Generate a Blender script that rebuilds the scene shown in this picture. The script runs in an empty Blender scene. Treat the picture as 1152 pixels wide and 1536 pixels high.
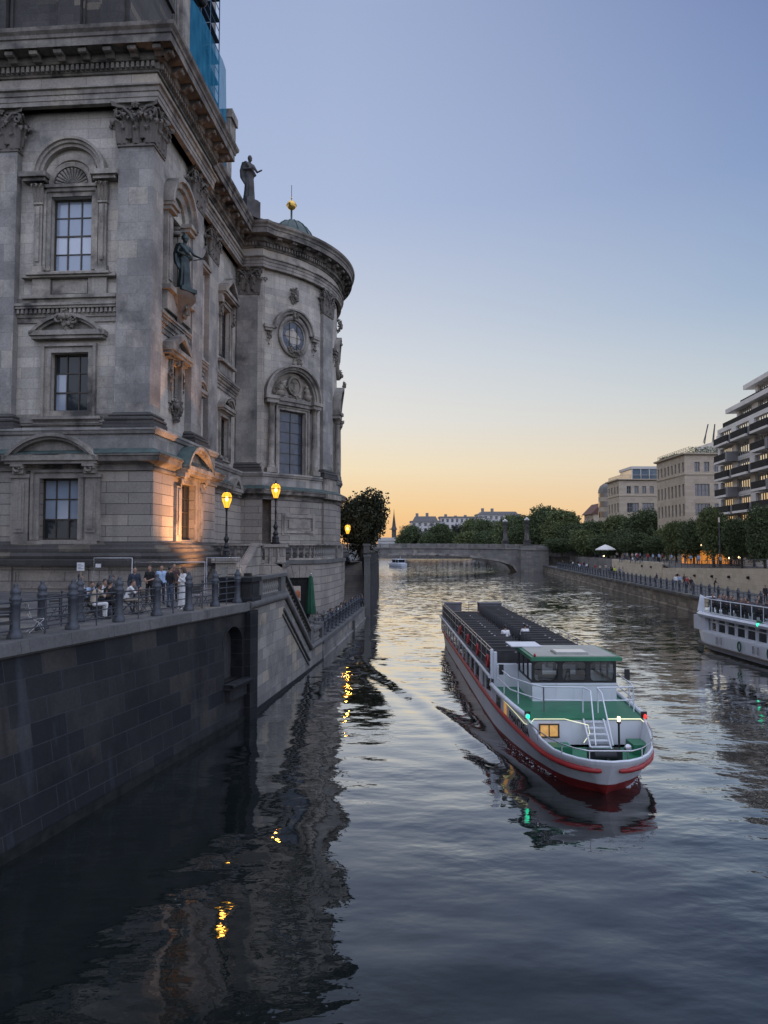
import bpy, math, random
from math import sin, cos, pi, radians, atan2, hypot, sqrt, floor
from mathutils import Vector, Matrix
random.seed(7)
sc = bpy.context.scene
COL = sc.collection
R = random.random
def U(a, b): return a + (b - a) * random.random()

# ------------------------------------------------------------------ objects
def tag(o, label=None, cat=None, group=None, kind=None):
    if label: o['label'] = label
    if cat: o['category'] = cat
    if group: o['group'] = group
    if kind: o['kind'] = kind
    return o
def thing(name, label, cat, loc=(0, 0, 0), rz=0.0, group=None):
    o = bpy.data.objects.new(name, None); COL.objects.link(o)
    o.empty_display_size = .2
    o.location = loc; o.rotation_euler = (0, 0, rz)
    return tag(o, label, cat, group)
def copy_tree(o, parent=None, label=None, loc=None, rz=None, scale=None):
    c = o.copy(); COL.objects.link(c)
    if parent is not None: c.parent = parent
    if label: c['label'] = label
    if loc is not None: c.location = loc
    if rz is not None: c.rotation_euler = (0, 0, rz)
    if scale is not None: c.scale = (scale,) * 3 if not hasattr(scale, '__len__') else scale
    for ch in list(o.children): copy_tree(ch, c)
    return c
def inst(name, mesh, parent, loc=(0, 0, 0), rz=0.0, scale=None):
    o = bpy.data.objects.new(name, mesh); COL.objects.link(o)
    if parent is not None: o.parent = parent
    o.location = loc; o.rotation_euler = (0, 0, rz)
    if scale: o.scale = scale
    return o

class MB:
    """collects faces; xf maps local points into object space"""
    def __init__(s, xf=None):
        s.v = []; s.f = []; s.uv = []; s.mi = []; s.sm = []; s.xf = xf; s.m = 0; s.du = 0.0
    def _uv(s, pts):
        nx = ny = nz = 0.0
        for i in range(len(pts)):
            a, b = pts[i], pts[(i + 1) % len(pts)]
            nx += (a[1] - b[1]) * (a[2] + b[2]); ny += (a[2] - b[2]) * (a[0] + b[0]); nz += (a[0] - b[0]) * (a[1] + b[1])
        l = sqrt(nx * nx + ny * ny + nz * nz) or 1
        nx, ny, nz = nx / l, ny / l, nz / l
        if abs(nz) > .75: return [(p[0] + s.du, p[1]) for p in pts]
        h = hypot(nx, ny) or 1
        tx, ty = -ny / h, nx / h
        if tx + .3 * ty < 0: tx, ty = -tx, -ty
        return [(p[0] * tx + p[1] * ty + s.du, p[2]) for p in pts]
    def face(s, idx, pts, uv=None, smooth=False):
        s.f.append(idx); s.uv.append(uv or s._uv(pts)); s.mi.append(s.m); s.sm.append(smooth)
    def poly(s, pts, uv=None, smooth=False):
        b = len(s.v); q = [s.xf(p) for p in pts] if s.xf else pts
        s.v.extend(q); s.face(list(range(b, b + len(pts))), pts, uv, smooth)
    def box(s, x0, x1, y0, y1, z0, z1):
        P = [(x, y, z) for z in (z0, z1) for y in (y0, y1) for x in (x0, x1)]
        b = len(s.v); s.v.extend([s.xf(p) for p in P] if s.xf else P)
        for q in ((0, 2, 3, 1), (4, 5, 7, 6), (0, 1, 5, 4), (2, 6, 7, 3), (0, 4, 6, 2), (1, 3, 7, 5)):
            s.face([b + i for i in q], [P[i] for i in q])
    def grid(s, rows, closed=False, smooth=True, uvs=None):
        """rows: list of equal-length point lists"""
        b = len(s.v); n = len(rows[0])
        for r in rows: s.v.extend([s.xf(p) for p in r] if s.xf else r)
        m = n if closed else n - 1
        for i in range(len(rows) - 1):
            for j in range(m):
                k = (j + 1) % n
                idx = [b + i * n + j, b + i * n + k, b + (i + 1) * n + k, b + (i + 1) * n + j]
                pts = [rows[i][j], rows[i][k], rows[i + 1][k], rows[i + 1][j]]
                s.face(idx, pts, ([uvs[i][j], uvs[i][k], uvs[i + 1][k], uvs[i + 1][j]] if uvs else None), smooth)
    def tube(s, path, r, n=6, cap=True, smooth=True):
        path = [Vector(p) for p in path]; rows = []
        for i, p in enumerate(path):
            d = (path[min(i + 1, len(path) - 1)] - path[max(i - 1, 0)])
            if d.length < 1e-9: d = Vector((0, 0, 1))
            d.normalize()
            a = Vector((0, 0, 1)) if abs(d.z) < .9 else Vector((1, 0, 0))
            e = d.cross(a).normalized(); g = d.cross(e)
            rr = r[i] if hasattr(r, '__len__') else r
            rows.append([tuple(p + (e * cos(2 * pi * k / n + pi / n) + g * sin(2 * pi * k / n + pi / n)) * rr) for k in range(n)])
        s.grid(rows, True, smooth)
        if cap: s.poly(rows[0][::-1]); s.poly(rows[-1])
    def lathe(s, prof, c=(0, 0), n=16, a0=0, a1=2 * pi, z0=0.0, smooth=True, sq=False, sx=1.0):
        full = abs(a1 - a0 - 2 * pi) < 1e-6; k = n if full else n + 1
        rows = []
        for r, z in prof:
            row = []
            for i in range(k):
                a = a0 + (a1 - a0) * i / n
                f = 1.0
                if sq: f = 1 / max(abs(cos(a)), abs(sin(a)))
                row.append((c[0] + r * f * cos(a) * sx, c[1] + r * f * sin(a), z + z0))
            rows.append(row)
        s.grid(rows, full, smooth)
        if full and prof[0][0] > 1e-4: s.poly(rows[0][::-1])
        if full and prof[-1][0] > 1e-4: s.poly(rows[-1])
    def ell(s, c, rx, ry, rz, n=8, m=6, smooth=True):
        rows = []
        for i in range(m + 1):
            t = -pi / 2 + pi * i / m
            rows.append([(c[0] + rx * cos(t) * cos(2 * pi * j / n), c[1] + ry * cos(t) * sin(2 * pi * j / n), c[2] + rz * sin(t)) for j in range(n)])
        s.grid(rows, True, smooth)
    def prism(s, pts, w0, w1, back=True):
        """pts in (u,z), extruded from y=w0 to y=w1"""
        s.poly([(u, w1, z) for u, z in pts])
        if back: s.poly([(u, w0, z) for u, z in pts[::-1]])
        for i in range(len(pts)):
            a, b = pts[i], pts[(i + 1) % len(pts)]
            s.poly([(a[0], w0, a[1]), (b[0], w0, b[1]), (b[0], w1, b[1]), (a[0], w1, a[1])])
    def flat(s, pts, z0, z1):
        """pts in (x,y), extruded in z"""
        s.poly([(x, y, z1) for x, y in pts]); s.poly([(x, y, z0) for x, y in pts[::-1]])
        for i in range(len(pts)):
            a, b = pts[i], pts[(i + 1) % len(pts)]
            s.poly([(a[0], a[1], z0), (b[0], b[1], z0), (b[0], b[1], z1), (a[0], a[1], z1)])
    def arc(s, cu, cz, prof, a0, a1, n, sx=1.0, caps=True):
        """sweep closed profile [(r,w)] round (cu,cz) in the u-z plane"""
        rows = []
        for i in range(n + 1):
            a = a0 + (a1 - a0) * i / n
            rows.append([(cu + r * cos(a) * sx, w, cz + r * sin(a)) for r, w in prof])
        s.grid(rows, True, False)
        if caps: s.poly(rows[0]); s.poly(rows[-1][::-1])
    def wall(s, u0, u1, z0, z1, holes=(), depth=.4, step=None, w=0.0):
        us = {u0, u1}; zs = {z0, z1}
        for h in holes: us |= {h[0], h[2]}; zs |= {h[1], h[3]}
        us = sorted(us); zs = sorted(zs)
        if step:
            o = []
            for a, b in zip(us, us[1:]):
                k = max(1, int(math.ceil((b - a) / step)))
                o += [a + (b - a) * i / k for i in range(k)]
            us = o + [us[-1]]
        for a, b in zip(us, us[1:]):
            for c, d in zip(zs, zs[1:]):
                mu, mz = (a + b) / 2, (c + d) / 2
                if any(h[0] < mu < h[2] and h[1] < mz < h[3] for h in holes): continue
                s.poly([(a, w, c), (b, w, c), (b, w, d), (a, w, d)])
        for h in holes:
            a, c, b, d = h; q = w - depth
            s.poly([(a, w, c), (a, q, c), (a, q, d), (a, w, d)]); s.poly([(b, w, c), (b, q, c), (b, q, d), (b, w, d)])
            s.poly([(a, w, c), (b, w, c), (b, q, c), (a, q, c)]); s.poly([(a, w, d), (b, w, d), (b, q, d), (a, q, d)])
    def sweep(s, path, prof, close=False, caps=True):
        """path [(x,y)] in plan, outward = right-hand side of travel; prof [(out,z)]"""
        n = len(path); off = []; L = [0.0]
        for i in range(1, n): L.append(L[-1] + hypot(path[i][0] - path[i - 1][0], path[i][1] - path[i - 1][1]))
        for i in range(n):
            def nrm(a, b):
                dx, dy = b[0] - a[0], b[1] - a[1]; l = hypot(dx, dy) or 1
                return (dy / l, -dx / l)
            n0 = nrm(path[i - 1], path[i]) if i > 0 else None
            n1 = nrm(path[i], path[i + 1]) if i < n - 1 else None
            if n0 is None: off.append(n1)
            elif n1 is None: off.append(n0)
            else:
                d = 1 + n0[0] * n1[0] + n0[1] * n1[1]; d = max(d, .3)
                off.append(((n0[0] + n1[0]) / d, (n0[1] + n1[1]) / d))
        pv = [0.0]
        for a, b in zip(prof, prof[1:]): pv.append(pv[-1] + hypot(b[0] - a[0], b[1] - a[1]))
        for i in range(n - 1):
            for j in range(len(prof) - 1):
                q = []
                for ii, jj in ((i, j), (i + 1, j), (i + 1, j + 1), (i, j + 1)):
                    q.append((path[ii][0] + off[ii][0] * prof[jj][0], path[ii][1] + off[ii][1] * prof[jj][0], prof[jj][1]))
                zz = prof[0][1]
                s.poly(q, [(L[i], zz + pv[j]), (L[i + 1], zz + pv[j]), (L[i + 1], zz + pv[j + 1]), (L[i], zz + pv[j + 1])])
        if caps:
            for i in (0, n - 1):
                s.poly([(path[i][0] + off[i][0] * o, path[i][1] + off[i][1] * o, z) for o, z in prof])
    def build(s, name, mats, parent=None):
        me = bpy.data.meshes.new(name)
        me.from_pydata([tuple(p) for p in s.v], [], s.f)
        uvl = me.uv_layers.new(name='UVMap')
        flatuv = [c for f in s.uv for p in f for c in p]
        uvl.data.foreach_set('uv', flatuv)
        if not isinstance(mats, (list, tuple)): mats = [mats]
        for m in mats: me.materials.append(m)
        me.polygons.foreach_set('material_index', s.mi)
        me.polygons.foreach_set('use_smooth', s.sm)
        me.validate(); me.update()
        o = bpy.data.objects.new(name, me); COL.objects.link(o)
        if parent is not None: o.parent = parent
        return o

# ------------------------------------------------------------------ materials
class NT:
    def __init__(s, name, world=False):
        s.mat = bpy.data.materials.new(name); s.mat.use_nodes = True; s.nt = s.mat.node_tree
        s.b = s.nt.nodes['Principled BSDF']
    def n(s, typ, _out=0, **kw):
        nd = s.nt.nodes.new('ShaderNode' + typ)
        for k, v in kw.items():
            if k.startswith('_'): setattr(nd, k[1:], v)
            else:
                k2 = int(k[1:]) if k[0] == 'i' and k[1:].isdigit() else k.replace('0', ' ')
                s.set(nd, k2, v)
        return nd
    def set(s, nd, k, v):
        inp = nd.inputs[k]
        if isinstance(v, bpy.types.NodeSocket): s.nt.links.new(v, inp)
        elif isinstance(v, bpy.types.Node): s.nt.links.new(v.outputs[0], inp)
        else: inp.default_value = v
    def ramp(s, fac, stops, interp='LINEAR'):
        r = s.nt.nodes.new('ShaderNodeValToRGB'); s.set(r, 0, fac); cr = r.color_ramp; cr.interpolation = interp
        while len(cr.elements) < len(stops): cr.elements.new(.5)
        for e, (p, c) in zip(cr.elements, stops):
            e.position = p; e.color = (*c, 1) if len(c) == 3 else c
        return r
    def mix(s, fac, a, b, typ='MIX'):
        m = s.nt.nodes.new('ShaderNodeMix'); m.data_type = 'RGBA'; m.blend_type = typ
        s.set(m, 0, fac)
        for k, v in ((6, a), (7, b)):
            if isinstance(v, tuple) and len(v) == 3: v = (*v, 1)
            if isinstance(v, bpy.types.NodeSocket): s.nt.links.new(v, m.inputs[k])
            elif isinstance(v, bpy.types.Node): s.nt.links.new(v.outputs[0], m.inputs[k])
            else: m.inputs[k].default_value = v
        return m.outputs[2]
    def math(s, op, a, b=None):
        m = s.nt.nodes.new('ShaderNodeMath'); m.operation = op; s.set(m, 0, a)
        if b is not None: s.set(m, 1, b)
        return m.outputs[0]
    def coord(s, which='Object', scale=(1, 1, 1)):
        t = s.nt.nodes.new('ShaderNodeTexCoord'); mp = s.nt.nodes.new('ShaderNodeMapping')
        s.nt.links.new(t.outputs[which], mp.inputs[0]); mp.inputs[3].default_value = scale
        return mp.outputs[0]
    def noise(s, vec, scale, detail=4.0, rough=.55):
        return s.n('TexNoise', Vector=vec, Scale=scale, Detail=detail, Roughness=rough).outputs[0]

def plain(name, col, rough=.6, metal=0.0, var=.18, vs=3.0, emit=None, es=0.0, bump=0.0, spec=None):
    t = NT(name); b = t.b
    if var > 0:
        nz = t.noise(t.coord(), vs, 5)
        r = t.ramp(nz, [(.3, tuple(c * (1 - var) for c in col)), (.7, tuple(min(1, c * (1 + var)) for c in col))])
        t.set(b, 'Base Color', r)
        if bump: t.set(b, 'Normal', t.n('Bump', Strength=bump, Distance=.02, Height=t.noise(t.coord(), vs * 6, 4)))
    else: b.inputs['Base Color'].default_value = (*col, 1)
    b.inputs['Roughness'].default_value = rough; b.inputs['Metallic'].default_value = metal
    if spec is not None: b.inputs['Specular IOR Level'].default_value = spec
    if emit: b.inputs['Emission Color'].default_value = (*emit, 1); b.inputs['Emission Strength'].default_value = es
    return t.mat

def ashlar(name, c1, c2, soot, bw=1.5, bh=.62, mortar=.012, mcol=(.05, .047, .043), soot_lo=.5, soot_hi=.75, ssc=.22, streak=.6, bump=.5, msoft=.1, offs=.5, warm=(.32, .26, .17), wamt=.25, pale=None):
    t = NT(name)
    uv = t.n('UVMap').outputs[0]
    br = t.n('TexBrick', Vector=uv, Color1=(0, 0, 0, 1), Color2=(1, 1, 1, 1), Mortar=(.5, .5, .5, 1), Scale=1.0)
    br.inputs['Mortar Size'].default_value = mortar; br.inputs['Mortar Smooth'].default_value = msoft
    br.inputs['Brick Width'].default_value = bw; br.inputs['Row Height'].default_value = bh; br.offset = offs
    base = t.ramp(br.outputs[0], [(0, c1), (.5, tuple((a + b) / 2 for a, b in zip(c1, c2))), (1, c2)])
    # a second sparse set of replaced warm blocks
    w = t.ramp(br.outputs[0], [(.80, (0, 0, 0)), (.9, (1, 1, 1))])
    col = t.mix(t.math('MULTIPLY', w.outputs[0], wamt), base.outputs[0], warm)
    obj = t.coord('Object')
    big = t.noise(obj, ssc, 6, .62)
    st = t.noise(t.coord('Object', (1.3, 1.3, .09)), 1.0, 5, .6)
    s1 = t.ramp(big, [(soot_lo, (0, 0, 0)), (soot_hi, (1, 1, 1))])
    s2 = t.ramp(st, [(.52, (0, 0, 0)), (.78, (1, 1, 1))])
    sf = t.math('MAXIMUM', s1.outputs[0], t.math('MULTIPLY', s2.outputs[0], streak))
    bt = t.math('MULTIPLY', sf, t.math('ADD', .65, t.math('MULTIPLY', br.outputs[0], .5)))
    bt = t.math('MINIMUM', bt, 1.0)
    col = t.mix(bt, col, soot)
    if pale:
        ps = t.ramp(t.noise(t.coord('Object', (.55, .55, .03)), 1.7, 4, .6), [(.60, (0, 0, 0)), (.74, (1, 1, 1))])
        col = t.mix(t.math('MULTIPLY', ps.outputs[0], .55), col, pale)
    fine = t.noise(obj, 9, 6, .7)
    fr = t.ramp(fine, [(.25, (.72, .72, .72)), (.75, (1.22, 1.22, 1.22))])
    col = t.mix(1.0, col, fr.outputs[0], 'MULTIPLY')
    col = t.mix(t.math('MULTIPLY', br.outputs[1], .8), col, mcol)
    t.set(t.b, 'Base Color', col); t.b.inputs['Roughness'].default_value = .85; t.b.inputs['Specular IOR Level'].default_value = .25
    h = t.math('SUBTRACT', t.math('MULTIPLY', fine, .35), br.outputs[1])
    t.set(t.b, 'Normal', t.n('Bump', Strength=bump, Distance=.03, Height=h))
    return t.mat

M = {}
M['dom'] = ashlar('dom_stone', (.365, .34, .30), (.55, .505, .435), (.15, .144, .136), 1.5, .62, .008, (.16, .15, .14), streak=.7, soot_lo=.5, soot_hi=.72, ssc=.3)
M['dom_pil'] = ashlar('pilaster_stone', (.24, .23, .215), (.42, .395, .355), (.11, .107, .105), 1.15, 1.05, .007, (.13, .125, .12), soot_lo=.42, soot_hi=.66, ssc=.35, streak=.9)
M['dom_trim'] = ashlar('trim_stone', (.28, .256, .222), (.38, .35, .305), (.07, .066, .062), 1.9, 3., .006, (.1, .09, .08), soot_lo=.42, soot_hi=.68, ssc=.6, streak=.9)
M['frieze'] = ashlar('frieze_stone', (.33, .30, .26), (.52, .47, .40), (.16, .15, .14), 2.7, 9, .012, (.12, .11, .1), soot_lo=.55, soot_hi=.8, ssc=.5, wamt=.4)
M['blind'] = plain('white_blind_glass', (.50, .54, .60), .1, 0, .06, .8, spec=.6)
M['cornice'] = ashlar('sooty_cornice_stone', (.21, .19, .165), (.30, .275, .24), (.055, .052, .05), 1.9, 3., .006, (.08, .075, .07), soot_lo=.40, soot_hi=.62, ssc=.7, streak=.9)
M['dom_rust'] = ashlar('rusticated_stone', (.24, .22, .195), (.36, .33, .29), (.11, .10, .095), 2.6, .62, .018, (.05, .045, .04), bump=1.0, msoft=.3)
M['dom_dark'] = ashlar('sooty_stone', (.055, .052, .05), (.10, .094, .088), (.03, .029, .029), 1.8, .5, .008, (.03, .03, .03))
M['carved'] = ashlar('carved_stone', (.13, .118, .103), (.22, .2, .172), (.04, .038, .036), 5, 5, .002, ssc=1.1, bump=.8)
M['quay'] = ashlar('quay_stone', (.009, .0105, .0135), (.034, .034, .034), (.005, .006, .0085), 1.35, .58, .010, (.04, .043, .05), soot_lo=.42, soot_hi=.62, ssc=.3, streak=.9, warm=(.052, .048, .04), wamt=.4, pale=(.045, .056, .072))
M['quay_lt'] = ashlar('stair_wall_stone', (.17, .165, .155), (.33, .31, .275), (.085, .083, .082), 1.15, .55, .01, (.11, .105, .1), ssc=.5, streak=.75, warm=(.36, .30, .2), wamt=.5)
M['coping'] = ashlar('coping_stone', (.10, .10, .098), (.15, .147, .14), (.055, .055, .056), 1.6, 9, .008, (.05, .05, .05), ssc=.8)
M['right_quay'] = ashlar('bank_stone', (.14, .115, .085), (.30, .25, .19), (.06, .053, .045), 1.4, .5, .012, (.05, .045, .04), ssc=.25)
M['sand'] = ashlar('sandstone_cladding', (.47, .39, .28), (.60, .51, .38), (.36, .29, .20), 1.2, .6, .008, (.25, .21, .16), soot_lo=.6, soot_hi=.95, streak=.25)
M['bridge'] = ashlar('bridge_stone', (.17, .16, .148), (.24, .225, .205), (.09, .085, .08), 1.4, .6, .01, (.12, .11, .1))
M['copper'] = plain('green_copper', (.055, .085, .08), .6, 0, .4, 2)
M['bronze'] = plain('dark_bronze', (.035, .05, .05), .45, .6, .5, 3)
M['statue'] = plain('weathered_statue_stone', (.075, .07, .068), .85, 0, .45, 3)
M['iron'] = plain('grey_iron', (.05, .056, .068), .5, .3, .3, 5)
M['black_iron'] = plain('black_iron', (.014, .015, .017), .45, .4, .2, 4)
M['wframe'] = plain('bronze_window_frame', (.05, .042, .032), .5, .2, .2)
M['gold'] = plain('gilded', (.75, .48, .13), .3, 1, .15)
M['paving'] = ashlar('granite_paving', (.085, .085, .088), (.13, .13, .13), (.06, .06, .062), .9, .6, .012, (.04, .04, .04))
def glass(name, col=(.02, .025, .03), rough=.04):
    m = plain(name, col, rough, 0, 0, spec=.35); return m
M['glass'] = glass('window_glass')
M['glass_blue'] = plain('leaded_glass', (.05, .064, .09), .16, 0, .3, 2, spec=.4)
M['curtain_sky'] = plain('curtain_sky_glass', (.26, .31, .38), .08, 0, .08, .6, spec=.9)  # curtained panes with the pale sky reflection put into their blue colour
# ------------------------------------------------------------------ cathedral
AZ = radians(4.2); DO = Vector((-13.1, 40.0, 0.0))
def d2w(lx, ly, z=0.0):
    return (DO.x + lx * cos(AZ) + ly * sin(AZ), DO.y - lx * sin(AZ) + ly * cos(AZ), z)
dom = thing('cathedral', 'huge dark sandstone baroque cathedral with a round riverside apse and giant pilasters', 'cathedral', DO, -AZ)
XC, YC, RA = -6.9, 35.3, 12.3
def XF(y0): return lambda p: (p[0], y0 - p[1], p[2])
def XS(x0): return lambda p: (x0 + p[1], p[0], p[2])
def XA(th, r=RA):
    th = radians(th)
    def f(p):
        a = th + p[0] / r
        return (XC + (r + p[1]) * sin(a), YC - (r + p[1]) * cos(a), p[2])
    return f
def arcpath(r, a0, a1, st=4):
    n = max(1, int(round((a1 - a0) / st)))
    return [(XC + r * sin(radians(a0 + (a1 - a0) * i / n)), YC - r * cos(radians(a0 + (a1 - a0) * i / n))) for i in range(n + 1)]
APS1 = 165
PG = [(-18, 0), (.12, 0), (.12, 11.2), (-1.6, 11.2), (-1.6, 24.3), (.35, 24.3)] + arcpath(12.75, 38, APS1)
PU = [(-18, .35), (-.3, .35), (-.3, 10.1), (-2.05, 10.1), (-2.05, 24.75), (.05, 24.75)] + arcpath(12.45, 35.5, APS1)

def domsweep(name, mat, path, prof, **k):
    b = MB(); b.sweep(path, prof, **k); return b.build(name, M[mat], dom)

# plinth, ledges, entablature
domsweep('plinth_wall', 'dom_rust', PG, [(.5, 3.5), (.5, 6.35), (.62, 6.4), (.62, 6.6), (.5, 6.62)])
domsweep('plinth_moulding', 'dom_dark', PG, [(.95, 6.45), (.98, 6.75), (.8, 6.8), (.85, 6.98), (.72, 7.1), (.6, 7.15), (.6, 7.38), (.42, 7.45), (.38, 7.62), (.14, 7.7), (.12, 7.8), (0, 7.8)])
domsweep('storey_ledge', 'cornice', PG, [(0, 11.78), (.12, 11.8), (.14, 11.95), (.06, 12.0), (.1, 12.12), (.28, 12.2), (.5, 12.3), (.55, 12.55), (.62, 12.6), (.62, 12.72)])
domsweep('copper_ledge_roof', 'copper', PG, [(.64, 12.70), (.64, 12.75), (.02, 13.06)])
domsweep('pedestal_course', 'dom_pil', PG, [(-.02, 12.9), (-.02, 13.85), (.1, 13.9), (.16, 14.05), (.22, 14.1), (.22, 14.25), (-1.2, 14.3)])
ent = MB()
ent.sweep(PU, [(.0, 33.25), (.32, 33.25), (.32, 33.5), (.36, 33.52), (.36, 33.8), (.42, 33.83), (.46, 34.05), (.58, 34.1), (.58, 34.2), (.2, 34.25)])
ent.build('architrave', M['dom_trim'], dom)
domsweep('frieze', 'frieze', PU, [(.2, 34.2), (.2, 35.0)])
cor = MB()
cor.sweep(PU, [(.2, 34.98), (.32, 35.0), (.36, 35.1), (.42, 35.12), (.42, 35.5), (.62, 35.52), (.7, 35.62), (.7, 35.95), (1.42, 36.0), (1.44, 35.93), (1.5, 35.93), (1.5, 36.38), (1.57, 36.42), (1.6, 36.6), (1.74, 36.75), (1.78, 36.95), (1.7, 37.0), (-1.5, 37.1)])
def along(path, step, start=.0):
    """points with heading along a polyline"""
    out = []
    for i in range(len(path) - 1):
        a, b = path[i], path[i + 1]; l = hypot(b[0] - a[0], b[1] - a[1])
        out.append((a, b, l))
    return out
def teeth(mb, path, o0, o1, z0, z1, wd, pitch, marg=.0):
    carry = 0.0
    for (a, b, l) in along(path, pitch):
        dx, dy = (b[0] - a[0]) / l, (b[1] - a[1]) / l; nx, ny = dy, -dx
        short = l < 3
        lo, hi = (0, l) if short else (-o1 * 0 + marg, l - marg)
        s = (lo + pitch / 2) if not short else carry
        while s < hi - (0 if short else pitch * .3):
            cx, cy = a[0] + dx * s, a[1] + dy * s; h = wd / 2
            P = []
            for z in (z0, z1):
                for (t, o) in ((-h, o0), (h, o0), (h, o1), (-h, o1)):
                    P.append((cx + dx * t + nx * o, cy + dy * t + ny * o, z))
            for q in ((4, 5, 6, 7), (0, 1, 2, 3), (3, 2, 6, 7), (0, 3, 7, 4), (1, 2, 6, 5)): mb.poly([P[k] for k in q])
            s += pitch
        carry = s - hi if short else pitch / 2
teeth(cor, [(-18, .35)] + PU[1:], .40, .60, 35.16, 35.48, .17, .30, -.35)
# scrolled modillions
def modillions(mb, path, pitch):
    for (a, b, l) in along(path, pitch):
        dx, dy = (b[0] - a[0]) / l, (b[1] - a[1]) / l; nx, ny = dy, -dx
        n = max(1, int(round((l + (1.2 if l > 3 else 0)) / pitch))); s0 = -.6 if l > 3 else l / 2
        if l < 1.2 and (int(a[0] * 10) + int(a[1] * 10)) % 1 == 1: continue
        for k in range(n + (1 if l > 3 else 0)):
            s = s0 + k * (l + 1.2) / n if l > 3 else l / 2
            if s > l + .7: continue
            h = .24
            pr = [(.7, 35.98), (1.32, 35.98), (1.35, 35.85), (1.3, 35.72), (1.2, 35.68), (1.12, 35.76), (.98, 35.66), (.85, 35.55), (.7, 35.55)]
            A = [(a[0] + dx * (s - h) + nx * o, a[1] + dy * (s - h) + ny * o, z) for o, z in pr]
            B = [(a[0] + dx * (s + h) + nx * o, a[1] + dy * (s + h) + ny * o, z) for o, z in pr]
            mb.poly(A); mb.poly(B[::-1])
            for i in range(len(pr)):
                j = (i + 1) % len(pr); mb.poly([A[i], A[j], B[j], B[i]])
modillions(cor, PU[:5], 1.5)
PAm = [(XC + 12.45 * sin(radians(35.5 + 6.7 * i)), YC - 12.45 * cos(radians(35.5 + 6.7 * i))) for i in range(17)]
modillions(cor, PAm, 1.5)
cor.build('cornice', M['cornice'], dom)

# solid body behind the facades
core = MB()
core.flat([(-18, 1.6), (-1.6, 1.6), (-1.6, 9.8), (-3.4, 9.8), (-3.4, 60), (-18, 60)], 3.5, 36.9)
core.flat([(XC, YC)] + arcpath(11.3, 20, 175, 5), 3.5, 36.9)
core.build('roof_deck', M['dom_trim'], dom)
def ring(mb, u0, u1, z0, z1, t, w0, w1, bottom=True):
    mb.box(u0 - t, u0, w0, w1, z0 - (t if bottom else 0), z1 + t); mb.box(u1, u1 + t, w0, w1, z0 - (t if bottom else 0), z1 + t)
    mb.box(u0, u1, w0, w1, z1, z1 + t)
    if bottom: mb.box(u0, u1, w0, w1, z0 - t, z0)
at = MB()
at.box(-18, -2.9, 2.6, 9.4, 37.0, 46)
for u in (-16.2, -11.4, -6.6, -3.9): at.box(u - .7, u + .7, 2.2, 2.62, 37.0, 45)
at.box(-18, -2.7, 2.45, 9.6, 46, 46.5)
for u0, u1 in ((-15.2, -12.4), (-10.4, -7.6), (-5.7, -4.8)): ring(at, u0, u1, 38.2, 44.5, .16, 2.45, 2.61)
at.sweep([(-3.3, 10.5), (-3.3, 24.2), (-1.2, 26.0)], [(0, 37.0), (.0, 38.35), (.15, 38.4), (.15, 38.65), (-.6, 38.7)])
at.build('attic', M['dom_dark'], dom)
par = MB()
par.sweep(arcpath(11.9, 30, APS1), [(.12, 37.0), (.12, 37.25), (0, 37.3), (0, 37.9), (.12, 37.95), (.12, 38.15), (-.5, 38.2)])
for k in range(5):
    b2 = MB(XA(44 + 22 * k, 11.9)); b2.box(-.5, .5, .0, .12, 37.3, 37.95); par.v  # pier blocks
    o = len(par.v); par.v += b2.v; par.f += [[i + o for i in f] for f in b2.f]; par.uv += b2.uv; par.mi += b2.mi; par.sm += b2.sm
par.build('parapet', M['dom_dark'], dom)

# tower pier beside the scaffold
tw = MB()
tw.box(-6.6, -3.2, 9.9, 13.2, 37.0, 62)
tw.box(-5.9, -2.8, 10.2, 12.6, 37.0, 61.5)
tw.box(-4.3, -2.55, 10.7, 12.2, 37.0, 61)
for k in range(6): tw.box(-3.62 + k * .17, -3.52 + k * .17, 10.12, 10.2, 38.5, 60)
tw.box(-9, -5, 13.2, 26, 37, 60)
tw.flat([(-4.6, 25.5), (-3.15, 25.5), (-3.15, 27.5), (-4.6, 27.5)], 48.2, 49.0); tw.flat([(-4.6, 25.6), (-3.35, 25.6), (-3.35, 27.4), (-4.6, 27.4)], 46.0, 48.2); tw.flat([(-4.8, 25.7), (-3.7, 25.7), (-3.7, 27.3), (-4.8, 27.3)], 40, 46.0)
tw.build('tower', M['dom_trim'], dom)

# upper walls
W1 = (-6.42, 15.39, -4.16, 18.81); W2 = (-6.61, 23.71, -4.14, 28.13); WG = (-6.48, 7.88, -4.20, 11.38)
b = MB(XF(.8)); b.wall(-18, -.75, 14.2, 33.3, [W1, W2], .5); b.build('front_wall', M['dom'], dom)
b = MB(XF(.0)); b.wall(-18, .12, 7.75, 11.8, [WG], .55); b.build('ground_floor_wall', M['dom_rust'], dom)
SG = (4.3, 7.9, 6.9, 11.5)
b = MB(XS(.12)); b.wall(0, 11.2, 7.75, 11.8, [SG], .55); b.build('ground_floor_wall', M['dom_rust'], dom)
NI = (4.0, 24.0, 6.3, 28.6)
b = MB(XS(-.75)); b.wall(.8, 10.1, 14.2, 33.3, [NI, (4.6, 16.9, 6.0, 19.2)], .25); b.build('side_wall', M['dom'], dom)
RU = (20.2, 23.8, 22.7, 28.4); RL = (20.3, 15.3, 22.6, 18.7)
b = MB(XS(-2.4)); b.wall(10.1, 25, 14.2, 33.3, [RU, RL], .5); b.build('side_wall', M['dom'], dom)
b = MB(XS(-1.6)); b.wall(11.2, 24.3, 7.75, 11.8); b.build('ground_floor_wall', M['dom_rust'], dom)
b = MB(XF(25.0)); b.wall(-2.4, .25, 14.2, 33.3); b.build('pier_wall', M['dom'], dom)
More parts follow.
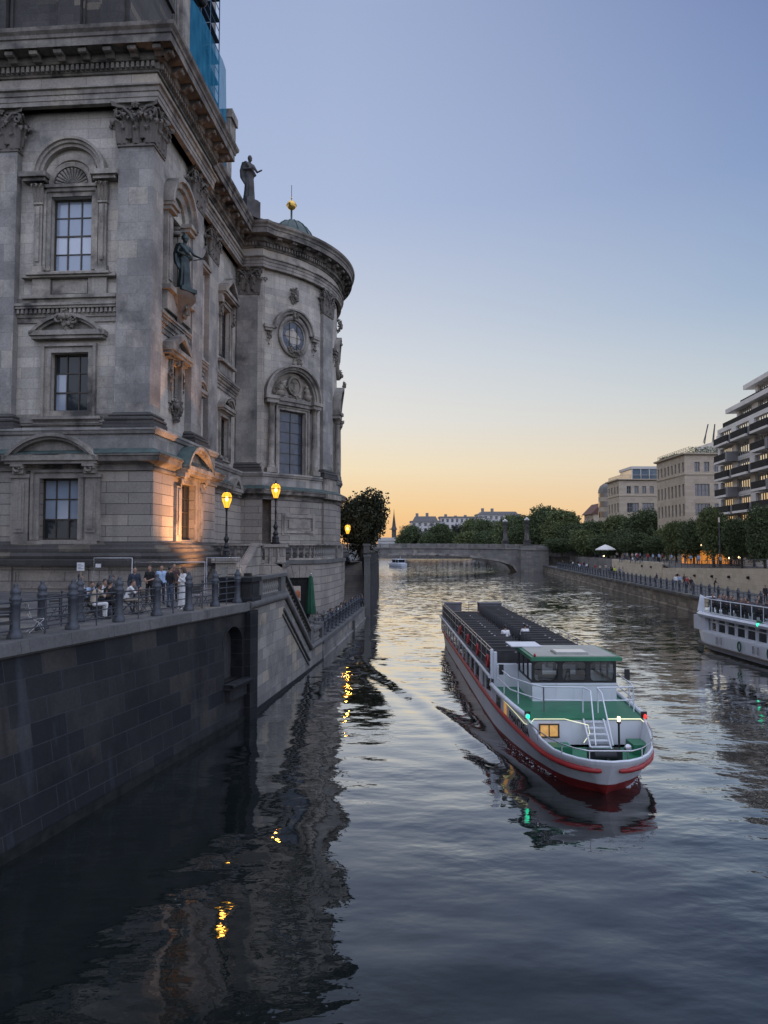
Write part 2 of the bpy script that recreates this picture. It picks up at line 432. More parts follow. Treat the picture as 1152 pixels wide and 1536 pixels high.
b = MB(XF(24.3)); b.wall(-1.6, .35, 7.75, 11.8); b.build('ground_floor_wall', M['dom_rust'], dom)
AW = [49.5, 96.5]
holes = []
for th in AW:
    uc = radians(th) * RA; holes.append((uc - 1.55, 14.3, uc + 1.55, 20.3))
b = MB(XA(0)); b.wall(radians(35) * RA, radians(APS1) * RA, 14.2, 33.3, holes, .5, .8); b.build('apse_wall', M['dom'], dom)
b = MB(XA(0, 12.75)); b.wall(radians(38) * 12.75, radians(APS1) * 12.75, 7.75, 11.8, [], .5, .8); b.build('ground_floor_wall', M['dom_rust'], dom)

# windows
def window(xf, u0, z0, u1, z1, w, nu, nz, gm, bar=.07, extra=None):
    f = MB(xf); t = .1
    ring(f, u0 + t, u1 - t, z0 + t, z1 - t, t, w - .02, w + .09)
    for i in range(1, nu):
        u = u0 + (u1 - u0) * i / nu; f.box(u - bar / 2, u + bar / 2, w, w + .07, z0 + t, z1 - t)
    for j in range(1, nz):
        z = z0 + (z1 - z0) * j / nz; hb = bar * (1.2 if j == nz // 2 else .8)
        for i in range(nu):
            a = u0 + (u1 - u0) * i / nu + (t if i == 0 else bar / 2); c = u0 + (u1 - u0) * (i + 1) / nu - (t if i == nu - 1 else bar / 2)
            f.box(a, c, w, w + .065, z - hb / 2, z + hb / 2)
    o = f.build('window', M['wframe'], dom)
    g = MB(xf)
    for i in range(nu):
        for j in range(nz):
            g.m = gm(i, j) if callable(gm) else 0
            a, c = u0 + (u1 - u0) * i / nu, u0 + (u1 - u0) * (i + 1) / nu
            d, e = z0 + (z1 - z0) * j / nz, z0 + (z1 - z0) * (j + 1) / nz
            q = [U(-.012, .012) for _ in range(2)]
            g.poly([(a, w + .01 + q[0], d), (c, w + .01 + q[1], d), (c, w + .01 + q[1], e), (a, w + .01 + q[0], e)])
    g.build('pane', [M['glass'], M['curtain_sky'], M['glass_blue'], M['blind']], o)
    return o
window(XF(.8), *W1, -.42, 3, 3, lambda i, j: 1 if (i == 0 and j < 2) else 0)
window(XF(.8), *W2, -.42, 3, 4, lambda i, j: 3 if j == 1 else 1)
window(XF(0), *WG, -.45, 3, 3, lambda i, j: 1 if j > 0 else 0)
window(XS(.12), *SG, -.45, 3, 4, 0)
window(XS(-2.4), *RU, -.42, 3, 4, 0); window(XS(-2.4), *RL, -.42, 3, 4, 0)
for th in AW:
    uc = 0
    o = window(XA(th), -1.55, 14.3, 1.55, 20.3, -.4, 2, 6, lambda i, j: 2, .05)

# carved ornament: clustered leaves, scrolls and knobs
def scroll(mb, cu, cz, w, r, turns=1.6, hand=1, t=.07, a0=0.0, dw=0.0):
    pts = []; rad = []
    n = 22
    for i in range(n + 1):
        f = i / n; a = a0 + hand * turns * 2 * pi * f; q = r * (1 - .86 * f)
        pts.append((cu + q * cos(a), w + dw * f, cz + q * sin(a))); rad.append(t * (1 - .45 * f))
    mb.tube(pts, rad, 6)
def leaf(mb, p, du, dw, h, wd, curl=.34):
    """acanthus leaf: root p, outward direction (du,dw) in plan, height h, width wd"""
    tu, tw = -dw, du
    prof = [(.03, 0, .85), (.06, .3, 1.0), (.09, .58, .95), (.14, .8, .85), (.26, .96, .72), (.36, .97, .5), (.40, .86, .25), (.37, .78, .06)]
    rows = []
    for k, (o, z, wf) in enumerate(prof):
        o *= curl / .4; row = []
        jag = 1.12 if k % 2 else .9
        for m, s in enumerate((-1, -.55, 0, .55, 1)):
            ww = wd / 2 * .9 * wf * s * (jag if abs(s) == 1 else 1)
            fold = (.15 if s == 0 else (.06 if abs(s) < 1 else -.14)) * min(1.2, wd / .55) * (1 if k < 5 else .5)
            oo = (o + fold) * h / 1.2
            row.append((p[0] + du * oo + tu * ww, p[1] + dw * oo + tw * ww, p[2] + z * h))
        rows.append(row)
    mb.grid(rows, False, True)
def carve(mb, cu, cz, w, su, sz, n, sw=.2, seed=1, rmin=.10, rmax=.24):
    rr = random.Random(seed)
    for i in range(n):
        a = rr.random() * 2 * pi; q = sqrt(rr.random())
        u, z = cu + su * q * cos(a), cz + sz * q * sin(a)
        r = rr.uniform(rmin, rmax) * (1.1 - .5 * q)
        if i % 5 < 3:
            aa = rr.uniform(-1.2, 1.2); leaf(mb, (u, w + sw * (1 - q * q) * .6, z - r), sin(aa) * .8, cos(aa), r * 2.6, r * 1.9, .55); continue
        mb.ell((u, w + sw * (1 - q * q) * rr.uniform(.5, 1.1), z), r * rr.uniform(.6, 1.3), r * rr.uniform(.7, 1.2), r * rr.uniform(.6, 1.4), 7, 5)
def capital_mesh(Wd, D, h):
    mb = MB(lambda p: (p[0], -p[1], p[2])); H = Wd / 2
    mb.box(-H + .16, H - .16, -D, -.16, .1, h - .2)                       # bell
    mb.box(-H - .09, H + .09, -D, .09, -.02, .07); mb.box(-H - .05, H + .05, -D, .05, .07, .16)
    # abacus with concave sides
    ab = []
    n = 8
    for i in range(n + 1):
        f = i / n; u = (H + .34) * (2 * f - 1); ab.append((u, .36 - .30 * sin(pi * f) - (.06 if 0 < i < n else 0)))
    side = [(H + .34 - .30 * sin(pi * i / n), .36 - (D + .36) * i / n) for i in range(1, n)]
    sidel = [(-(x), y) for x, y in side[::-1]]
    pts = ab + side + [(H + .3, -D), (-H - .3, -D)] + sidel
    mb.flat(pts, h - .26, h - .12); pts2 = [(x * 1.04, y * 1.0 + .03) for x, y in pts]; mb.flat(pts2, h - .12, h)
    faces = [(-H, 0, H, 0, 0, 1)]
    def row(z, hh, n, wd, curl, off=0):
        for i in range(n):
            f = (i + .5 + off) / n
            u = -H + 2 * H * f
            if -H - .01 <= u <= H + .01: leaf(mb, (u, -.03, z), 0, 1, hh, wd, curl)
        m = max(2, int(round(D / wd)))
        for i in range(m):
            y = -D + D * (i + .5 + off) / m
            if y > .02: continue
            leaf(mb, (H - .03, y, z), 1, 0, hh, wd, curl); leaf(mb, (-H + .03, y, z), -1, 0, hh, wd, curl)
    row(.14, h * .36, 3, 2 * H / 3 * .95, .52)
    row(.14 + h * .1, h * .5, 2, 2 * H / 3 * .95, .72, 0)
    row(.14 + h * .12, h * .44, 3, 2 * H / 3 * .6, .6, .5)
    for s in (-1, 1):
        leaf(mb, (s * (H - .05), -.06, .14), s * .707, .707, h * .52, 2 * H / 3, .5)
        # corner volutes
        for q in (0, 1):
            cx, cy = s * (H + .12), .16
            pts = []; rad = []
            for i in range(20):
                f = i / 19; a = pi * .9 - 2 * pi * 1.45 * f; r = .33 * (1 - .8 * f)
                d = r * cos(a) + .02
                if q == 0: pts.append((cx - s * .16 + s * d * .85, cy - .02 + .05 * f, h - .62 + r * sin(a)))
                else: pts.append((cx - s * .02 + s * .05 * f, cy - .18 + d * .85, h - .62 + r * sin(a)))
                rad.append(.095 * (1 - .4 * f))
            mb.tube(pts, rad, 6)
        # stems from the centre to the volute
        mb.tube([(s * .12, .1, h * .55), (s * .3, .17, h * .72), (s * (H - .3), .26, h - .34), (s * (H + .05), .33, h - .36)], [.07, .09, .1, .07], 6)
        scroll(mb, s * .24, h - .6, .2, .2, 1.3, -s, .06, pi / 2)
        # side volute stems
        mb.tube([(s * (H + .1), -D * .55, h * .55), (s * (H + .2), -D * .4, h * .75), (s * (H + .3), .1, h - .36)], [.07, .09, .07], 6)
    mb.ell((0, .18, h - .14), .2, .14, .2, 8, 6); mb.ell((0, .28, h - .14), .09, .09, .09, 6, 4)
    for i in range(6): mb.ell((.17 * cos(i * pi / 3), .2, h - .14 + .17 * sin(i * pi / 3)), .09, .07, .09, 6, 4)
    o = mb.build('capital', M['carved']); me = o.data; bpy.data.objects.remove(o); return me
CAP = capital_mesh(2.05, 1.6, 2.55)
BASEP = [(.0, 0), (.52, 0), (.52, .12), (.46, .14), (.46, .38), (.36, .42), (.42, .5), (.42, .58), (.30, .66), (.22, .7), (.27, .76), (.27, .82), (.12, .9), (.02, .98)]
def pilaster(xf, u0, u1, w0, w1, loc, rz, capscale=(1, 1, 1), z0=14.2, zs=15.1, zt=30.75, label=None, cap=True):
    b = MB(xf); b.box(u0, u1, w0, w1, zs, zt); b.du = U(0, 9)
    b.box(u0 - .0, u1 + .0, w0, w1, zt, zt + .02)
    o = b.build('pilaster', M['dom_pil'], dom)
    b = MB(xf); b.sweep([(u1, w0), (u1, w1), (u0, w1), (u0, w0)], [(a, z0 + h) for a, h in BASEP])
    b.build('pilaster_base', M['dom_dark'], o)
    if cap: inst('capital', CAP, o, loc, rz, capscale)
    return o
zt = 30.75
pilaster(XF(.3), -2.37, -.3, -1.6, 0, (-1.335, .3, zt), 0)
inst('capital', CAP, dom.children[-1], (-.3, 1.1, zt), pi / 2, (.78, .8, 1))
pilaster(XF(.3), -10.6, -8.52, -.6, 0, (-9.56, .3, zt), 0, (1, .6, 1))
pilaster(XF(.3), -13.8, -11.9, -.6, 0, (-12.8, .3, zt), 0, (1, .6, 1))
pilaster(XS(-.3), 7.2, 9.3, -.6, 0, (-.3, 8.25, zt), pi / 2, (1, .6, 1))
pilaster(XS(-2.0), 15.9, 18.2, -.6, 0, (-2.0, 17.05, zt), pi / 2, (1, .6, 1))
pilaster(XS(-2.15), 11.0, 12.6, -.4, 0, (-2.15, 11.8, zt), pi / 2, (.8, .5, 1))
pilaster(XF(24.7), -2.3, -.35, -.6, 0, (-1.3, 24.7, zt), 0, (1, .7, 1))
b = MB(XF(24.85)); b.box(-.35, .12, -.6, 0, 15.1, 33.3); b.build('pilaster', M['dom'], dom)
for th in (73.0, 120.0, 143.5):
    a = radians(th); r = RA + .35
    pilaster(XA(th), -1.05, 1.05, -.3, .35, (XC + r * sin(a), YC - r * cos(a), zt), a, (1, .5, 1))

# horizontal string course with dentils between the pilasters
def course(name, xf, u0, u1, z, sw=1.0, dent=True, seg=1):
    b = MB(xf)
    for k in range(seg):
        a, c = u0 + (u1 - u0) * k / seg, u0 + (u1 - u0) * (k + 1) / seg
        b.box(a, c, -.3, .10 * sw, z - .55, z - .25); b.box(a, c, -.3, .18 * sw, z - .25, z - .06); b.box(a, c, -.3, .42 * sw, z + .22, z + .36)
        b.box(a, c, -.3, .5 * sw, z + .36, z + .5); b.box(a, c, -.3, .14 * sw, z + .5, z + .9); b.box(a, c, -.3, .2 * sw, z - .06, z + .22)
    if dent:
        n = int((u1 - u0) / .26)
        for k in range(n):
            a = u0 + (k + .25) * (u1 - u0) / n; b.box(a, a + .14, .19 * sw, .34 * sw, z - .05, z + .21)
    return b.build(name, M['dom_trim'], dom)
course('string_course', XF(.8), -8.5, -2.4, 21.15)
course('string_course', XF(.8), -11.9, -10.62, 21.15)
course('string_course', XS(-.75), 1.92, 7.18, 21.15)
course('string_course', XS(-2.4), 18.25, 24.95, 21.5)
course('string_course', XS(-2.4), 12.62, 15.88, 21.5)
course('string_course', XF(.8), -8.5, -2.4, 14.3, .6, False)

def pediment(name, xf, cu, z, half, rise, w=.5, kind='arc', mat='dom_trim', th=.34, base=True, roof=None):
    b = MB(xf)
    if base:
        b.box(cu - half, cu + half, -.1, w, z - .12, z + .16); b.box(cu - half + .1, cu + half - .1, -.1, w - .12, z - .3, z - .12)
    if kind == 'arc':
        r = (half * half + rise * rise) / (2 * rise); cz = z + rise - r; a = atan2(r - rise, half)
        b.arc(cu, cz, [(r - th, -.1), (r, -.1), (r, w), (r - th * .55, w), (r - th * .5, w - .14), (r - th, w - .16)], a, pi - a, 24)
        pts = [(cu + (r - th) * cos(a + (pi - 2 * a) * i / 20), cz + (r - th) * sin(a + (pi - 2 * a) * i / 20)) for i in range(21)]
        pts = [(max(cu - half + .3, min(cu + half - .3, u)), max(zz, z + .165)) for u, zz in pts]
        b.prism([(cu + half - .4, z + .162)] + pts[1:-1] + [(cu - half + .4, z + .162)], -.1, w * .35)
    else:
        t = th
        for s in (-1, 1):
            o = [(cu + s * half, z + .165), (cu + s * half, z + .165 + t * .6), (cu, z + rise + t * .6), (cu, z + rise - t * .45), (cu + s * (half - t * 1.6), z + .165)]
            b.prism(o if s > 0 else o[::-1], -.1, w)
        b.prism([(cu + half - .6, z + .162), (cu, z + rise - t * .4), (cu - half + .6, z + .162)], -.1, w * .35)
    o = b.build(name, M[mat], dom)
    if roof:
        c = MB(xf); r = (half * half + rise * rise) / (2 * rise); cz = z + rise - r; a = atan2(r - rise, half)
        c.arc(cu, cz, [(r + .012, -.1), (r + .05, -.1), (r + .05, w + .02), (r + .012, w + .02)], a, pi - a, 24)
        c.build('copper_cover', M['copper'], o)
    return o

# --- front ground floor window
def surround(xf, hole, t1=.3, t2=.55, w1=.12, w2=.22, bottom=True):
    b = MB(xf); u0, z0, u1, z1 = hole
    ring(b, u0, u1, z0, z1, t1, -.02, w1, bottom)
    ring(b, u0 - t1, u1 + t1, z0 - (t1 if bottom else 0), z1 + t1, .16, -.02, w2, bottom)
    return b.build('window_surround', M['dom_trim'], dom)
surround(XF(0), WG, .32, .5, .1, .2, False)
for s in (-7.58, -3.4):
    b = MB(XF(0))
    b.box(s - .52, s + .52, -.05, .2, 7.82, 11.4); b.box(s - .3, s + .3, .2, .26, 8.3, 11.1); b.box(s - .17, s + .17, .26, .3, 8.5, 10.9)
    b.box(s - .6, s + .6, -.05, .3, 11.4, 11.6)
    b.box(s - .36, s + .36, -.05, .62, 12.0, 12.25); b.box(s - .32, s + .32, -.05, .45, 11.62, 12.0)
    scroll(b, s - .0, 11.9, .5, .3, 1.4, 1, .1)
    b.build('window_pilaster', M['dom_trim'], dom)
pediment('window_pediment', XF(0), -5.6, 12.45, 2.75, 1.42, .75)
b = MB(XF(0)); b.box(-8.0, -3.0, -.05, .25, 7.66, 7.84); b.build('window_sill', M['dom_trim'], dom)
# --- first floor front window
surround(XF(.8), W1, .34, .6, .12, .26)
b = MB(XF(.8)); b.box(-7.3, -3.35, -.05, .3, 14.6, 14.85); b.box(-7.4, -3.25, -.05, .42, 14.85, 15.02); b.build('window_sill', M['dom_trim'], dom)
pediment('window_pediment', XF(.8), -5.3, 19.85, 2.25, 1.15, .6)
b = MB(XF(.8)); scroll(b, -5.72, 20.65, .6, .3, 1.5, 1, .1); scroll(b, -4.88, 20.65, .6, .3, 1.5, -1, .1); carve(b, -5.3, 20.6, .55, .5, .42, 22, .25, 3)
leaf(b, (-5.3, .5, 19.95), 0, 1, .9, .5); b.build('carved_ornament', M['carved'], dom)
# --- second floor front window with shell
surround(XF(.8), W2, .26, .4, .1, .18, False)
cu = -5.37
b = MB(XF(.8))
for s in (-1, 1):
    u = cu + s * 1.95
    b.box(u - .24, u + .24, -.05, .22, 23.9, 27.7); b.box(u - .1, u + .1, .22, .3, 24.2, 27.5); b.box(u - .34, u + .34, -.05, .34, 23.45, 23.9)
    b.box(u - .3, u + .3, -.05, .3, 27.62, 27.74)
    b.box(u - .28, u + .28, -.05, .26, 27.75, 28.9)
    b.box(u - .5 - (.35 if s < 0 else 0), u + .5 + (.35 if s > 0 else 0), -.05, .5, 28.95, 29.15); b.box(u - .62 - (.4 if s < 0 else 0), u + .62 + (.4 if s > 0 else 0), -.05, .66, 29.15, 29.45)
b.box(cu - 1.5, cu + 1.5, -.05, .2, 28.42, 28.62); b.box(cu - 1.6, cu + 1.6, -.05, .3, 28.62, 28.8)
b.arc(cu, 29.3, [(1.7, -.1), (2.2, -.1), (2.2, .62), (2.05, .62), (2.02, .5), (1.88, .48), (1.86, .36), (1.7, .34)], 0, pi, 30)
b.arc(cu, 29.0, [(1.3, -.1), (1.68, -.1), (1.68, .2), (1.3, .16)], 0, pi, 28)
b.arc(cu, 28.8, [(1.06, -.1), (1.3, -.1), (1.3, .3), (1.06, .24)], 0, pi, 26)
b.build('window_arch', M['dom_trim'], dom)
b = MB(XF(.8))
for i in range(13):
    a = pi * (i + .5) / 13
    p0 = (cu + .12 * cos(a), .06, 28.85 + .12 * sin(a)); p1 = (cu + .62 * cos(a), .04, 28.85 + .62 * sin(a)); p2 = (cu + .98 * cos(a), .10, 28.85 + .98 * sin(a))
    b.tube([p0, p1, p2], [.03, .07, .115], 6)
b.ell((cu, .14, 28.92), .28, .16, .16); b.build('shell_tympanum', M['dom_trim'], dom)
for s in (-1, 1):
    b = MB(XF(.8))
    u = cu + s * 1.95
    for q in (-1, 0, 1): leaf(b, (u + q * .2, .22, 27.78), q * .3, 1, 1.0, .28, .4)
    scroll(b, u - .2, 28.72, .32, .16, 1.3, 1, .05); scroll(b, u + .2, 28.72, .32, .16, 1.3, -1, .05)
    b.build('carved_ornament', M['carved'], dom)
b = MB(XF(.8)); b.box(-8.2, -2.5, -.05, .4, 23.2, 23.32); b.box(-7.85, -2.85, -.05, .55, 23.32, 23.46); b.box(-7.6, -6.5, -.05, .22, 22.2, 23.2); b.box(-4.2, -3.1, -.05, .22, 22.2, 23.2)
b.box(-6.4, -4.3, -.05, .12, 22.3, 23.0); b.box(-8.2, -2.5, -.05, .3, 22.0, 22.2); b.build('window_sill', M['dom_trim'], dom)

# --- side: niche with arch, corbel, cartouche
cu = 5.15
b = MB(XS(-.75))
rows = []
for i in range(13):
    a = pi * i / 12
    rows.append([(cu + 1.15 * cos(pi - a), -.3 - .85 * sin(a) + 0, z) for z in (24.0, 25.5, 27, 28.0)])
b.grid(rows, False, False)
for i in range(11):   # shell half dome
    a = pi * (i + .5) / 11
    b.tube([(cu, -.9, 28.05), (cu + .7 * cos(a), -.75, 28.05 + .75 * sin(a)), (cu + 1.12 * cos(a), -.12, 28.05 + 1.2 * sin(a))], [.05, .14, .2], 6)
b.box(cu - 1.2, cu + 1.2, -1.2, -1.0, 24, 29.4)
b.build('statue_niche', M['dom_trim'], dom)
b = MB(XS(-.75))
for s in (-1, 1):
    u = cu + s * 1.65
    b.box(u - .42, u + .42, -.05, .3, 23.6, 28.3); b.box(u - .25, u + .25, .3, .38, 24, 28)
    b.box(u - .55, u + .55, -.05, .55, 28.3, 28.55); b.box(u - .65, u + .65, -.05, .7, 28.55, 28.8)
b.arc(cu, 28.75, [(1.2, -.1), (2.35, -.1), (2.35, .75), (2.1, .75), (2.06, .55), (1.75, .5), (1.7, .3), (1.2, .2)], 0, pi, 30)
b.box(cu - 2.3, cu + 2.3, -.05, .6, 23.3, 23.6); b.box(cu - 2.1, cu + 2.1, -.05, .35, 22.1, 23.3)
b.build('niche_surround', M['dom_trim'], dom)
b = MB(XS(-.75))
rows = []
for k, (r, z) in enumerate([(.12, 21.7), (.3, 22.0), (.42, 22.5), (.75, 22.9), (1.05, 23.25), (1.2, 23.4), (1.2, 23.75)]):
    rows.append([(cu + r * 1.05 * cos(pi - pi * i / 10), .3 + r * .85 * sin(pi * i / 10), z) for i in range(11)])
b.grid(rows, False, True); b.poly(rows[-1])
carve(b, cu, 22.7, .7, .5, .5, 16, .3, 5); b.build('statue_corbel', M['carved'], dom)
pediment('panel_pediment', XS(-.75), cu, 19.75, 1.9, 1.15, .7, 'tri')
b = MB(XS(-.75)); ring(b, 4.6, 6.0, 16.9, 19.2, .22, -.05, .22); ring(b, 4.38, 6.22, 16.68, 19.42, .14, -.05, .12); b.box(cu - 1.5, cu + 1.7, -.05, .3, 19.3, 19.6)
b.build('panel_surround', M['dom_trim'], dom)
b = MB(XS(-.75)); carve(b, 5.3, 16.4, .15, 1.05, .5, 60, .3, 8, .08, .2); carve(b, 5.3, 15.75, .1, .55, .4, 26, .25, 9, .08, .17); b.build('carved_ornament', M['carved'], dom)
for a_ in ((5.3, 19.35, .2, .8, .35, 30, .3, 10, .08, .18), (4.25, 18.1, .12, .16, .9, 26, .2, 10, .07, .14), (6.35, 18.1, .12, .16, .9, 26, .2, 12, .07, .14)):
    b = MB(XS(-.75)); carve(b, *a_); b.build('carved_ornament', M['carved'], dom)
# --- side ground floor window under a round copper pediment
surround(XS(.12), SG, .3, .5, .1, .2, False)
for u in (3.55, 7.65):
    b = MB(XS(.12))
    b.box(u - .4, u + .4, -.05, .2, 7.82, 11.2); b.box(u - .22, u + .22, .2, .28, 8.2, 11); b.box(u - .38, u + .38, -.05, .7, 11.75, 12.05); scroll(b, u, 11.55, .45, .32, 1.4, 1, .12)
    b.build('window_pilaster', M['dom_trim'], dom)
pediment('window_pediment', XS(.12), 5.6, 12.3, 2.5, 1.55, .95, roof=True)
# --- recessed bay
surround(XS(-2.4), RU, .3, .5, .1, .22, False); surround(XS(-2.4), RL, .28, .5, .1, .2)
pediment('window_pediment', XS(-2.4), 21.45, 29.3, 2.1, 1.5, .75, 'tri'); pediment('window_pediment', XS(-2.4), 21.45, 19.4, 1.9, 1.1, .6)
b = MB(XS(-2.4)); b.box(19.4, 23.5, -.05, .5, 23.2, 23.45); b.box(19.6, 23.3, -.05, .2, 22.3, 23.2); b.build('window_sill', M['dom_trim'], dom)
for s in (-1, 1):
    b = MB(XS(-2.4)); b.box(21.45 + s * 1.75 - .25, 21.45 + s * 1.75 + .25, -.05, .4, 28.3, 29.1); b.build('window_console', M['dom_trim'], dom)
b = MB(XS(-2.4)); carve(b, 21.45, 20.1, .3, .8, .4, 30, .3, 21); b.build('carved_ornament', M['carved'], dom)
for u in (19.75, 23.15):
    b = MB(XS(-2.4)); carve(b, u, 27.6, .2, .2, .6, 14, .2, 22); b.build('carved_ornament', M['carved'], dom)
pediment('window_pediment', XS(-1.6), 21.0, 12.3, 1.5, 1.1, .7, 'tri')
# a second bay between the pilasters of the recess
pediment('window_pediment', XS(-2.4), 14.2, 29.3, 1.4, 1.3, .7, 'tri'); pediment('window_pediment', XS(-2.4), 14.2, 19.4, 1.3, .9, .6)

# --- apse bays
for th in AW:
    X = XA(th)
    b = MB(X); ring(b, -1.55, 1.55, 14.3, 20.3, .22, -.05, .16, False); ring(b, -1.77, 1.77, 14.3, 20.52, .18, -.05, .28, False)
    for s in (-1, 1):
        b.box(s * 2.5 - .55, s * 2.5 + .55, -.05, .8, 20.75, 21.1); b.box(s * 2.5 - .68, s * 2.5 + .68, -.05, .95, 21.1, 21.4)
        b.box(s * 2.5 - .5, s * 2.5 + .5, -.05, .75, 14.3, 14.75)
    for k in range(8):
        a, c = -1.95 + 3.9 * k / 8, -1.95 + 3.9 * (k + 1) / 8
        b.box(a, c, -.05, .42, 20.72, 21.05); b.box(a, c, -.05, .55, 21.05, 21.4)
    b.arc(0, 21.4, [(2.55, -.1), (3.15, -.1), (3.15, .85), (2.98, .85), (2.94, .62), (2.72, .58), (2.7, .42), (2.55, .4)], 0, pi, 30, 1.0)
    # oval window frame
    b.arc(0, 27.4, [(1.42, -.05), (1.95, -.05), (1.95, .3), (1.8, .36), (1.62, .28), (1.56, .12), (1.42, .1)], 0, 2 * pi, 36, .9, False)
    b.arc(0, 27.45, [(2.05, -.05), (2.55, -.05), (2.55, .55), (2.38, .55), (2.34, .4), (2.1, .36)], radians(12), radians(168), 26, .95)
    for s in (-1, 1):
        b.box(s * 2.75 - .5, s * 2.75 + .5, -.05, .5, 27.75, 28.05); b.box(s * 2.75 - .4, s * 2.75 + .4, -.05, .38, 27.5, 27.75)
    b.build('window_surround', M['dom_trim'], dom)
    for s in (-1, 1):
        b = MB(X); b.lathe([(.36, 14.75), (.36, 14.95), (.3, 15.02), (.34, 15.1), (.27, 15.2), (.285, 16.5), (.25, 20.0), (.27, 20.05), (.25, 20.1)], (s * 2.5, .42), 12)
        c = b.build('column', M['dom_trim'], dom)
        b = MB(X)
        for k in range(8): leaf(b, (s * 2.5 + .2 * cos(k * pi / 4), .42 + .2 * sin(k * pi / 4), 20.08), cos(k * pi / 4), sin(k * pi / 4), .55, .2, .35)
        b.lathe([(.2, 20.05), (.24, 20.6), (.42, 20.68), (.42, 20.76)], (s * 2.5, .42), 8); b.build('capital', M['carved'], c)
    # tympanum relief: round shield between two kneeling figures
    b = MB(X)
    b.prism([(2.5 * cos(pi * i / 16), 21.4 + 2.5 * sin(pi * i / 16)) for i in range(17)], -.05, .08)
    b.arc(0, 22.65, [(.75, 0), (.95, 0), (.95, .42), (.75, .36)], 0, 2 * pi, 22, .85, False)
    b.prism([(.66 * cos(2 * pi * i / 16), 22.65 + .76 * sin(2 * pi * i / 16)) for i in range(16)], 0, .24)
    b.box(-.07, .07, .24, .32, 22.1, 23.2); b.box(-.32, .32, .24, .32, 22.95, 23.08); b.box(-.26, .26, .24, .3, 22.2, 22.3)
    for s in (-1, 1):
        b.ell((s * 1.45, .3, 22.75), .2, .2, .24); b.ell((s * 1.5, .3, 22.25), .34, .26, .45); b.ell((s * 1.55, .3, 21.8), .52, .3, .36)
        b.tube([(s * 1.3, .4, 22.5), (s * 1.05, .45, 22.3), (s * .9, .4, 22.55)], [.1, .09, .07], 6)
        carve(b, s * 1.75, 22.0, .2, .5, .55, 22, .25, 31 + s, .08, .18)
    carve(b, 0, 21.5, .25, 1.5, .2, 26, .25, 35, .08, .16)
    b.build('tympanum_relief', M['carved'], dom)
    for a_ in ((0, 26.0, .3, .95, .45, 46, .35, 41, .09, .2), (0, 24.75, .7, .5, .5, 26, .3, 42, .09, .2), (0, 31.4, .1, .55, .75, 46, .45, 43, .1, .22), (0, 29.3, .3, .35, .3, 14, .25, 44), (-2.65, 26.9, .15, .22, .75, 22, .25, 44, .08, .16), (2.65, 26.9, .15, .22, .75, 22, .25, 46, .08, .16)):
        b = MB(X); carve(b, *a_); b.build('carved_ornament', M['carved'], dom)
    f = MB(X)
    f.prism([(1.32 * cos(2 * pi * i / 32), 27.4 + 1.46 * sin(2 * pi * i / 32)) for i in range(32)], .0, .03)
    g = f.build('window', M['glass_blue'], dom); g.name = 'oval_window'
    f = MB(X)
    for u in (-.45, .45): f.box(u - .025, u + .025, .03, .07, 26.05, 28.75)
    for z in (26.75, 27.4, 28.05): f.box(-1.25, 1.25, .031, .066, z - .025, z + .025)
    f.build('window_frame', M['wframe'], g)
# panel on the apse ground floor
b = MB(XA(52, 12.75)); ring(b, -1.6, 1.6, 9.0, 10.2, .25, -.05, .16); ring(b, -1.85, 1.85, 8.75, 10.45, .18, -.05, .08); b.box(-1.3, 1.3, -.05, .1, 9.2, 10.0)
b.build('wall_panel', M['dom_trim'], dom)
# corner ressauts on the pier ground floor
for th in (73.0, 120.0):
    b = MB(XA(th, 12.75)); b.box(-1.4, 1.4, -.1, .22, 7.75, 11.8); b.build('ground_floor_wall', M['dom_rust'], dom)
    b = MB(XA(th, 12.75)); b.box(-1.5, 1.5, -.1, .75, 12.15, 12.62); b.box(-1.35, 1.35, -.1, .25, 13.0, 14.2); b.build('storey_ledge', M['dom_trim'], dom)
# plinth panels with carved knots on the terrace side
b = MB(XF(-.5))
for u in (-11.5, -8.2, -2.6): b.box(u - .5, u + .5, 0, .14, 5.0, 6.4)
for u0, u1 in ((-7.5, -3.4), (-10.8, -9.0)): ring(b, u0, u1, 5.3, 6.1, .12, 0, .06)
b.build('plinth_panel', M['dom_rust'], dom)

# stair-turret dome with gilded ball
dm = MB(); dm.lathe([(2.3, 37), (2.3, 38.9), (2.45, 39.0), (2.35, 39.15), (2.2, 39.4), (1.95, 39.9), (1.5, 40.5), (.9, 40.95), (.3, 41.15), (.16, 41.3), (.1, 41.35), (.1, 42.4), (.16, 42.45), (.0, 42.5)], (1.45, 31.0), 24, z0=-.75)
for k in range(12):
    a = k * pi / 6
    dm.tube([(1.45 + r * cos(a), 31.0 + r * sin(a), z - .75) for r, z in ((2.26, 39.35), (2.0, 39.9), (1.55, 40.5), (.95, 40.97), (.3, 41.2))], .05, 5)
do = dm.build('turret_dome', M['copper'], dom)
b = MB(); b.ell((1.45, 31.0, 42.1), .48, .48, .48, 20, 14); b.lathe([(.53, 42.06), (.53, 42.14)], (1.45, 31), 16); b.ell((1.45, 31, 42.85), .1, .09, .09); b.build('gilded_ball', M['gold'], do)
b = MB(); b.tube([(1.45, 31, 42.5), (1.45, 31, 44.2)], .03, 5); b.build('spike', M['black_iron'], do)
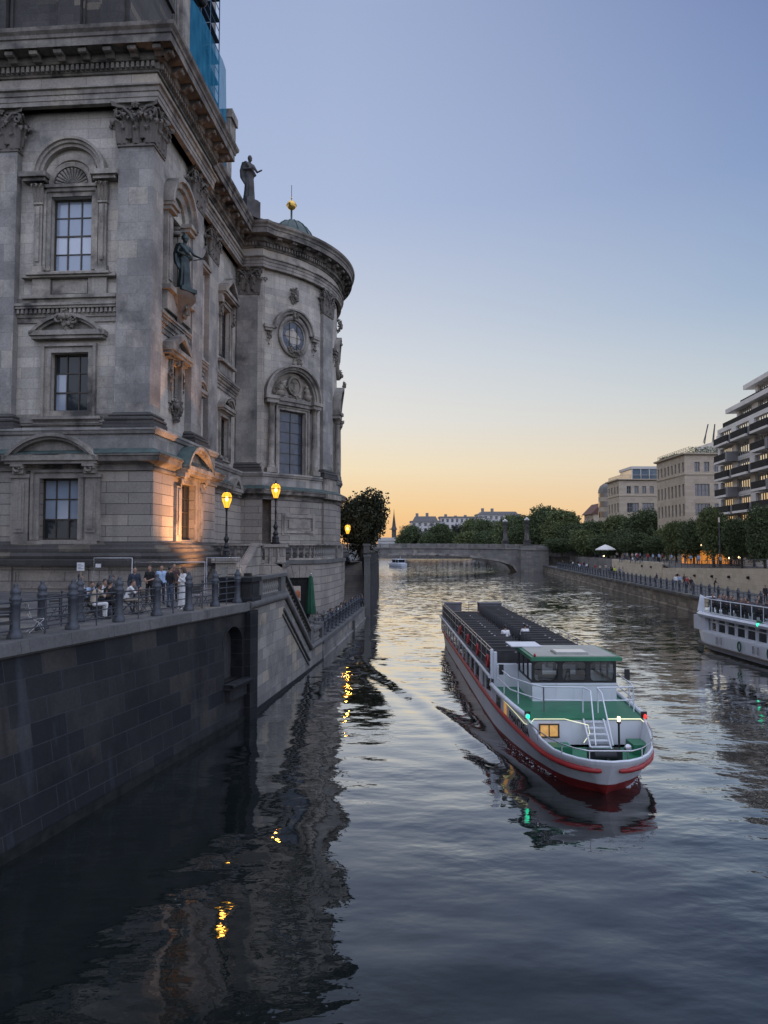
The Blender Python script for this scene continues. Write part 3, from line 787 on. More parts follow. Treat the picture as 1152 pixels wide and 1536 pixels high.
# ------------------------------------------------------------------ quay, terraces, railings, lamps
def frame(o, d):
    l = hypot(*d); dx, dy = d[0] / l, d[1] / l
    return lambda p: (o[0] + dx * p[0] + dy * p[1], o[1] + dy * p[0] - dx * p[1], p[2])
Q0 = (-9.74, 18.24); QD = (.2738, .9618)
fq = frame(Q0, QD)
def XQ(p):
    u, w, z = p
    return fq((u, w + .92 * max(0, min(2.2, 1 - u / 13.6)) * (1 - z / 5.0), z))
qw = thing('quay_wall', 'tall dark stained ashlar quay wall with an arched doorway below the cafe terrace', 'quay wall', (0, 0, 0))
NH = (11.55, 1.9, 13.25, 4.15)
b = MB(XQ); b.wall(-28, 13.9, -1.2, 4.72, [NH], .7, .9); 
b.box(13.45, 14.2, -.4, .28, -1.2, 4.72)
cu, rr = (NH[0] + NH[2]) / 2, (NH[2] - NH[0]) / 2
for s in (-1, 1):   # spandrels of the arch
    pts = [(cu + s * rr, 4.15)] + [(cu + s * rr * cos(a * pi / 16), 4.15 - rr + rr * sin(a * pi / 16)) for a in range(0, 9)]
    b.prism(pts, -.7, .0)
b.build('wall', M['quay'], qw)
b = MB(XQ)
b.arc(cu, 4.15 - rr, [(rr, -.05), (rr + .16, -.05), (rr + .16, .02), (rr, .02)], 0, pi, 12)
b.box(NH[0] - .1, NH[2] + .15, -.1, .38, 1.68, 1.9); b.tube([(NH[0] - .1, .38, 1.82), (NH[2] + .15, .38, 1.82)], .09, 8); b.box(NH[0] + .1, NH[2], .0, .22, 1.2, 1.68)
b.build('doorway_ledge', M['quay'], qw)
b = MB(XQ)
for k in range(9):
    u = NH[0] + .02 + k * .187; b.box(u, u + .17, -.62, -.55, 1.9, 4.15)
b.build('plank_door', plain('dark_planks', (.035, .034, .036), .8, 0, .3, 4), qw)
b = MB(XQ)
u = -28.0
while u < 13.9:
    v = min(u + 1.9, 13.95); b.box(u + .006, v - .006, -1.1, .17, 4.72, 5.05); b.poly([(u, .17, 4.72), (v, .17, 4.72), (v, .1, 4.66), (u, .1, 4.66)]); u = v
b.build('coping', M['coping'], qw)
b = MB(XQ); b.wall(-28, 14.2, -1.2, .25, (), .1, 1.0, .06)
b.build('waterline_band', plain('wet_algae_stone', (.012, .0135, .012), .8, 0, .6, 2.5, spec=.15), qw)

ter = MB(); ter.poly([(-14.2, -8, 4.99), (-15.1, 0, 4.99), (-6.2, 31.4, 4.99), (-6.0, 37.5, 4.99), (-8.2, 46, 4.99), (-8.2, 50, 4.99), (-40, 50, 4.99), (-40, -8, 4.99)])
tag(ter.build('terrace_paving', M['paving']), kind='structure')
# land on the left behind everything
lm = MB(); lm.poly([(-2.3, 84.5, 5.7), (-1.2, 100, 5.7), (-1.1, 140, 5.7), (-3, 214, 5.7), (-10, 232, 5.7), (-300, 232, 5.7), (-300, 82, 5.7), (-4.2, 82, 5.7)])
tag(lm.build('embankment_ground', M['paving']), kind='structure')

S0 = (-5.85, 31.9); SD = (1.43, 13.15); XSW = frame(S0, SD)
sw = thing('stair_wall', 'pale patched ashlar wall of the river stair with sloping stone string and balustrade', 'stair wall', (0, 0, 0))
b = MB(XSW)
P = [(-.3, -1.2), (16.4, -1.2), (16.4, 1.2), (12.15, 1.2), (5.75, 4.82), (-.3, 4.82)]
b.prism(P, -.7, 0.0); b.build('wall', M['quay_lt'], sw)
b = MB(XSW)
b.tube([(-.6, .02, 4.93), (5.85, .02, 4.93), (12.25, .02, 1.32), (16.2, .02, 1.32)], .19, 8)
b.tube([(5.5, .05, 4.25), (11.9, .05, .62)], .09, 4); b.tube([(5.3, .03, 4.0), (11.75, .03, .36)], .06, 4)
b.prism([(-.6, 4.82), (5.75, 4.82), (12.15, 1.2), (16.3, 1.2), (16.3, 1.36), (12.2, 1.36), (5.8, 5.04), (-.6, 5.04)], -.75, .1)
b.build('string_moulding', M['coping'], sw)
b = MB(XSW); b.prism([(-.3, -1.2), (16.4, -1.2), (16.4, .05), (-.3, .22)], 0, .1); b.build('footing', M['quay'], sw)
def baluster_mesh(h):
    mb = MB(); k = h / .8
    mb.lathe([(.1, 0), (.1, .08 * k), (.06, .1 * k), (.055, .14 * k), (.115, .3 * k), (.12, .36 * k), (.09, .5 * k), (.05, .62 * k), (.05, .66 * k), (.075, .69 * k), (.05, .71 * k), (.1, .73 * k), (.1, .8 * k)], n=10)
    o = mb.build('baluster', M['quay_lt']); me = o.data; bpy.data.objects.remove(o); return me
BAL = baluster_mesh(.75); BALT = baluster_mesh(.9)
bs = thing('stair_balustrade', 'stone balustrade that steps down the river stair from corner pedestal to lower terrace', 'balustrade', (0, 0, 0))
b = MB(XSW)
b.box(-.5, 1.0, -1.5, .12, 5.04, 5.28); b.box(-.4, .9, -1.4, .02, 5.28, 5.95); b.box(-.5, 1.0, -1.5, .12, 5.95, 6.14); b.box(-.2, .7, .02, .05, 5.4, 5.85)
b.build('corner_pedestal', M['quay'], bs)
b = MB(XSW)
b.box(1.0, 5.9, -.4, .06, 5.04, 5.22); b.box(1.0, 5.9, -.42, .1, 5.97, 6.13); b.box(4.9, 5.8, -.4, .04, 5.22, 5.97); b.box(1.0, 1.5, -.4, .03, 5.22, 5.97)
b.prism([(5.9, 5.04), (12.2, 1.42), (12.2, 1.6), (5.9, 5.22)], -.4, .05); b.prism([(5.9, 5.95), (12.2, 2.33), (12.2, 2.5), (5.9, 6.12)], -.44, .1)
b.box(12.2, 13.0, -.4, .06, 1.36, 2.5); b.box(12.1, 13.1, -.48, .14, 2.5, 2.64)
b.box(13.0, 16.0, -.4, .04, 1.36, 1.5); b.box(13.0, 16.0, -.42, .1, 2.2, 2.36); b.box(15.6, 16.2, -.45, .08, 1.36, 2.5)
b.build('handrail', M['coping'], bs)
for k in range(9): inst('baluster', BAL, bs, XSW((1.75 + k * .37, -.17, 5.22)))
for k in range(15):
    u = 6.2 + k * .41; inst('baluster', BAL, bs, XSW((u, -.17, 5.22 - (u - 5.9) * .5746 - .02)), 0, (1, 1, .98))
for k in range(7): inst('baluster', BAL, bs, XSW((13.25 + k * .36, -.17, 1.5)), 0, (1, 1, .93))
# steps of the river stair
b = MB(XSW)
for k in range(21):
    u = 5.9 + k * .305; b.box(u, u + .31, -3.2, -.7, -.5, 4.99 - (k + 1) * .175)
tag(b.build('river_steps', M['paving']), kind='structure')
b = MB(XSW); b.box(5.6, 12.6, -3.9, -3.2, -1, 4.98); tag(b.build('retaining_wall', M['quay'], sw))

# lower terrace
LQ = [(-4.12, 47.9), (-3.5, 55), (-2.9, 63), (-2.35, 70.3), (-1.9, 77), (-1.45, 86), (-1.2, 100), (-1.1, 140), (-3, 214)]
b = MB(); b.poly([(-9.5, 44, 1.22)] + [(-4.4, 44, 1.22), (-4.12, 47.9, 1.22)] + [(x, y, 1.22) for x, y in LQ[1:5]] + [(-1.8, 79, 1.22), (-9.5, 79, 1.22)])
tag(b.build('lower_terrace_paving', M['paving']), kind='structure')
lw = thing('lower_quay_wall', 'low curved stone quay wall carrying the lower cafe terrace', 'quay wall', (0, 0, 0))
b = MB(); b.sweep(LQ[:5], [(.15, -1.2), (.12, .1), (0, .12), (0, 1.05)]); b.build('wall', M['quay_lt'], lw)
b = MB(); b.sweep(LQ[:5], [(0, 1.05), (.14, 1.06), (.14, 1.34), (-.5, 1.36), (-.5, 1.2)]); b.build('coping', M['coping'], lw)
b = MB(); b.box(-3.75, -3.15, 63.2, 66, .6, 1.4); b.box(-3.5, -2.6, 64, 65.4, -1, .9); b.build('landing_block', M['coping'], lw)
uw = thing('embankment_wall', 'stone embankment wall running from the far stair towards the arched bridge', 'quay wall', (0, 0, 0))
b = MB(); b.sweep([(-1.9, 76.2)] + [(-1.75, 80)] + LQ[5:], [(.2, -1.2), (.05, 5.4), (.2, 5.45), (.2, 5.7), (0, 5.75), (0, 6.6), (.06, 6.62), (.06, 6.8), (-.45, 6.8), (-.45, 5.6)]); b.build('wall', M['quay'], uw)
b = MB(); b.box(-2.1, -1.5, 75.4, 76.9, -1, 6.4); b.box(-2.18, -1.42, 75.3, 77.0, 6.4, 6.65); b.box(-2.4, -1.7, 84, 85, 5.6, 7.6); b.box(-2.5, -1.6, 83.9, 85.1, 7.6, 7.85)
b.build('stair_pier', M['coping'], uw)
b = MB()
for k in range(26): b.box(-4.6, -2.1, 75.6 + k * .33, 75.94 + k * .33, 1.0, 1.22 + (k + 1) * .172)
tag(b.build('far_steps', M['bridge']), kind='structure')

# upper platform round the apse
PF = [(-7.05, 49.6), (-7.05, 52), (-8.1, 58.55)]; PF2 = [(-5.86, 59.66), (-5.4, 60.4), (-4.95, 62.6), (-4.5, 66), (-4.05, 71), (-4.2, 76), (-5.5, 83)]
pf = thing('apse_platform', 'raised stone platform below the round apse with a barred doorway in its wall', 'platform', (0, 0, 0))
XD = frame((-8.1, 58.55), (2.24, 1.11)); LD = hypot(2.24, 1.11)
DH = (.28, 1.22, 2.2, 4.95)
b = MB(); b.sweep(PF, [(0, .5), (0, 6.05)]); b.sweep(PF2, [(.0, .5), (.0, 6.05)])
b.poly([(-30, 49.6, 6.3), (-7.05, 49.6, 6.3), (-7.05, 52, 6.3), (-8.1, 58.55, 6.3)] + [(x, y, 6.3) for x, y in PF2] + [(-30, 83, 6.3)])
b.poly([(-30, 49.6, 4), (-7.05, 49.6, 4), (-7.05, 49.6, 6.3), (-30, 49.6, 6.3)])
c = MB(XD); c.wall(0, LD, .5, 6.05, [DH], .6)
o0 = len(b.v); b.v += [c.xf(p) if 0 else p for p in c.v]; b.f += [[i + o0 for i in f] for f in c.f]; b.uv += c.uv; b.mi += c.mi; b.sm += c.sm
b.build('wall', M['dom_rust'], pf)
b = MB(); b.sweep(PF + PF2, [(0, 6.02), (.18, 6.08), (.18, 6.38), (-.6, 6.4)]); b.build('coping', M['coping'], pf)
b = MB(XD)
for k, (t0, t1) in enumerate(((-.5, -.28), (-.26, -.06), (-.04, .16), (.18, .38))):
    a = DH[0] + (DH[2] - DH[0]) * k / 4; e = DH[0] + (DH[2] - DH[0]) * (k + 1) / 4
    b.prism([(a + .015, 4.95), (e - .015, 4.95), (e - .015 + t1 * .9, 5.9), (a + .015 + t0 * .9, 5.9)], -.05, .06)
b.build('voussoirs', M['dom_trim'], pf)
b = MB(XD)
for k in range(13):
    u = DH[0] + .08 + k * .148; b.box(u - .02, u + .02, -.35, -.31, 1.22, 4.95)
for z in (1.6, 3.6, 4.6): b.box(DH[0], DH[2], -.36, -.3, z, z + .06)
dg = b.build('door_grille', M['black_iron'], pf)
b = MB(XD); b.poly([(DH[0], -.58, 1.2), (DH[2], -.58, 1.2), (DH[2], -.58, 4.95), (DH[0], -.58, 4.95)]); b.build('door_leaf', M['black_iron'], dg)
# terrace stair up to the platform with sloping parapet
b = MB()
for k in range(8): b.box(-11.8, -9.35, 46.9 + k * .34, 49.65, 4.9 + k * .165, 5.0 + (k + 1) * .165)
tag(b.build('terrace_steps', M['paving']), kind='structure')
b = MB(lambda p: (-9.35 + p[1] + p[0] * .06, 44.6 + p[0], p[2]))
b.prism([(0, 4.9), (5.4, 4.9), (5.4, 7.55), (4.6, 7.55), (.5, 5.75), (0, 5.7)], 0, .42); b.prism([(0, 5.72), (.5, 5.77), (4.6, 7.57), (5.4, 7.57), (5.4, 7.75), (4.5, 7.75), (.4, 5.95), (0, 5.9)], -.08, .5)
b.lathe([(.26, 4.95), (.3, 5.3), (.2, 5.6), (.32, 5.9), (.2, 6.3), (.08, 6.6), (0, 6.65)], (.1, .21), 10)
tag(b.build('stair_parapet', M['dom_rust']), 'sloping stone parapet of the short stair behind the corner pedestal', 'parapet')
def balustrade(name, label, pts, z0, z1, ball, sp=.44, piers=()):
    t = thing(name, label, 'balustrade')
    b = MB(); b.sweep(pts, [(.22, z0), (.22, z0 + .16), (-.22, z0 + .16), (-.22, z0)]); b.sweep(pts, [(.22, z1 - .16), (.26, z1 - .12), (.26, z1), (-.26, z1), (-.26, z1 - .12), (-.22, z1 - .16)])
    for x, y in piers: b.box(x - .32, x + .32, y - .32, y + .32, z0, z1 - .17)
    b.build('rail', M['dom_trim'], t)
    hh = (z1 - .16 - (z0 + .16)) / .9
    for (a, c, l) in along(pts, sp):
        n = int(l / sp)
        for k in range(n):
            f = (k + .5) / n; inst('baluster', BALT, t, (a[0] + (c[0] - a[0]) * f, a[1] + (c[1] - a[1]) * f, z0 + .16), 0, (1.15, 1.15, hh))
    return t
balustrade('stone_balustrade', 'bulbous stone balustrade on the platform edge under the apse panel', [(-7.9, 58.95), (-5.95, 59.95), (-5.3, 62.6), (-4.85, 66), (-4.4, 71)], 6.4, 7.75, BALT, .46, [(-4.7, 67.6), (-4.4, 71)])
balustrade('stone_balustrade', 'stone balustrade left of the lamp pedestal behind the short stair', [(-12.4, 49.9), (-8.45, 50.4)], 6.4, 7.7, BALT, .44)
def pedestal(x, y, h, z0, z1, label, panel=True):
    b = MB(); b.box(x - h, x + h, y - h, y + h, z0, z0 + .3); b.box(x - h + .1, x + h - .1, y - h + .1, y + h - .1, z0 + .3, z1 - .22); b.box(x - h - .06, x + h + .06, y - h - .06, y + h + .06, z1 - .22, z1)
    t = thing('lamp_pedestal', label, 'pedestal')
    b.build('block', M['dom_rust'], t)
    b = MB()
    if panel:
        for k in (-1, 1): b.lathe([(.1, z0 + .5), (.18, z0 + .75), (.09, z1 - .5), (.12, z1 - .3)], (x + k * .28, y - h + .06), 10)
    else: b.box(x - h + .35, x + h - .35, y - h + .06, y - h + .1, z0 + .5, z1 - .4)
    b.build('panel', M['quay_lt'], t)
pedestal(-7.75, 51.0, .75, 5.0, 7.68, 'square stone pedestal under the lamp nearer the apse')
pedestal(-7.42, 33.6, .5, 4.95, 6.98, 'square stone pedestal under the lamp nearest the lit corner', False)

# lamps
M['lampglass'] = None
t = NT('amber_lamp_glass')
tr = t.n('BsdfTransparent', Color=(1, .78, .3, 1)); em = t.n('Emission', Color=(1, .50, .055, 1), Strength=2.6)
mx = t.n('MixShader', Fac=.42); t.nt.links.new(tr.outputs[0], mx.inputs[1]); t.nt.links.new(em.outputs[0], mx.inputs[2])
t.nt.links.new(mx.outputs[0], t.nt.nodes['Material Output'].inputs[0]); M['lampglass'] = t.mat
M['bulb'] = plain('glowing_mantle', (1, .8, .4), .5, 0, 0, emit=(1, .72, .3), es=30)
def lamp(loc, label, s=1.0, energy=0):
    t = thing('street_lamp', label, 'street lamp', loc, U(0, 1), 'old globe lamps along the terrace')
    b = MB()
    b.lathe([(.34, 0), (.36, .12), (.26, .18), (.24, .42), (.28, .46), (.2, .56), (.14, .66)], n=8, smooth=False)
    b.lathe([(.14, .62), (.2, .72), (.2, .8), (.11, .92), (.085, 1.0), (.12, 1.1), (.17, 1.22), (.17, 1.32), (.09, 1.45), (.075, 1.55), (.095, 1.58), (.07, 1.62), (.068, 2.4), (.09, 2.43), (.062, 2.47), (.055, 3.1), (.09, 3.14), (.06, 3.2), (.14, 3.3), (.16, 3.36)], n=12)
    b.build('post', M['black_iron'], t)
    z = 3.36
    b = MB(); prof = [(.15, z), (.2, z + .18), (.3, z + .45), (.34, z + .66), (.33, z + .82), (.26, z + .96), (.16, z + 1.04)]
    b.lathe(prof, n=12); g = b.build('lantern_glass', M['lampglass'], t)
    b = MB()
    for k in range(6):
        a = k * pi / 3; b.tube([(r * 1.01 * cos(a), r * 1.01 * sin(a), zz) for r, zz in prof], .012, 4)
    b.lathe([(.346, z + .64), (.352, z + .67), (.34, z + .7)], n=12); b.lathe([(.17, z + 1.03), (.2, z + 1.06), (.1, z + 1.14), (.05, z + 1.2), (.06, z + 1.25), (0, z + 1.32)], n=10); b.build('lantern_cage', M['black_iron'], t)
    b = MB(); b.ell((0, 0, z + .6), .1, .1, .16, 10, 8); b.build('light_bulb', M['bulb'], t)
    t.scale = (s, s, s)
    if energy:
        L = bpy.data.lights.new('lamp_light', 'POINT'); L.energy = energy; L.color = (1, .52, .2); L.shadow_soft_size = .16
        o = bpy.data.objects.new('lamp_light', L); COL.objects.link(o); o.location = (loc[0], loc[1], loc[2] + (z + .86) * s)
    return t
lamp((-7.42, 33.6, 6.98), 'lit amber globe lamp nearest the orange lit cathedral corner', .70, 90)
lamp((-7.75, 51.0, 7.68), 'lit amber globe lamp on the pedestal in front of the apse', .98, 300)
lamp((-4.2, 82.5, 5.7), 'small lit amber lamp beside the dark tree past the apse', .98, 250)

# iron railings: heavy posts, light stanchions and four bars
def post_mesh():
    b = MB()
    b.lathe([(.2, 0), (.21, .1), (.17, .16), (.16, .2), (.135, .26), (.13, .9), (.15, .93), (.13, .97), (.165, 1.02), (.165, 1.08), (.12, 1.12), (.14, 1.2), (.15, 1.26), (.1, 1.33), (.055, 1.37), (.07, 1.42), (.04, 1.47), (0, 1.49)], n=10)
    o = b.build('post', M['iron']); me = o.data; bpy.data.objects.remove(o); return me
POST = post_mesh()
def railing(label, pts, z, zend=None, group=None, rails=(.22, .47, .72, .97), rad=.021, sc_=1.0, thin=True, cat='railing', mat='iron'):
    t = thing('iron_railing', label, cat, (0, 0, 0), 0, group)
    zz = [z + ((zend - z) * i / (len(pts) - 1) if zend is not None else 0) for i in range(len(pts))]
    for p, q in zip(pts, zz): inst('post', POST, t, (p[0], p[1], q), U(0, 1), (sc_,) * 3)
    b = MB()
    for (p, q, z0, z1) in zip(pts, pts[1:], zz, zz[1:]):
        for h in rails: b.tube([(p[0], p[1], z0 + h), (q[0], q[1], z1 + h)], rad * (1.3 if h == rails[-1] else 1), 5, False)
    b.build('rail', M[mat], t)
    if thin:
        for (p, q, z0, z1) in zip(pts, pts[1:], zz, zz[1:]):
            x, y, w = (p[0] + q[0]) / 2, (p[1] + q[1]) / 2, (z0 + z1) / 2
            b = MB(); b.tube([(x, y, w), (x, y, w + 1.06)], .024, 5); b.ell((x, y, w + 1.08), .045, .045, .045, 6, 4); b.build('stanchion', M[mat], t)
    return t
RY = [13.0, 15.05, 17.1, 19.17, 21.3, 23.4, 25.45, 27.48, 29.42, 31.3]
railing('grey cast iron railing on the coping of the tall dark quay wall', [(-9.74 - .38 + .2846 * (y - 18.24), y) for y in RY], 5.05)
railing('short inner iron railing behind the quayside one at the cafe entrance', [(-10.3, 21.6), (-10.2, 24.0), (-10.0, 26.2)], 5.0)
lp = []
for i in range(15):
    y = 48.3 + i * 1.95; x = None
    for (a, c) in zip(LQ, LQ[1:]):
        if a[1] <= y <= c[1]: x = a[0] + (c[0] - a[0]) * (y - a[1]) / (c[1] - a[1]) - .25
    lp.append((x, y))
railing('low iron railing along the curved lower terrace beside the water', lp[:14], 1.36, mat='iron', sc_=.92)

fx, fy, _ = d2w(4.7, 3.6); t = thing('floodlight_box', 'small floodlight on the terrace that washes the cathedral corner in orange', 'floodlight', (fx, fy, 5.0), -AZ)
b = MB(); b.box(-.2, .2, -.25, .25, 0, .5); b.box(-.25, .1, -.3, .3, .5, .9); b.build('housing', M['black_iron'], t)
b = MB(); b.box(-.26, -.252, -.25, .25, .55, .85); b.build('lit_face', M['bulb'], t)
L = bpy.data.lights.new('floodlight', 'SPOT'); L.energy = 5000; L.color = (1, .44, .17); L.shadow_soft_size = .25; L.spot_size = radians(104); L.spot_blend = .9
o = bpy.data.objects.new('floodlight', L); COL.objects.link(o); o.location = (*d2w(4.2, 3.6)[:2], 6.2)
o.rotation_euler = (Vector(d2w(.1, 4.4, 10.8)) - Vector(o.location)).to_track_quat('-Z', 'Y').to_euler()
# ------------------------------------------------------------------ right bank, bridge, far bank, trees
def foliage(name, c, v=.5):
    t = NT(name); g = t.n('NewGeometry')
    r = t.ramp(g.outputs['Random Per Island'], [(0, tuple(x * (1 - v) for x in c)), (.6, c), (1, tuple(x * (1 + v * 1.2) for x in c))])
    t.set(t.b, 'Base Color', r); t.b.inputs['Roughness'].default_value = .7; t.b.inputs['Specular IOR Level'].default_value = .2
    t.b.inputs['Transmission Weight'].default_value = 0
    return t.mat
M['leaf'] = foliage('dark_green_leaves', (.066, .088, .038)); M['leaf2'] = foliage('olive_leaves', (.10, .122, .048)); M['leaf3'] = foliage('darkest_leaves', (.036, .042, .024))  # the last green is simply the darkest leaf colour
M['bark'] = plain('bark', (.045, .038, .03), .9, 0, .4, 4)
def crown(mb, rr, cx, cz, rx, rz, n, ls, shape='round'):
    """leaf clumps spread through an uneven volume"""
    lobes = []
    for i in range(12):
        a = rr.random() * 2 * pi; e = rr.uniform(-1, .85)
        lobes.append((rx * .5 * cos(a) * sqrt(1 - min(1, e * e) * .8), rx * .5 * sin(a) * sqrt(1 - min(1, e * e) * .8), rz * .55 * e, rr.uniform(.3, .66)))
    lobes.append((0, 0, 0, .75))
    for k in range(n):
        L = rr.choice(lobes)
        while True:
            p = Vector((rr.uniform(-1, 1), rr.uniform(-1, 1), rr.uniform(-1, 1)))
            if .25 < p.length < 1: break
        p = p * (p.length ** -.25)
        if rr.random() < .14: p *= rr.uniform(1.1, 1.35)
        q = Vector((L[0] + p.x * rx * L[3], L[1] + p.y * rx * L[3], L[2] + p.z * rz * L[3]))
        if shape == 'cone': f = 1 - .55 * (q.z / rz * .5 + .5); q.x *= f; q.y *= f
        c = Vector((cx + q.x, q.y, cz + q.z))
        for m in range(rr.randint(5, 8)):
            o = Vector((rr.gauss(0, 1), rr.gauss(0, 1), rr.gauss(0, .8))) * ls * 1.3
            d = Vector((rr.gauss(0, 1), rr.gauss(0, 1), rr.gauss(0, .7))).normalized(); e = d.orthogonal().normalized(); e.rotate(Matrix.Rotation(rr.random() * 6.28, 3, d)); f = d.cross(e)
            h = ls * rr.uniform(.6, 1.2); w = h * .55; pc = c + o
            mb.poly([pc - e * h, pc + f * w, pc + e * h, pc - f * w])
def make_tree(label, seed, h, rx, rz, n, ls, mat='leaf', trunk=.22, shape='round', loc=(0, 0, 0), group='trees along the right bank'):
    rr = random.Random(seed)
    t = thing('tree', label, 'tree', loc, 0, group)
    b = MB(); top = h - rz * 1.1
    pts = [(0, 0, -.3), (.03, .02, h * .15), (-.04, .05, top * .75), (.06, 0, h - rz * .6)]
    b.tube(pts, [trunk * 1.3, trunk, trunk * .8, trunk * .3], 8)
    for k in range(6):
        a = k * 1.05 + rr.random(); z0 = top * rr.uniform(.6, 1.0)
        b.tube([(0, 0, z0), (rx * .3 * cos(a), rx * .3 * sin(a), z0 + rz * .45), (rx * .65 * cos(a), rx * .65 * sin(a), z0 + rz * rr.uniform(.7, 1.2))], [trunk * .5, trunk * .32, trunk * .1], 5)
    b.build('trunk', M['bark'], t)
    b = MB(); crown(b, rr, 0, h - rz, rx, rz, n, ls, shape); b.build('crown', M[mat], t)
    return t

# --- right bank: lower promenade, upper terrace
RQ = [(29.0, 18), (31.2, 40), (33.1, 60), (34.9, 79.2), (38.9, 121), (42.6, 161), (46.6, 203), (47.0, 212)]
def off(path, d):  # shift to the right-hand side (+x)
    return [(x + d, y) for x, y in path]
rb = thing('bank_wall', 'low reddish stone quay wall along the right bank below the promenade railing', 'quay wall')
b = MB(); b.sweep(RQ[::-1], [(.12, -1.2), (.1, .2), (0, .25), (0, 1.75)]); b.build('wall', M['right_quay'], rb)
b = MB(); b.sweep(RQ[::-1], [(0, 1.7), (.22, 1.72), (.22, 2.02), (-.6, 2.04)]); b.build('coping', M['coping'], rb)
b = MB(); rows = [[(x + .3, y, 2.0), (x + 9.2, y, 2.0)] for x, y in RQ]
for r0, r1 in zip(rows, rows[1:]): b.poly([r0[0], r0[1], r1[1], r1[0]])
tag(b.build('promenade_paving', M['paving']), kind='structure')
UWL = [(x + 8.3, y) for x, y in RQ]
def lerpx(path, y):
    for (a, c) in zip(path, path[1:]):
        if a[1] <= y <= c[1]: return a[0] + (c[0] - a[0]) * (y - a[1]) / (c[1] - a[1])
    return path[-1][0]
def uwp(y0, y1, st=6):
    n = max(1, int((y1 - y0) / st)); return [(lerpx(UWL, y0 + (y1 - y0) * i / n), y0 + (y1 - y0) * i / n) for i in range(n + 1)]
sa = thing('sandstone_wall', 'long pale sandstone wall between the lower promenade and the tree terrace', 'wall')
def vwall(path, zf, out, name, mat, par, z0=1.9, cap=None):
    b = MB(); L = 0
    for (a, c) in zip(path, path[1:]):
        l = hypot(c[0] - a[0], c[1] - a[1]); za, zc = zf(a[1]), zf(c[1])
        b.poly([(a[0], a[1], z0), (c[0], c[1], z0), (c[0], c[1], zc), (a[0], a[1], za)], [(L, z0), (L + l, z0), (L + l, zc), (L, za)])
        b.poly([(a[0], a[1], za), (c[0], c[1], zc), (c[0] + .6, c[1], zc), (a[0] + .6, a[1], za)]); L += l
    return b.build(name, M[mat], par)
zw = lambda y: 5.15 - .0275 * (y - 76) if y > 76 else 5.15
vwall(uwp(20, 122), zw, 0, 'lower_wall', 'sand', sa)
vwall([(x - .25, y) for x, y in uwp(121.5, 158)], lambda y: 4.78, 0, 'upper_wall', 'sand', sa)
vwall([(x - .1, y) for x, y in uwp(158, 213)], lambda y: 4.72, 0, 'stone_wall', 'bridge', sa)
b = MB(); xx = lerpx(UWL, 121.5); b.poly([(xx - .25, 121.5, 1.9), (xx + 1, 121.5, 1.9), (xx + 1, 121.5, 4.78), (xx - .25, 121.5, 4.78)]); b.build('wall_end', M['sand'], sa)
for y in (86, 92, 98, 105, 113, 127, 133): 
    x = lerpx(UWL, y) - (.25 if y > 121 else 0); q = MB(); z = zw(y) - 1.1 if y < 121 else 3.9
    q.box(x - .2, x - .0, y - .17, y + .17, z - .18, z + .18); q.box(x - .3, x - .2, y - .1, y + .1, z - .1, z + .1); q.build('wall_light', M['black_iron'], sa)
b = MB(); b.poly([(x + .02, y, 4.6 if y > 120 else max(3.8, zw(y) - .02)) for x, y in uwp(20, 214)] + [(300, 214, 4.6), (300, 20, 4.6)])
tag(b.build('terrace_ground', plain('terrace_gravel', (.10, .095, .085), .9, 0, .3, 1.5)), kind='structure')
# railing on the sandstone wall
gt = thing('terrace_railing', 'thin steel railing on top of the sandstone wall in front of the trees', 'railing')
b = MB(); p = uwp(30, 121, 3)
for a, c in zip(p, p[1:]):
    for h in (.25, .5, .75, 1.05): b.tube([(a[0] + .2, a[1], zw(a[1]) + h), (c[0] + .2, c[1], zw(c[1]) + h)], .022 if h < 1 else .04, 4, False)
b.build('rail', M['iron'], gt)
for i, a in enumerate(p):
    if i % 1 == 0: q = MB(); q.box(a[0] + .17, a[0] + .23, a[1] - .03, a[1] + .03, zw(a[1]), zw(a[1]) + 1.08); q.build('post', M['iron'], gt)
ry = [26 + i * 2.55 for i in range(64)]
railing('long cast iron railing along the right bank promenade above the water', [(lerpx(RQ, y) + .3, y) for y in ry], 2.04, rails=(.3, .65, 1.0), rad=.03)

# --- buildings of the right bank
M['bA'] = plain('pale_concrete', (.68, .64, .585), .8, 0, .12, .4); M['bB'] = ashlar('limestone_facade', (.40, .33, .245), (.50, .42, .315), (.30, .25, .19), 1.2, .7, .008, (.2, .17, .13), soot_lo=.6, soot_hi=.95, streak=.2)
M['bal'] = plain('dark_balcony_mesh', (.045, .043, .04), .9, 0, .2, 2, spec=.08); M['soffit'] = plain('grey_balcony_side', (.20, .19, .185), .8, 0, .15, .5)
M['frame_w'] = plain('pale_window_bars', (.5, .48, .44), .6, 0, 0); M['greyf'] = plain('grey_window_frame', (.16, .16, .16), .6, 0, 0)
M['gw'] = glass('mirror_window', (.03, .03, .03), .03); M['gw'].node_tree.nodes['Principled BSDF'].inputs['Metallic'].default_value = 1
M['gw'].node_tree.nodes['Principled BSDF'].inputs['Base Color'].default_value = (.78, .76, .72, 1)
M['gw2'] = glass('office_glass', (.06, .065, .075), .06)
M['gw2'].node_tree.nodes['Principled BSDF'].inputs['IOR'].default_value = 2.0
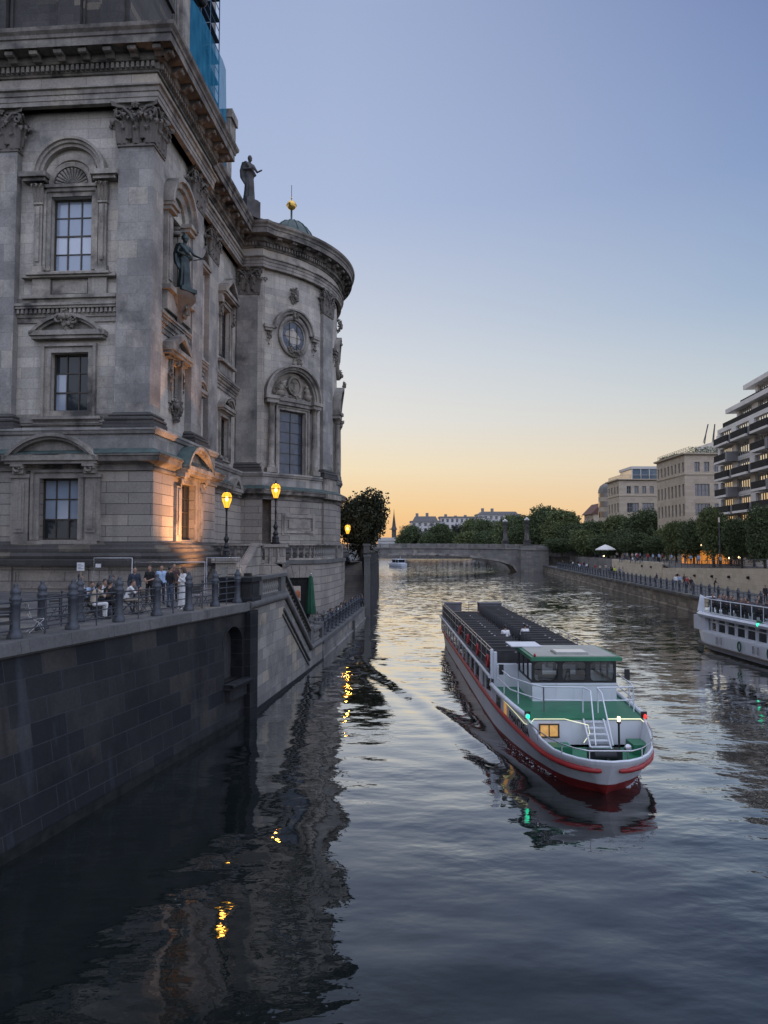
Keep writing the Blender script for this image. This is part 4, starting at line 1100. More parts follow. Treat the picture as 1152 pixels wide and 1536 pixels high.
def bwin(xf, par, h, nu, nz, depth=.3, fm='greyf', gm='gw', bar=.08, name='window'):
    f = MB(xf); a, c, e, g = h; w = -depth + .02
    f.m = 1; f.poly([(a, w, c), (e, w, c), (e, w, g), (a, w, g)]); f.m = 0
    for i in range(nu + 1): u = a + (e - a) * i / nu; u = min(max(u, a + bar / 2), e - bar / 2); f.box(u - bar / 2, u + bar / 2, w + .01, w + .08, c, g)
    for j in range(nz + 1): z = c + (g - c) * j / nz; z = min(max(z, c + bar / 2), g - bar / 2); f.box(a, e, w + .012, w + .07, z - bar / 2, z + bar / 2)
    return f.build(name, [M[fm], M[gm]], par)
# A: apartment house with staggered balconies
OA = (59.75, 127.0); XAp = frame(OA, (-.115, -.9934))
A = thing('apartment_building', 'pale modern apartment house with dark staggered balconies and stepped top floors', 'building')
FZ = [4.4, 10.3, 13.25, 16.2, 19.15, 22.1, 25.05]; TOP = 28.3
holes = []; bay = []
for fi, z in enumerate(FZ[1:]):
    for k in range(6):
        u = 1.1 + k * 7.6; holes.append((u, z + .35, u + 5.6, z + 2.55)); bay.append((fi, k, u, z))
b = MB(XAp); b.wall(0, 47, 4.4, TOP, holes, .45); b.poly([(0, 0, 4.4), (0, -16, 4.4), (0, -16, TOP), (0, 0, TOP)]); b.poly([(0, 0, TOP), (47, 0, TOP), (47, -16, TOP), (0, -16, TOP)])
for z in FZ[1:]: b.box(-.02, 47, 0, .06, z - .12, z + .02)
b.build('wall', M['bA'], A)
for fi, k, u, z in bay: bwin(XAp, A, (u, z + .35, u + 5.6, z + 2.55), 6, 1, .4, 'frame_w', 'gw', .14)
for fi, z in enumerate(FZ[2:]):
    odd = fi % 2
    for k in range(5):
        u = 2.9 + k * 8.0 + (0 if not odd else 0); l = 6.4 if not odd else 5.6
        if odd and k % 2 == 1: continue
        d = 1.7
        b = MB(XAp); b.box(u, u + l, 0, d, z - .34, z + .02); b.m = 1
        b.box(u + .06, u + l - .02, d - .06, d - .01, z + .02, z + 1.1); b.box(u, u + .05, .02, d - .02, z + .02, z + 1.1); b.box(u + l - .05, u + l, .02, d - .02, z + .02, z + 1.1)
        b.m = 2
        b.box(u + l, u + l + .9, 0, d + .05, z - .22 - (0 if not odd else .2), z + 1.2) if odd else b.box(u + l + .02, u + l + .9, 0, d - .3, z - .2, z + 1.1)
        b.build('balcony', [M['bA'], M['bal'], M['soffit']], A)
for k, (u0, z0, z1, back) in enumerate(((3.2, 28.3, 31.5, 1.5), (7.4, 31.5, 34.8, 3.0))):
    X2 = lambda p, bk=back: XAp((p[0], p[1] - bk, p[2]))
    hs = [(u0 + 3.0 + j * 8, z0 + .5, u0 + 8.4 + j * 8, z0 + 2.5) for j in range(4) if u0 + 8.4 + j * 8 < 46]
    b = MB(X2); b.wall(u0 + 2.0, 47, z0, z1 - .02, hs, .4); b.poly([(u0 + 2, 0, z0), (u0 + 2, -11, z0), (u0 + 2, -11, z1), (u0 + 2, 0, z1)])
    b.box(u0 - .5, 47, -10, 1.0, z1 - .75, z1)
    b.build('roof_storey', M['bA'], A)
    for h in hs: bwin(X2, A, h, 6, 1, .35, 'frame_w', 'gw', .14)
    b = MB(X2); b.box(u0 - 1.5, 46, 1.1, 1.15, z0 + .0, z0 + .95); b.build('balcony', M['bal'], A)
# B: limestone office with roof garden
def office(name, label, o, dirv, lenr, lenf, zr, rows, nr, nf, storey, penthouse=False):
    Bd = thing(name, label, 'building')
    XR = frame(o, (-dirv[0], -dirv[1]))   # river face: u runs from the far end towards the near corner
    near = (o[0] - dirv[0] * lenr, o[1] - dirv[1] * lenr)
    XFf = frame(near, (.995, .02))
    hr = []; hf = []
    for r in range(rows):
        z1 = zr - 1.6 - r * storey - (.5 if r > 0 else 0); hgt = storey * (.5 if r == 0 else .62)
        for k in range(nr):
            w = lenr / nr; hr.append((k * w + w * .28, z1 - hgt, k * w + w * .72, z1))
        n2 = nf * 2 if r == 0 else nf
        for k in range(n2):
            w = (lenf - 1.6) / n2; q = .22 if r == 0 else .12; hf.append((1.6 + k * w + w * q, z1 - hgt, 1.6 + k * w + w * (1 - q), z1))
    b = MB(XR); b.wall(0, lenr, 4.4, zr, hr, .35); b.xf = XFf; b.wall(0, lenf, 4.4, zr, hf, .35); b.build('wall', M['bB'], Bd)
    for h in hr: bwin(XR, Bd, h, 1, 2, .3, 'greyf', 'gw2', .1)
    for h in hf: bwin(XFf, Bd, h, 4 if h[2] - h[0] > 2.6 else 2, 2, .3, 'greyf', 'gw2', .12)
    b = MB(); far = o; P = [(far[0] + dirv[0] * .6, far[1] + dirv[1] * .6), near, (near[0] + .995 * lenf, near[1] + .02 * lenf)]
    b.sweep(P, [(0, zr - .1), (.5, zr), (.55, zr + .3), (-3, zr + .35)])
    zc = zr - 1.6 - storey * .5 - .55
    b.sweep([far, near, P[2]], [(0, zc - .15), (.16, zc - .1), (.16, zc + .1), (0, zc + .15)])
    b.flat([far, near, P[2], (P[2][0], P[2][1] + lenr)], zr - .3, zr + .1)
    b.build('cornice', M['bB'], Bd)
    b = MB()
    pr = [(near[0] + dirv[0] * lenr * t + .3, near[1] + dirv[1] * lenr * t) for t in (1, .5, 0)] + [(near[0] + lenf, near[1] + .4)]
    for h in (.4, .75, 1.05):
        for a, c in zip(pr, pr[1:]): b.tube([(a[0], a[1], zr + .3 + h), (c[0], c[1], zr + .3 + h)], .04, 4)
    for a, c in zip(pr, pr[1:]):
        for i in range(9): f = i / 8; b.tube([(a[0] + (c[0] - a[0]) * f, a[1] + (c[1] - a[1]) * f, zr + .3), (a[0] + (c[0] - a[0]) * f, a[1] + (c[1] - a[1]) * f, zr + 1.36)], .04, 4)
    b.build('roof_railing', M['iron'], Bd)
    return Bd, near
Bb, nb = office('office_building', 'tan limestone office block with shrubs on its roof beside the apartment house', (63.9, 166.5), (.024, 1), 16.5, 18, 27.0, 5, 8, 4, 4.15)
b = MB(); b.box(72, 82, 152, 164, 27.2, 30.4); b.box(75, 82, 151, 160, 30.4, 32.4); b.build('roof_plant', M['bA'], Bb)
for k in range(9):
    rr = random.Random(300 + k); t0 = k / 8
    b = MB(); x, y = (64.6, 165 - 13 * t0) if k < 6 else (66 + (k - 6) * 2.4, 151.2)
    sz = .35 if k < 6 else .75
    for q in range(70 if k < 6 else 160):
        c = Vector((x + max(-1.6, min(1.6, rr.gauss(0, 1))) * sz, y + max(-1.6, min(1.6, rr.gauss(0, 1))) * sz, 27.4 + min(1.7, abs(rr.gauss(0, 1))) * sz)); e = Vector((rr.gauss(0, 1), rr.gauss(0, 1), rr.gauss(0, 1))).normalized(); f = e.orthogonal().normalized(); h = .2
        b.poly([c - e * h, c + f * h * .6, c + e * h, c - f * h * .6])
    tag(b.build('roof_shrub', M['leaf2']), 'leafy roof shrub on the edge of the tan limestone office', 'shrub', 'shrubs on the office roof')
for x, lean in ((71.4, .9), (73.4, .4)):
    t = thing('crane_mast', 'thin leaning crane mast above the office roof', 'crane', (x, 158, 30.4), 0, 'masts behind the office')
    b = MB(); b.tube([(0, 0, 0), (lean * .4, 0, 2.2), (lean, 0, 4.4)], .14, 4); b.tube([(-.3, 0, .2), (lean - .2, 0, 3.5)], .07, 4); b.build('mast', M['iron'], t)
Cc, nc = office('office_building', 'smaller limestone office with a glazed roof pavilion farther along the bank', (62.7, 199.5), (.024, 1), 10.5, 22, 25.2, 5, 4, 5, 4.0)
M['bluegl'] = glass('blue_glass', (.10, .14, .17), .05)
b = MB(); b.box(66.5, 86, 190.5, 200, 25.5, 28.3); b.m = 1; b.box(66.2, 86.3, 190.2, 200.2, 28.3, 29.0)
for k in range(9): b.box(66.4 + k * 2.3, 66.6 + k * 2.3, 190.35, 190.5, 25.5, 28.3)
b.box(66.3, 86, 190.36, 190.46, 26.6, 26.75)
b.build('glass_pavilion', [M['bluegl'], M['frame_w']], Cc)
t = thing('rounded_building', 'rounded glass and stone building end with domed top left of the offices', 'building')
b = MB(); b.lathe([(3.5, 4.4), (3.5, 23.2)], (66.6, 209), 20); b.box(65.5, 80, 205, 214, 4.4, 24.0); b.build('wall', M['bB'], t)
b = MB(); b.lathe([(3.6, 23.2), (3.5, 24.2), (3.0, 25.3), (2.1, 26.0), (1, 26.4), (0, 26.5)], (66.6, 209), 20); b.build('dome_roof', M['bridge'], t)
for z in range(7, 23, 3): b = MB(); b.lathe([(3.53, z), (3.53, z + 1.7)], (66.6, 209), 20); b.build('window_band', M['gw2'], t)
t = thing('brick_roof_house', 'far house with a reddish tiled roof behind the bank trees', 'house')
b = MB(); b.box(77, 96, 262, 274, 4, 19.5); b.build('wall', M['bB'], t)
b = MB(lambda p: (p[0], 268 + p[1], p[2])); b.prism([(76, 19.5), (97, 19.5), (93, 23.6), (80, 23.6)], -6.5, 6.5); b.build('roof', plain('red_roof', (.11, .05, .035), .8, 0, .2), t)

# --- bridge
BY = 214.0
br = thing('arched_bridge', 'low stone arched bridge with a balustrade and two tall columns across the river', 'bridge')
CXB, HS = 9.3, 30.6
def arch_z(x): 
    q = 1 - ((x - CXB) / HS) ** 2
    return -0.2 + 5.2 * (max(0, q) ** .42)
def deck(x): return 6.75 + .55 * (1 - min(1, ((x - CXB) / 45) ** 2))
xs = [CXB - HS + 2 * HS * i / 48 for i in range(49)]
for nm, y0, y1 in (('arch_face', BY, BY + .01), ('arch_face', BY + 11.5, BY + 11.51)):
    b = MB()
    for a, c in zip(xs, xs[1:]): b.poly([(a, y0, max(-1, arch_z(a))), (c, y0, max(-1, arch_z(c))), (c, y0, deck(c)), (a, y0, deck(a))])
    b.poly([(CXB + HS, y0, -1), (48.6, y0, -1), (48.6, y0, deck(48.6)), (CXB + HS, y0, deck(CXB + HS))]); b.poly([(-45, y0, -1), (CXB - HS, y0, -1), (CXB - HS, y0, deck(CXB - HS)), (-45, y0, deck(-45))])
    b.build(nm, M['bridge'], br)
b = MB()
for a, c in zip(xs, xs[1:]):
    b.poly([(a, BY, max(-1, arch_z(a))), (c, BY, max(-1, arch_z(c))), (c, BY + 11.5, max(-1, arch_z(c))), (a, BY + 11.5, max(-1, arch_z(a)))])
    b.poly([(a, BY - .14, arch_z(a)), (c, BY - .14, arch_z(c)), (c, BY - .14, arch_z(c) + .6), (a, BY - .14, arch_z(a) + .6)]); b.poly([(a, BY - .14, arch_z(a) + .6), (c, BY - .14, arch_z(c) + .6), (c, BY, arch_z(c) + .6), (a, BY, arch_z(a) + .6)]); b.poly([(a, BY - .14, arch_z(a)), (c, BY - .14, arch_z(c)), (c, BY, arch_z(c)), (a, BY, arch_z(a))])
b.box(CXB - .6, CXB + .6, BY - .35, BY, 4.9, 6.6)
b.build('arch_ring', M['dom_trim'], br)
b = MB(); X4 = [-45 + i * 2.9 for i in range(34)]
for a, c in zip(X4, X4[1:]):
    b.poly([(a, BY - .3, deck(a)), (c, BY - .3, deck(c)), (c, BY + 11.8, deck(c)), (a, BY + 11.8, deck(a))])
    b.poly([(a, BY - .3, deck(a) - .35), (c, BY - .3, deck(c) - .35), (c, BY - .3, deck(c)), (a, BY - .3, deck(a))])
    for y in (BY - .2, BY + 11.4):
        b.box(a, c, y, y + .25, deck(a) + .95, deck(a) + 1.12); b.box(a, a + .7, y - .05, y + .3, deck(a), deck(a) + 1.2)
        for k in range(6): b.box(a + .85 + k * .34, a + 1.05 + k * .34, y + .04, y + .2, deck(a), deck(a) + .95)
b.build('balustrade', M['bridge'], br)
b = MB(); b.box(40.5, 48.6, BY - 3.2, BY + 14, -1, 6.4); b.box(40.3, 48.8, BY - 3.4, BY + 14.2, 6.4, 6.8); b.box(40.3, 48.8, BY - 3.4, BY - 3.1, 6.8, 7.8); b.build('abutment', M['bridge'], br)
b = MB(); b.box(48.62, 75, 213.2, 216.5, -1, 6.2); b.box(48.62, 75, 213.0, 213.4, 6.2, 7.1); b.build('approach_wall', M['bridge'], br)
for x, y, label in ((38.2, BY + 11.0, 'left'), (42.6, BY - 1.2, 'right')):
    b = MB(); zb = 6.8
    b.box(x - .95, x + .95, y - .95, y + .95, zb, zb + 2.2); b.box(x - 1.1, x + 1.1, y - 1.1, y + 1.1, zb + 2.2, zb + 2.5)
    b.lathe([(.9, zb + 2.5), (.95, zb + 2.8), (.72, zb + 3.0), (.6, zb + 6.6), (.72, zb + 6.8), (.6, zb + 7.0), (.56, zb + 7.5), (.85, zb + 7.9), (.9, zb + 8.2)], (x, y), 12)
    b.box(x - .7, x + .7, y - .7, y + .7, zb + 8.2, zb + 8.5)
    c = b.build('column', M['dom_dark'], br)
    b = MB(); b.ell((x, y, zb + 8.95), .42, .42, .5, 10, 8)
    for s in (-1, 1): b.ell((x + s * .5, y, zb + 8.75), .3, .3, .3, 8, 6)
    b.build('globe', plain('white_globe', (.55, .53, .5), .4, 0, 0), c)

# --- far bank behind the bridge
b = MB(); b.poly([(-300, 470, 2.6), (400, 470, 2.6), (500, 1500, 2.6), (-500, 1500, 2.6)]); b.poly([(47.3, 212, 4.5), (300, 212, 4.5), (400, 470.1, 4.5), (58, 470.1, 4.5)])
tag(b.build('far_ground', plain('far_ground', (.05, .05, .045), .9, 0, .2, .05)), kind='structure')
fw = thing('far_quay_wall', 'pale grey stone quay wall of the far bank seen through the bridge arch', 'quay wall')
b = MB(); b.sweep([(-3, 226), (-14, 300), (-60, 470)], [(0, -1), (0, 5.2), (.3, 5.2), (.3, 5.6), (-1, 5.6)]); b.sweep([(-60, 470), (58, 470)], [(0, -1), (0, 2.6), (.3, 2.6), (.3, 3.2), (-1, 3.2)]); b.sweep([(58, 470), (50, 300), (47.5, 226)], [(0, -1), (0, 4.4), (.3, 4.4), (.3, 4.9), (-1, 4.9)]); b.build('wall', M['bridge'], fw)
M['white_b'] = plain('pale_render', (.52, .50, .48), .8, 0, .1, .1)
def farblock(label, x0, x1, y, z0, z1, nu, nz, mansard=0, step=None):
    t = thing('apartment_block', label, 'building'); XB = lambda p: (p[0], y - p[1], p[2]); b = MB(XB)
    w = (x1 - x0) / nu; h = (z1 - z0) / nz; hs = []
    for i in range(nu):
        for j in range(nz): hs.append((x0 + i * w + w * .25, z0 + j * h + h * .22, x0 + i * w + w * .75, z0 + j * h + h * .82))
    b.wall(x0, x1, z0, z1, hs, .5); b.box(x0, x1, -14, -.6, z0, z1); b.build('wall', M['white_b'], t)
    for hh in hs[:95]: bwin(XB, t, hh, 1, 1, .4, 'greyf', 'gw2', .25)
    b = MB(XB); b.box(x0 - .6, x1 + .6, -14, .6, z1, z1 + .7)
    if mansard: b.prism([(x0 + 1, z1 + .7), (x1 - 1, z1 + .7), (x1 - 2.5, z1 + mansard), (x0 + 2.5, z1 + mansard)], -12, -1)
    for k in range(max(2, nu // 3)): b.box(x0 + 3 + k * 6, x0 + 4.6 + k * 6, -8, -6, z1, z1 + mansard + U(1.2, 2.4))
    b.build('roof', M['greyf'], t)
farblock('white far apartment house with a rounded grey mansard left of the glass block', 16, 33, 420, 3, 22, 5, 6, 3.4)
farblock('long pale far block with blue grey window bands above the poplars', 34, 60, 430, 3, 25, 9, 6, 0)
farblock('pale stepped far apartment house half hidden behind the right hand trees', 58, 84, 440, 3, 27, 8, 7, 2.2)
t = thing('low_pavilion', 'low pale building with a lit strip beside the distant spire', 'building')
b = MB(); b.box(-4, 16, 430, 440, 2.6, 11); b.m = 1; b.box(-4.5, 16.5, 429.5, 440, 11, 13); b.m = 2; b.box(-3, 15, 429.8, 429.95, 4.4, 6.6); b.build('wall', [M['white_b'], M['frame_w'], M['gw']], t)
t = thing('church_spire', 'slender distant church spire against the orange horizon', 'church')
b = MB(); b.box(9.8, 15.4, 897, 903, 2, 29); b.build('tower', M['dom_dark'], t)
b = MB(); b.lathe([(4.2, 28.8), (2.4, 33), (1.6, 40), (.5, 49), (.1, 55)], (12.6, 900), 8, smooth=False); b.build('spire', M['dom_dark'], t)

# --- trees
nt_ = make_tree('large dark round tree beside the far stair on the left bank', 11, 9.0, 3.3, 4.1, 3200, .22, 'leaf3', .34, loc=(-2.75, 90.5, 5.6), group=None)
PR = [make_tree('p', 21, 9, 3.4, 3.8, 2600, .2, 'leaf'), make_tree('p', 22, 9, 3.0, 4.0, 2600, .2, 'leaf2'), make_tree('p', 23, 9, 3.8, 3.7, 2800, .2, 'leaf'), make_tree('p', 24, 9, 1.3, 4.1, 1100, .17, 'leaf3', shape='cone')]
used = set()
def tree(k, px, top, Y, hw, zb, label, group='trees along the right bank', squash=1.0):
    x = (px - 576) / 1070 * Y; h = 7.5 + (819 - top) * Y / 1070 - zb
    rx0 = (3.4, 3.0, 3.8, 1.3)[k]; s = h / 9; sx = hw * Y / 1070 / rx0
    src = PR[k]
    if k not in used:
        used.add(k); o = src; o['label'] = label; o.location = (x, Y, zb); o.rotation_euler = (0, 0, U(0, 6))
    else: o = copy_tree(src, None, label, (x, Y, zb), U(0, 6))
    o['group'] = group; o.scale = (sx, sx, s)
Z = 4.55
FR = [(0, 1146, 756, 95, 26, 'tall bank tree at the right edge in front of the apartment house'), (2, 1112, 768, 103, 25, 'bushy bank tree below the dark balconies'), (1, 1070, 757, 112, 22, 'tall bank tree hiding the foot of the tan office corner'), (0, 1040, 778, 122, 22, 'bank tree in front of the wide office windows'), (1, 1014, 779, 132, 20, 'slim bank tree in front of the narrow office windows'), (2, 986, 799, 145, 21, 'low round clipped bank tree right of the white parasol'), (2, 946, 793, 160, 27, 'low broad round bank tree just behind the white parasol')]
for k, px, top, Y, hw, lb in FR: tree(k, px, top, Y, hw, Z, lb)
BK = [(0, 962, 763, 182, 30, 'dark bank tree reaching up to the second office'), (1, 925, 770, 190, 22, 'bank tree below the rounded glass building'), (0, 896, 780, 200, 26, 'bank tree left of the rounded glass building'), (2, 868, 776, 212, 32, 'wide bank tree in front of the red roofed house'), (1, 845, 762, 226, 28, 'tall dark tree between red roof and bridge column'), (0, 818, 757, 232, 28, 'tallest dark tree to the right of the bridge columns'), (2, 795, 764, 246, 28, 'dark tree behind the right bridge column'), (0, 772, 772, 256, 24, 'dark tree behind the left bridge column'), (1, 885, 800, 186, 22, 'small bank tree above the promenade bend'), (2, 842, 803, 205, 26, 'low bank tree near the advertising column'), (0, 912, 800, 176, 24, 'small bank tree left of the white parasol'),
      (1, 1095, 785, 118, 22, 'shaded tree in the second row behind the orange lit cafe'), (2, 1130, 780, 112, 26, 'shaded second row tree near the right edge')]
BK += [(2, 806, 772, 240, 26, 'dark tree between the two tallest bank trees'), (1, 832, 778, 222, 24, 'bank tree in front of the red roofed house on the left'), (0, 858, 770, 230, 24, 'tall bank tree just left of the red roof'), (2, 930, 788, 172, 26, 'leafy bank tree above the white parasol'), (1, 1000, 790, 150, 20, 'shaded bank tree between the two offices'), (0, 1058, 782, 128, 20, 'shaded bank tree behind the slim mast'), (2, 780, 785, 236, 22, 'low dark tree beside the bridge end'), (1, 875, 792, 200, 22, 'middle bank tree right of the advertising column')]
for k, px, top, Y, hw, lb in BK: tree(k, px, top, Y, hw, Z, lb)
FB = [(0, 612, 786, 405, 20, 'round far tree between spire and white house'), (2, 655, 779, 400, 24, 'round far tree in front of the pale block'), (3, 682, 783, 398, 6, 'left one of two narrow far poplars'), (3, 690, 783, 400, 6, 'right one of two narrow far poplars'), (1, 712, 775, 380, 20, 'far tree right of the poplars'), (0, 730, 778, 360, 20, 'far tree in the middle of the row beyond the bridge'), (2, 752, 776, 340, 22, 'far tree next to the left bridge column'), (1, 700, 795, 350, 22, 'lower far tree behind the bridge parapet'), (0, 640, 798, 390, 14, 'small far tree under the white house'), (2, 735, 790, 330, 26, 'broad lower tree in the middle of the far row'), (1, 765, 770, 300, 22, 'tall tree directly behind the left bridge column'), (0, 718, 783, 372, 20, 'round tree filling the far row right of the poplars'), (2, 672, 790, 395, 16, 'bushy far tree left of the poplars')]
for k, px, top, Y, hw, lb in FB: tree(k, px, top, Y, hw, 3.0, lb, 'trees beyond the bridge')

# plane trees of the left bank garden beside the camera bridge (their twigs reach into the left edge and they shade terrace and quay)
gtree = make_tree('tall garden tree whose twigs reach into the left edge of the photo', 41, 17, 5.2, 6.5, 2400, .24, 'leaf2', .4, loc=(-21.5, 27.5, 5.0), group='garden trees beside the camera bridge')
for k_, (x_, y_, s_) in enumerate(((-27, 20, 1.05), (-20, 9, 1.1), (-30, 8, 1.0), (-16.5, -3, 1.05), (-27, -6, 1.1), (-38, 16, 1.1))):
    copy_tree(gtree, None, 'tall garden tree standing left of the view beside the terrace', (x_, y_, 5.0), k_ * 1.3, s_)
# ------------------------------------------------------------------ people, statues, cafe furniture
def finger_set(mb, w, d, up, L=.09):
    """four unequal fingers and a thumb, slightly curled; w wrist, d hand direction, up palm normal"""
    d = d.normalized(); s = d.cross(up).normalized(); n = s.cross(d)
    base = w + d * .085
    for k, (o, l) in enumerate(((-.027, .062), (-.009, .074), (.009, .07), (.026, .056))):
        a = base + s * o; p1 = a + d * l * .5 + n * .004; p2 = p1 + d * l * .36 + n * .014; p3 = p2 + d * l * .18 + n * .018
        mb.tube([a - d * .02, a, p1, p2, p3], [.009, .0095, .0085, .0075, .005], 5)
    a = w + d * .035 + s * .03; mb.tube([a, a + s * .022 + d * .03, a + s * .026 + d * .055 + n * .012], [.011, .0095, .007], 5)
def body_mesh(name, J, extra=(), voxel=.024, hands=True, smooth=2):
    V = lambda k: Vector(J[k])
    seg = []   # (p0, p1, r0, r1, region)
    def limb(a, b, r0, r1, reg): seg.append((Vector(a), Vector(b), r0, r1, reg))
    sl, sr, pe, nk, hd = V('sl'), V('sr'), V('pelvis'), V('neck'), V('head')
    mid = pe.lerp(nk, .45); ch = pe.lerp(nk, .74)
    for s, sh, el, wr, hp, kn, an, to in ((-1, 'sl', 'el', 'wl', 'hl', 'kl', 'al', 'tl'), (1, 'sr', 'er', 'wr', 'hr', 'kr', 'ar', 'tr')):
        limb(V(sh), V(el), .054, .043, 4); limb(V(el), V(wr), .042, .029, 5)
        limb(V(hp), V(kn), .088, .06, 2); limb(V(kn), V(an), .06, .042, 2)
        limb(V(an) - Vector((0, 0, .03)), V(to), .045, .036, 3)
        limb(V(sh), nk - Vector((0, 0, .05)), .055, .05, 1)
        side = (V(sh) - nk); side.z = 0; side = side.normalized() * .075
        limb(pe + side * .9 - Vector((0, 0, .0)), mid + side * .75, .105, .095, 1); limb(mid + side * .75, ch + side * 1.1, .095, .105, 1)
        limb(V(hp), pe + Vector((0, 0, .02)), .1, .11, 2)
    limb(nk - Vector((0, 0, .05)), hd, .05, .05, 0)
    mb = MB()
    f = Vector(J.get('face', (0, -1, 0))).normalized(); up = Vector((0, 0, 1))
    for p0, p1, r0, r1, reg in seg:
        d = (p1 - p0); L = d.length or 1e-6; d = d / L
        path = [p0 - d * r0 * .95, p0 - d * r0 * .6, p0, p1, p1 + d * r1 * .6, p1 + d * r1 * .95]
        mb.tube(path, [r0 * .3, r0 * .8, r0, r1, r1 * .8, r1 * .3], 10)
    def ellr(c, rx, ry, rz): mb.ell(c, rx, ry, rz, 12, 10)
    ellr(hd + Vector((0, 0, .03)), .078, .092, .112); ellr(hd + f * .03 - Vector((0, 0, .04)), .058, .064, .07)
    mb.tube([hd + f * .075 + Vector((0, 0, .035)), hd + f * .108 - Vector((0, 0, .0)), hd + f * .085 - Vector((0, 0, .012))], [.014, .02, .012], 6)
    sd = f.cross(up)
    for s in (-1, 1): ellr(hd + sd * s * .08 + Vector((0, 0, .01)), .014, .02, .03)
    for wr, el in (('wl', 'el'), ('wr', 'er')):
        d = Vector(J.get('h' + wr, tuple(V(wr) - V(el)))).normalized(); seg.append((V(wr), V(wr) + d * .09, .03, .03, 0))
        mb.tube([V(wr) - d * .02, V(wr) + d * .03, V(wr) + d * .09], [.028, .036, .03], 8)
    for e in extra:
        if e[0] == 'cone':   # stacked elliptical rings: (z, rx, ry, cx, cy)
            rows = [[(cx + rx * cos(2 * pi * k / 20) * (1 + e[3] * sin(k * e[4]) if len(e) > 3 else 1), cy + ry * sin(2 * pi * k / 20) * (1 + e[3] * sin(k * e[4]) if len(e) > 3 else 1), z) for k in range(20)] for z, rx, ry, cx, cy in e[1]]
            mb.grid(rows, True); mb.poly(rows[0][::-1]); mb.poly(rows[-1]); 
            for z, rx, ry, cx, cy in e[1]: seg.append((Vector((cx - rx * .5, cy, z)), Vector((cx + rx * .5, cy, z)), ry, ry, e[2]))
        elif e[0] == 'tube': mb.tube(e[1], e[2], 8)
    o = mb.build('tmp', M['iron'])
    m = o.modifiers.new('r', 'REMESH'); m.mode = 'VOXEL'; m.voxel_size = voxel
    m2 = o.modifiers.new('s', 'SMOOTH'); m2.iterations = smooth; m2.factor = .5
    dg = bpy.context.evaluated_depsgraph_get(); me = bpy.data.meshes.new_from_object(o.evaluated_get(dg))
    src = o.data; bpy.data.objects.remove(o); bpy.data.meshes.remove(src)
    me.name = name; me.materials.clear()
    vs_ = [v.co.copy() for v in me.vertices]; fs = [list(p.vertices) for p in me.polygons]; mi = []
    hc = hd + Vector((0, 0, .02))
    for p in me.polygons:
        c = p.center; best = 9; r = 1
        if (c - hc).length < .125: r = 0
        else:
            for p0, p1, r0, r1, reg in seg:
                d = p1 - p0; L2 = d.length_squared or 1e-9; tt = max(0, min(1, (c - p0).dot(d) / L2)); q = (c - (p0 + d * tt)).length - (r0 + (r1 - r0) * tt)
                if q < best: best = q; r = reg
        mi.append({0: 0, 1: 1, 2: 2, 3: 3, 4: 1, 5: (0 if J.get('short', False) else 1)}[r])
    out = MB(); out.v = [tuple(v) for v in vs_]; out.f = fs; out.mi = mi; out.sm = [True] * len(fs); out.uv = [[(0, 0)] * len(f_) for f_ in fs]
    if hands:
        out.m = 0
        for wr, el in (('wl', 'el'), ('wr', 'er')):
            d = Vector(J.get('h' + wr, tuple(V(wr) - V(el)))).normalized(); u_ = Vector(J.get('palm', (0, 1, .2)))
            if abs(d.dot(u_.normalized())) > .9: u_ = Vector((0, 0, 1))
            finger_set(out, V(wr), d, u_)
        out.m = 4
        for s in (-1, 1): out.ell(hd + f * .088 + sd * s * .033 + Vector((0, 0, .035)), .012, .008, .008, 6, 4)
        out.m = 5; out.ell(hd + f * .092 - Vector((0, 0, .052)), .026, .008, .007, 6, 4)
    sk = M['skin']
    o = out.build(name, [sk, sk, sk, sk, M['eye'], M['lip']]); me2 = o.data; bpy.data.objects.remove(o); bpy.data.meshes.remove(me)
    return me2
M['skin'] = plain('skin', (.34, .20, .14), .6, 0, 0); M['skin2'] = plain('brown_skin', (.17, .10, .07), .6, 0, 0); M['eye'] = plain('eye', (.02, .015, .012), .3, 0, 0); M['lip'] = plain('lips', (.26, .10, .085), .5, 0, 0)
M['hair'] = plain('dark_hair', (.012, .01, .009), .5, 0, .2, 20); M['hair2'] = plain('brown_hair', (.05, .03, .018), .5, 0, .2, 20)
def cloth(n, c): M[n] = plain(n, c, .85, 0, .12, 6); return M[n]
for n, c in (('white_cloth', (.62, .62, .62)), ('black_cloth', (.012, .012, .014)), ('navy_cloth', (.02, .026, .045)), ('lightblue_cloth', (.30, .40, .55)), ('brown_cloth', (.07, .04, .035)), ('grey_cloth', (.16, .16, .17)), ('denim', (.06, .085, .13)), ('red_cloth', (.28, .03, .03)), ('beige_cloth', (.38, .32, .25)), ('olive_cloth', (.06, .065, .04)), ('shoe', (.03, .028, .026)), ('orange_cloth', (.6, .2, .05)), ('hi_vis', (.6, .65, .08))): cloth(n, c)
t = NT('striped_cloth'); wv_ = t.n('TexWave', Vector=t.coord('Object'), Scale=7.0, _bands_direction='Z'); t.set(t.b, 'Base Color', t.ramp(wv_, [(.45, (.012, .012, .014)), (.55, (.5, .5, .5))])); M['striped_cloth'] = t.mat
ST = dict(pelvis=(0, 0, .95), neck=(0, 0, 1.45), head=(0, -.02, 1.58), sl=(-.17, 0, 1.40), sr=(.17, 0, 1.40), el=(-.24, .02, 1.13), er=(.24, .02, 1.13), wl=(-.23, -.08, .89), wr=(.23, -.08, .89), hl=(-.09, 0, .92), hr=(.09, 0, .92), kl=(-.1, -.02, .5), kr=(.1, -.02, .5), al=(-.11, .02, .1), ar=(.11, .02, .1), tl=(-.13, -.14, .04), tr=(.13, -.14, .04))
def J(**k): d = dict(ST); d.update(k); return d
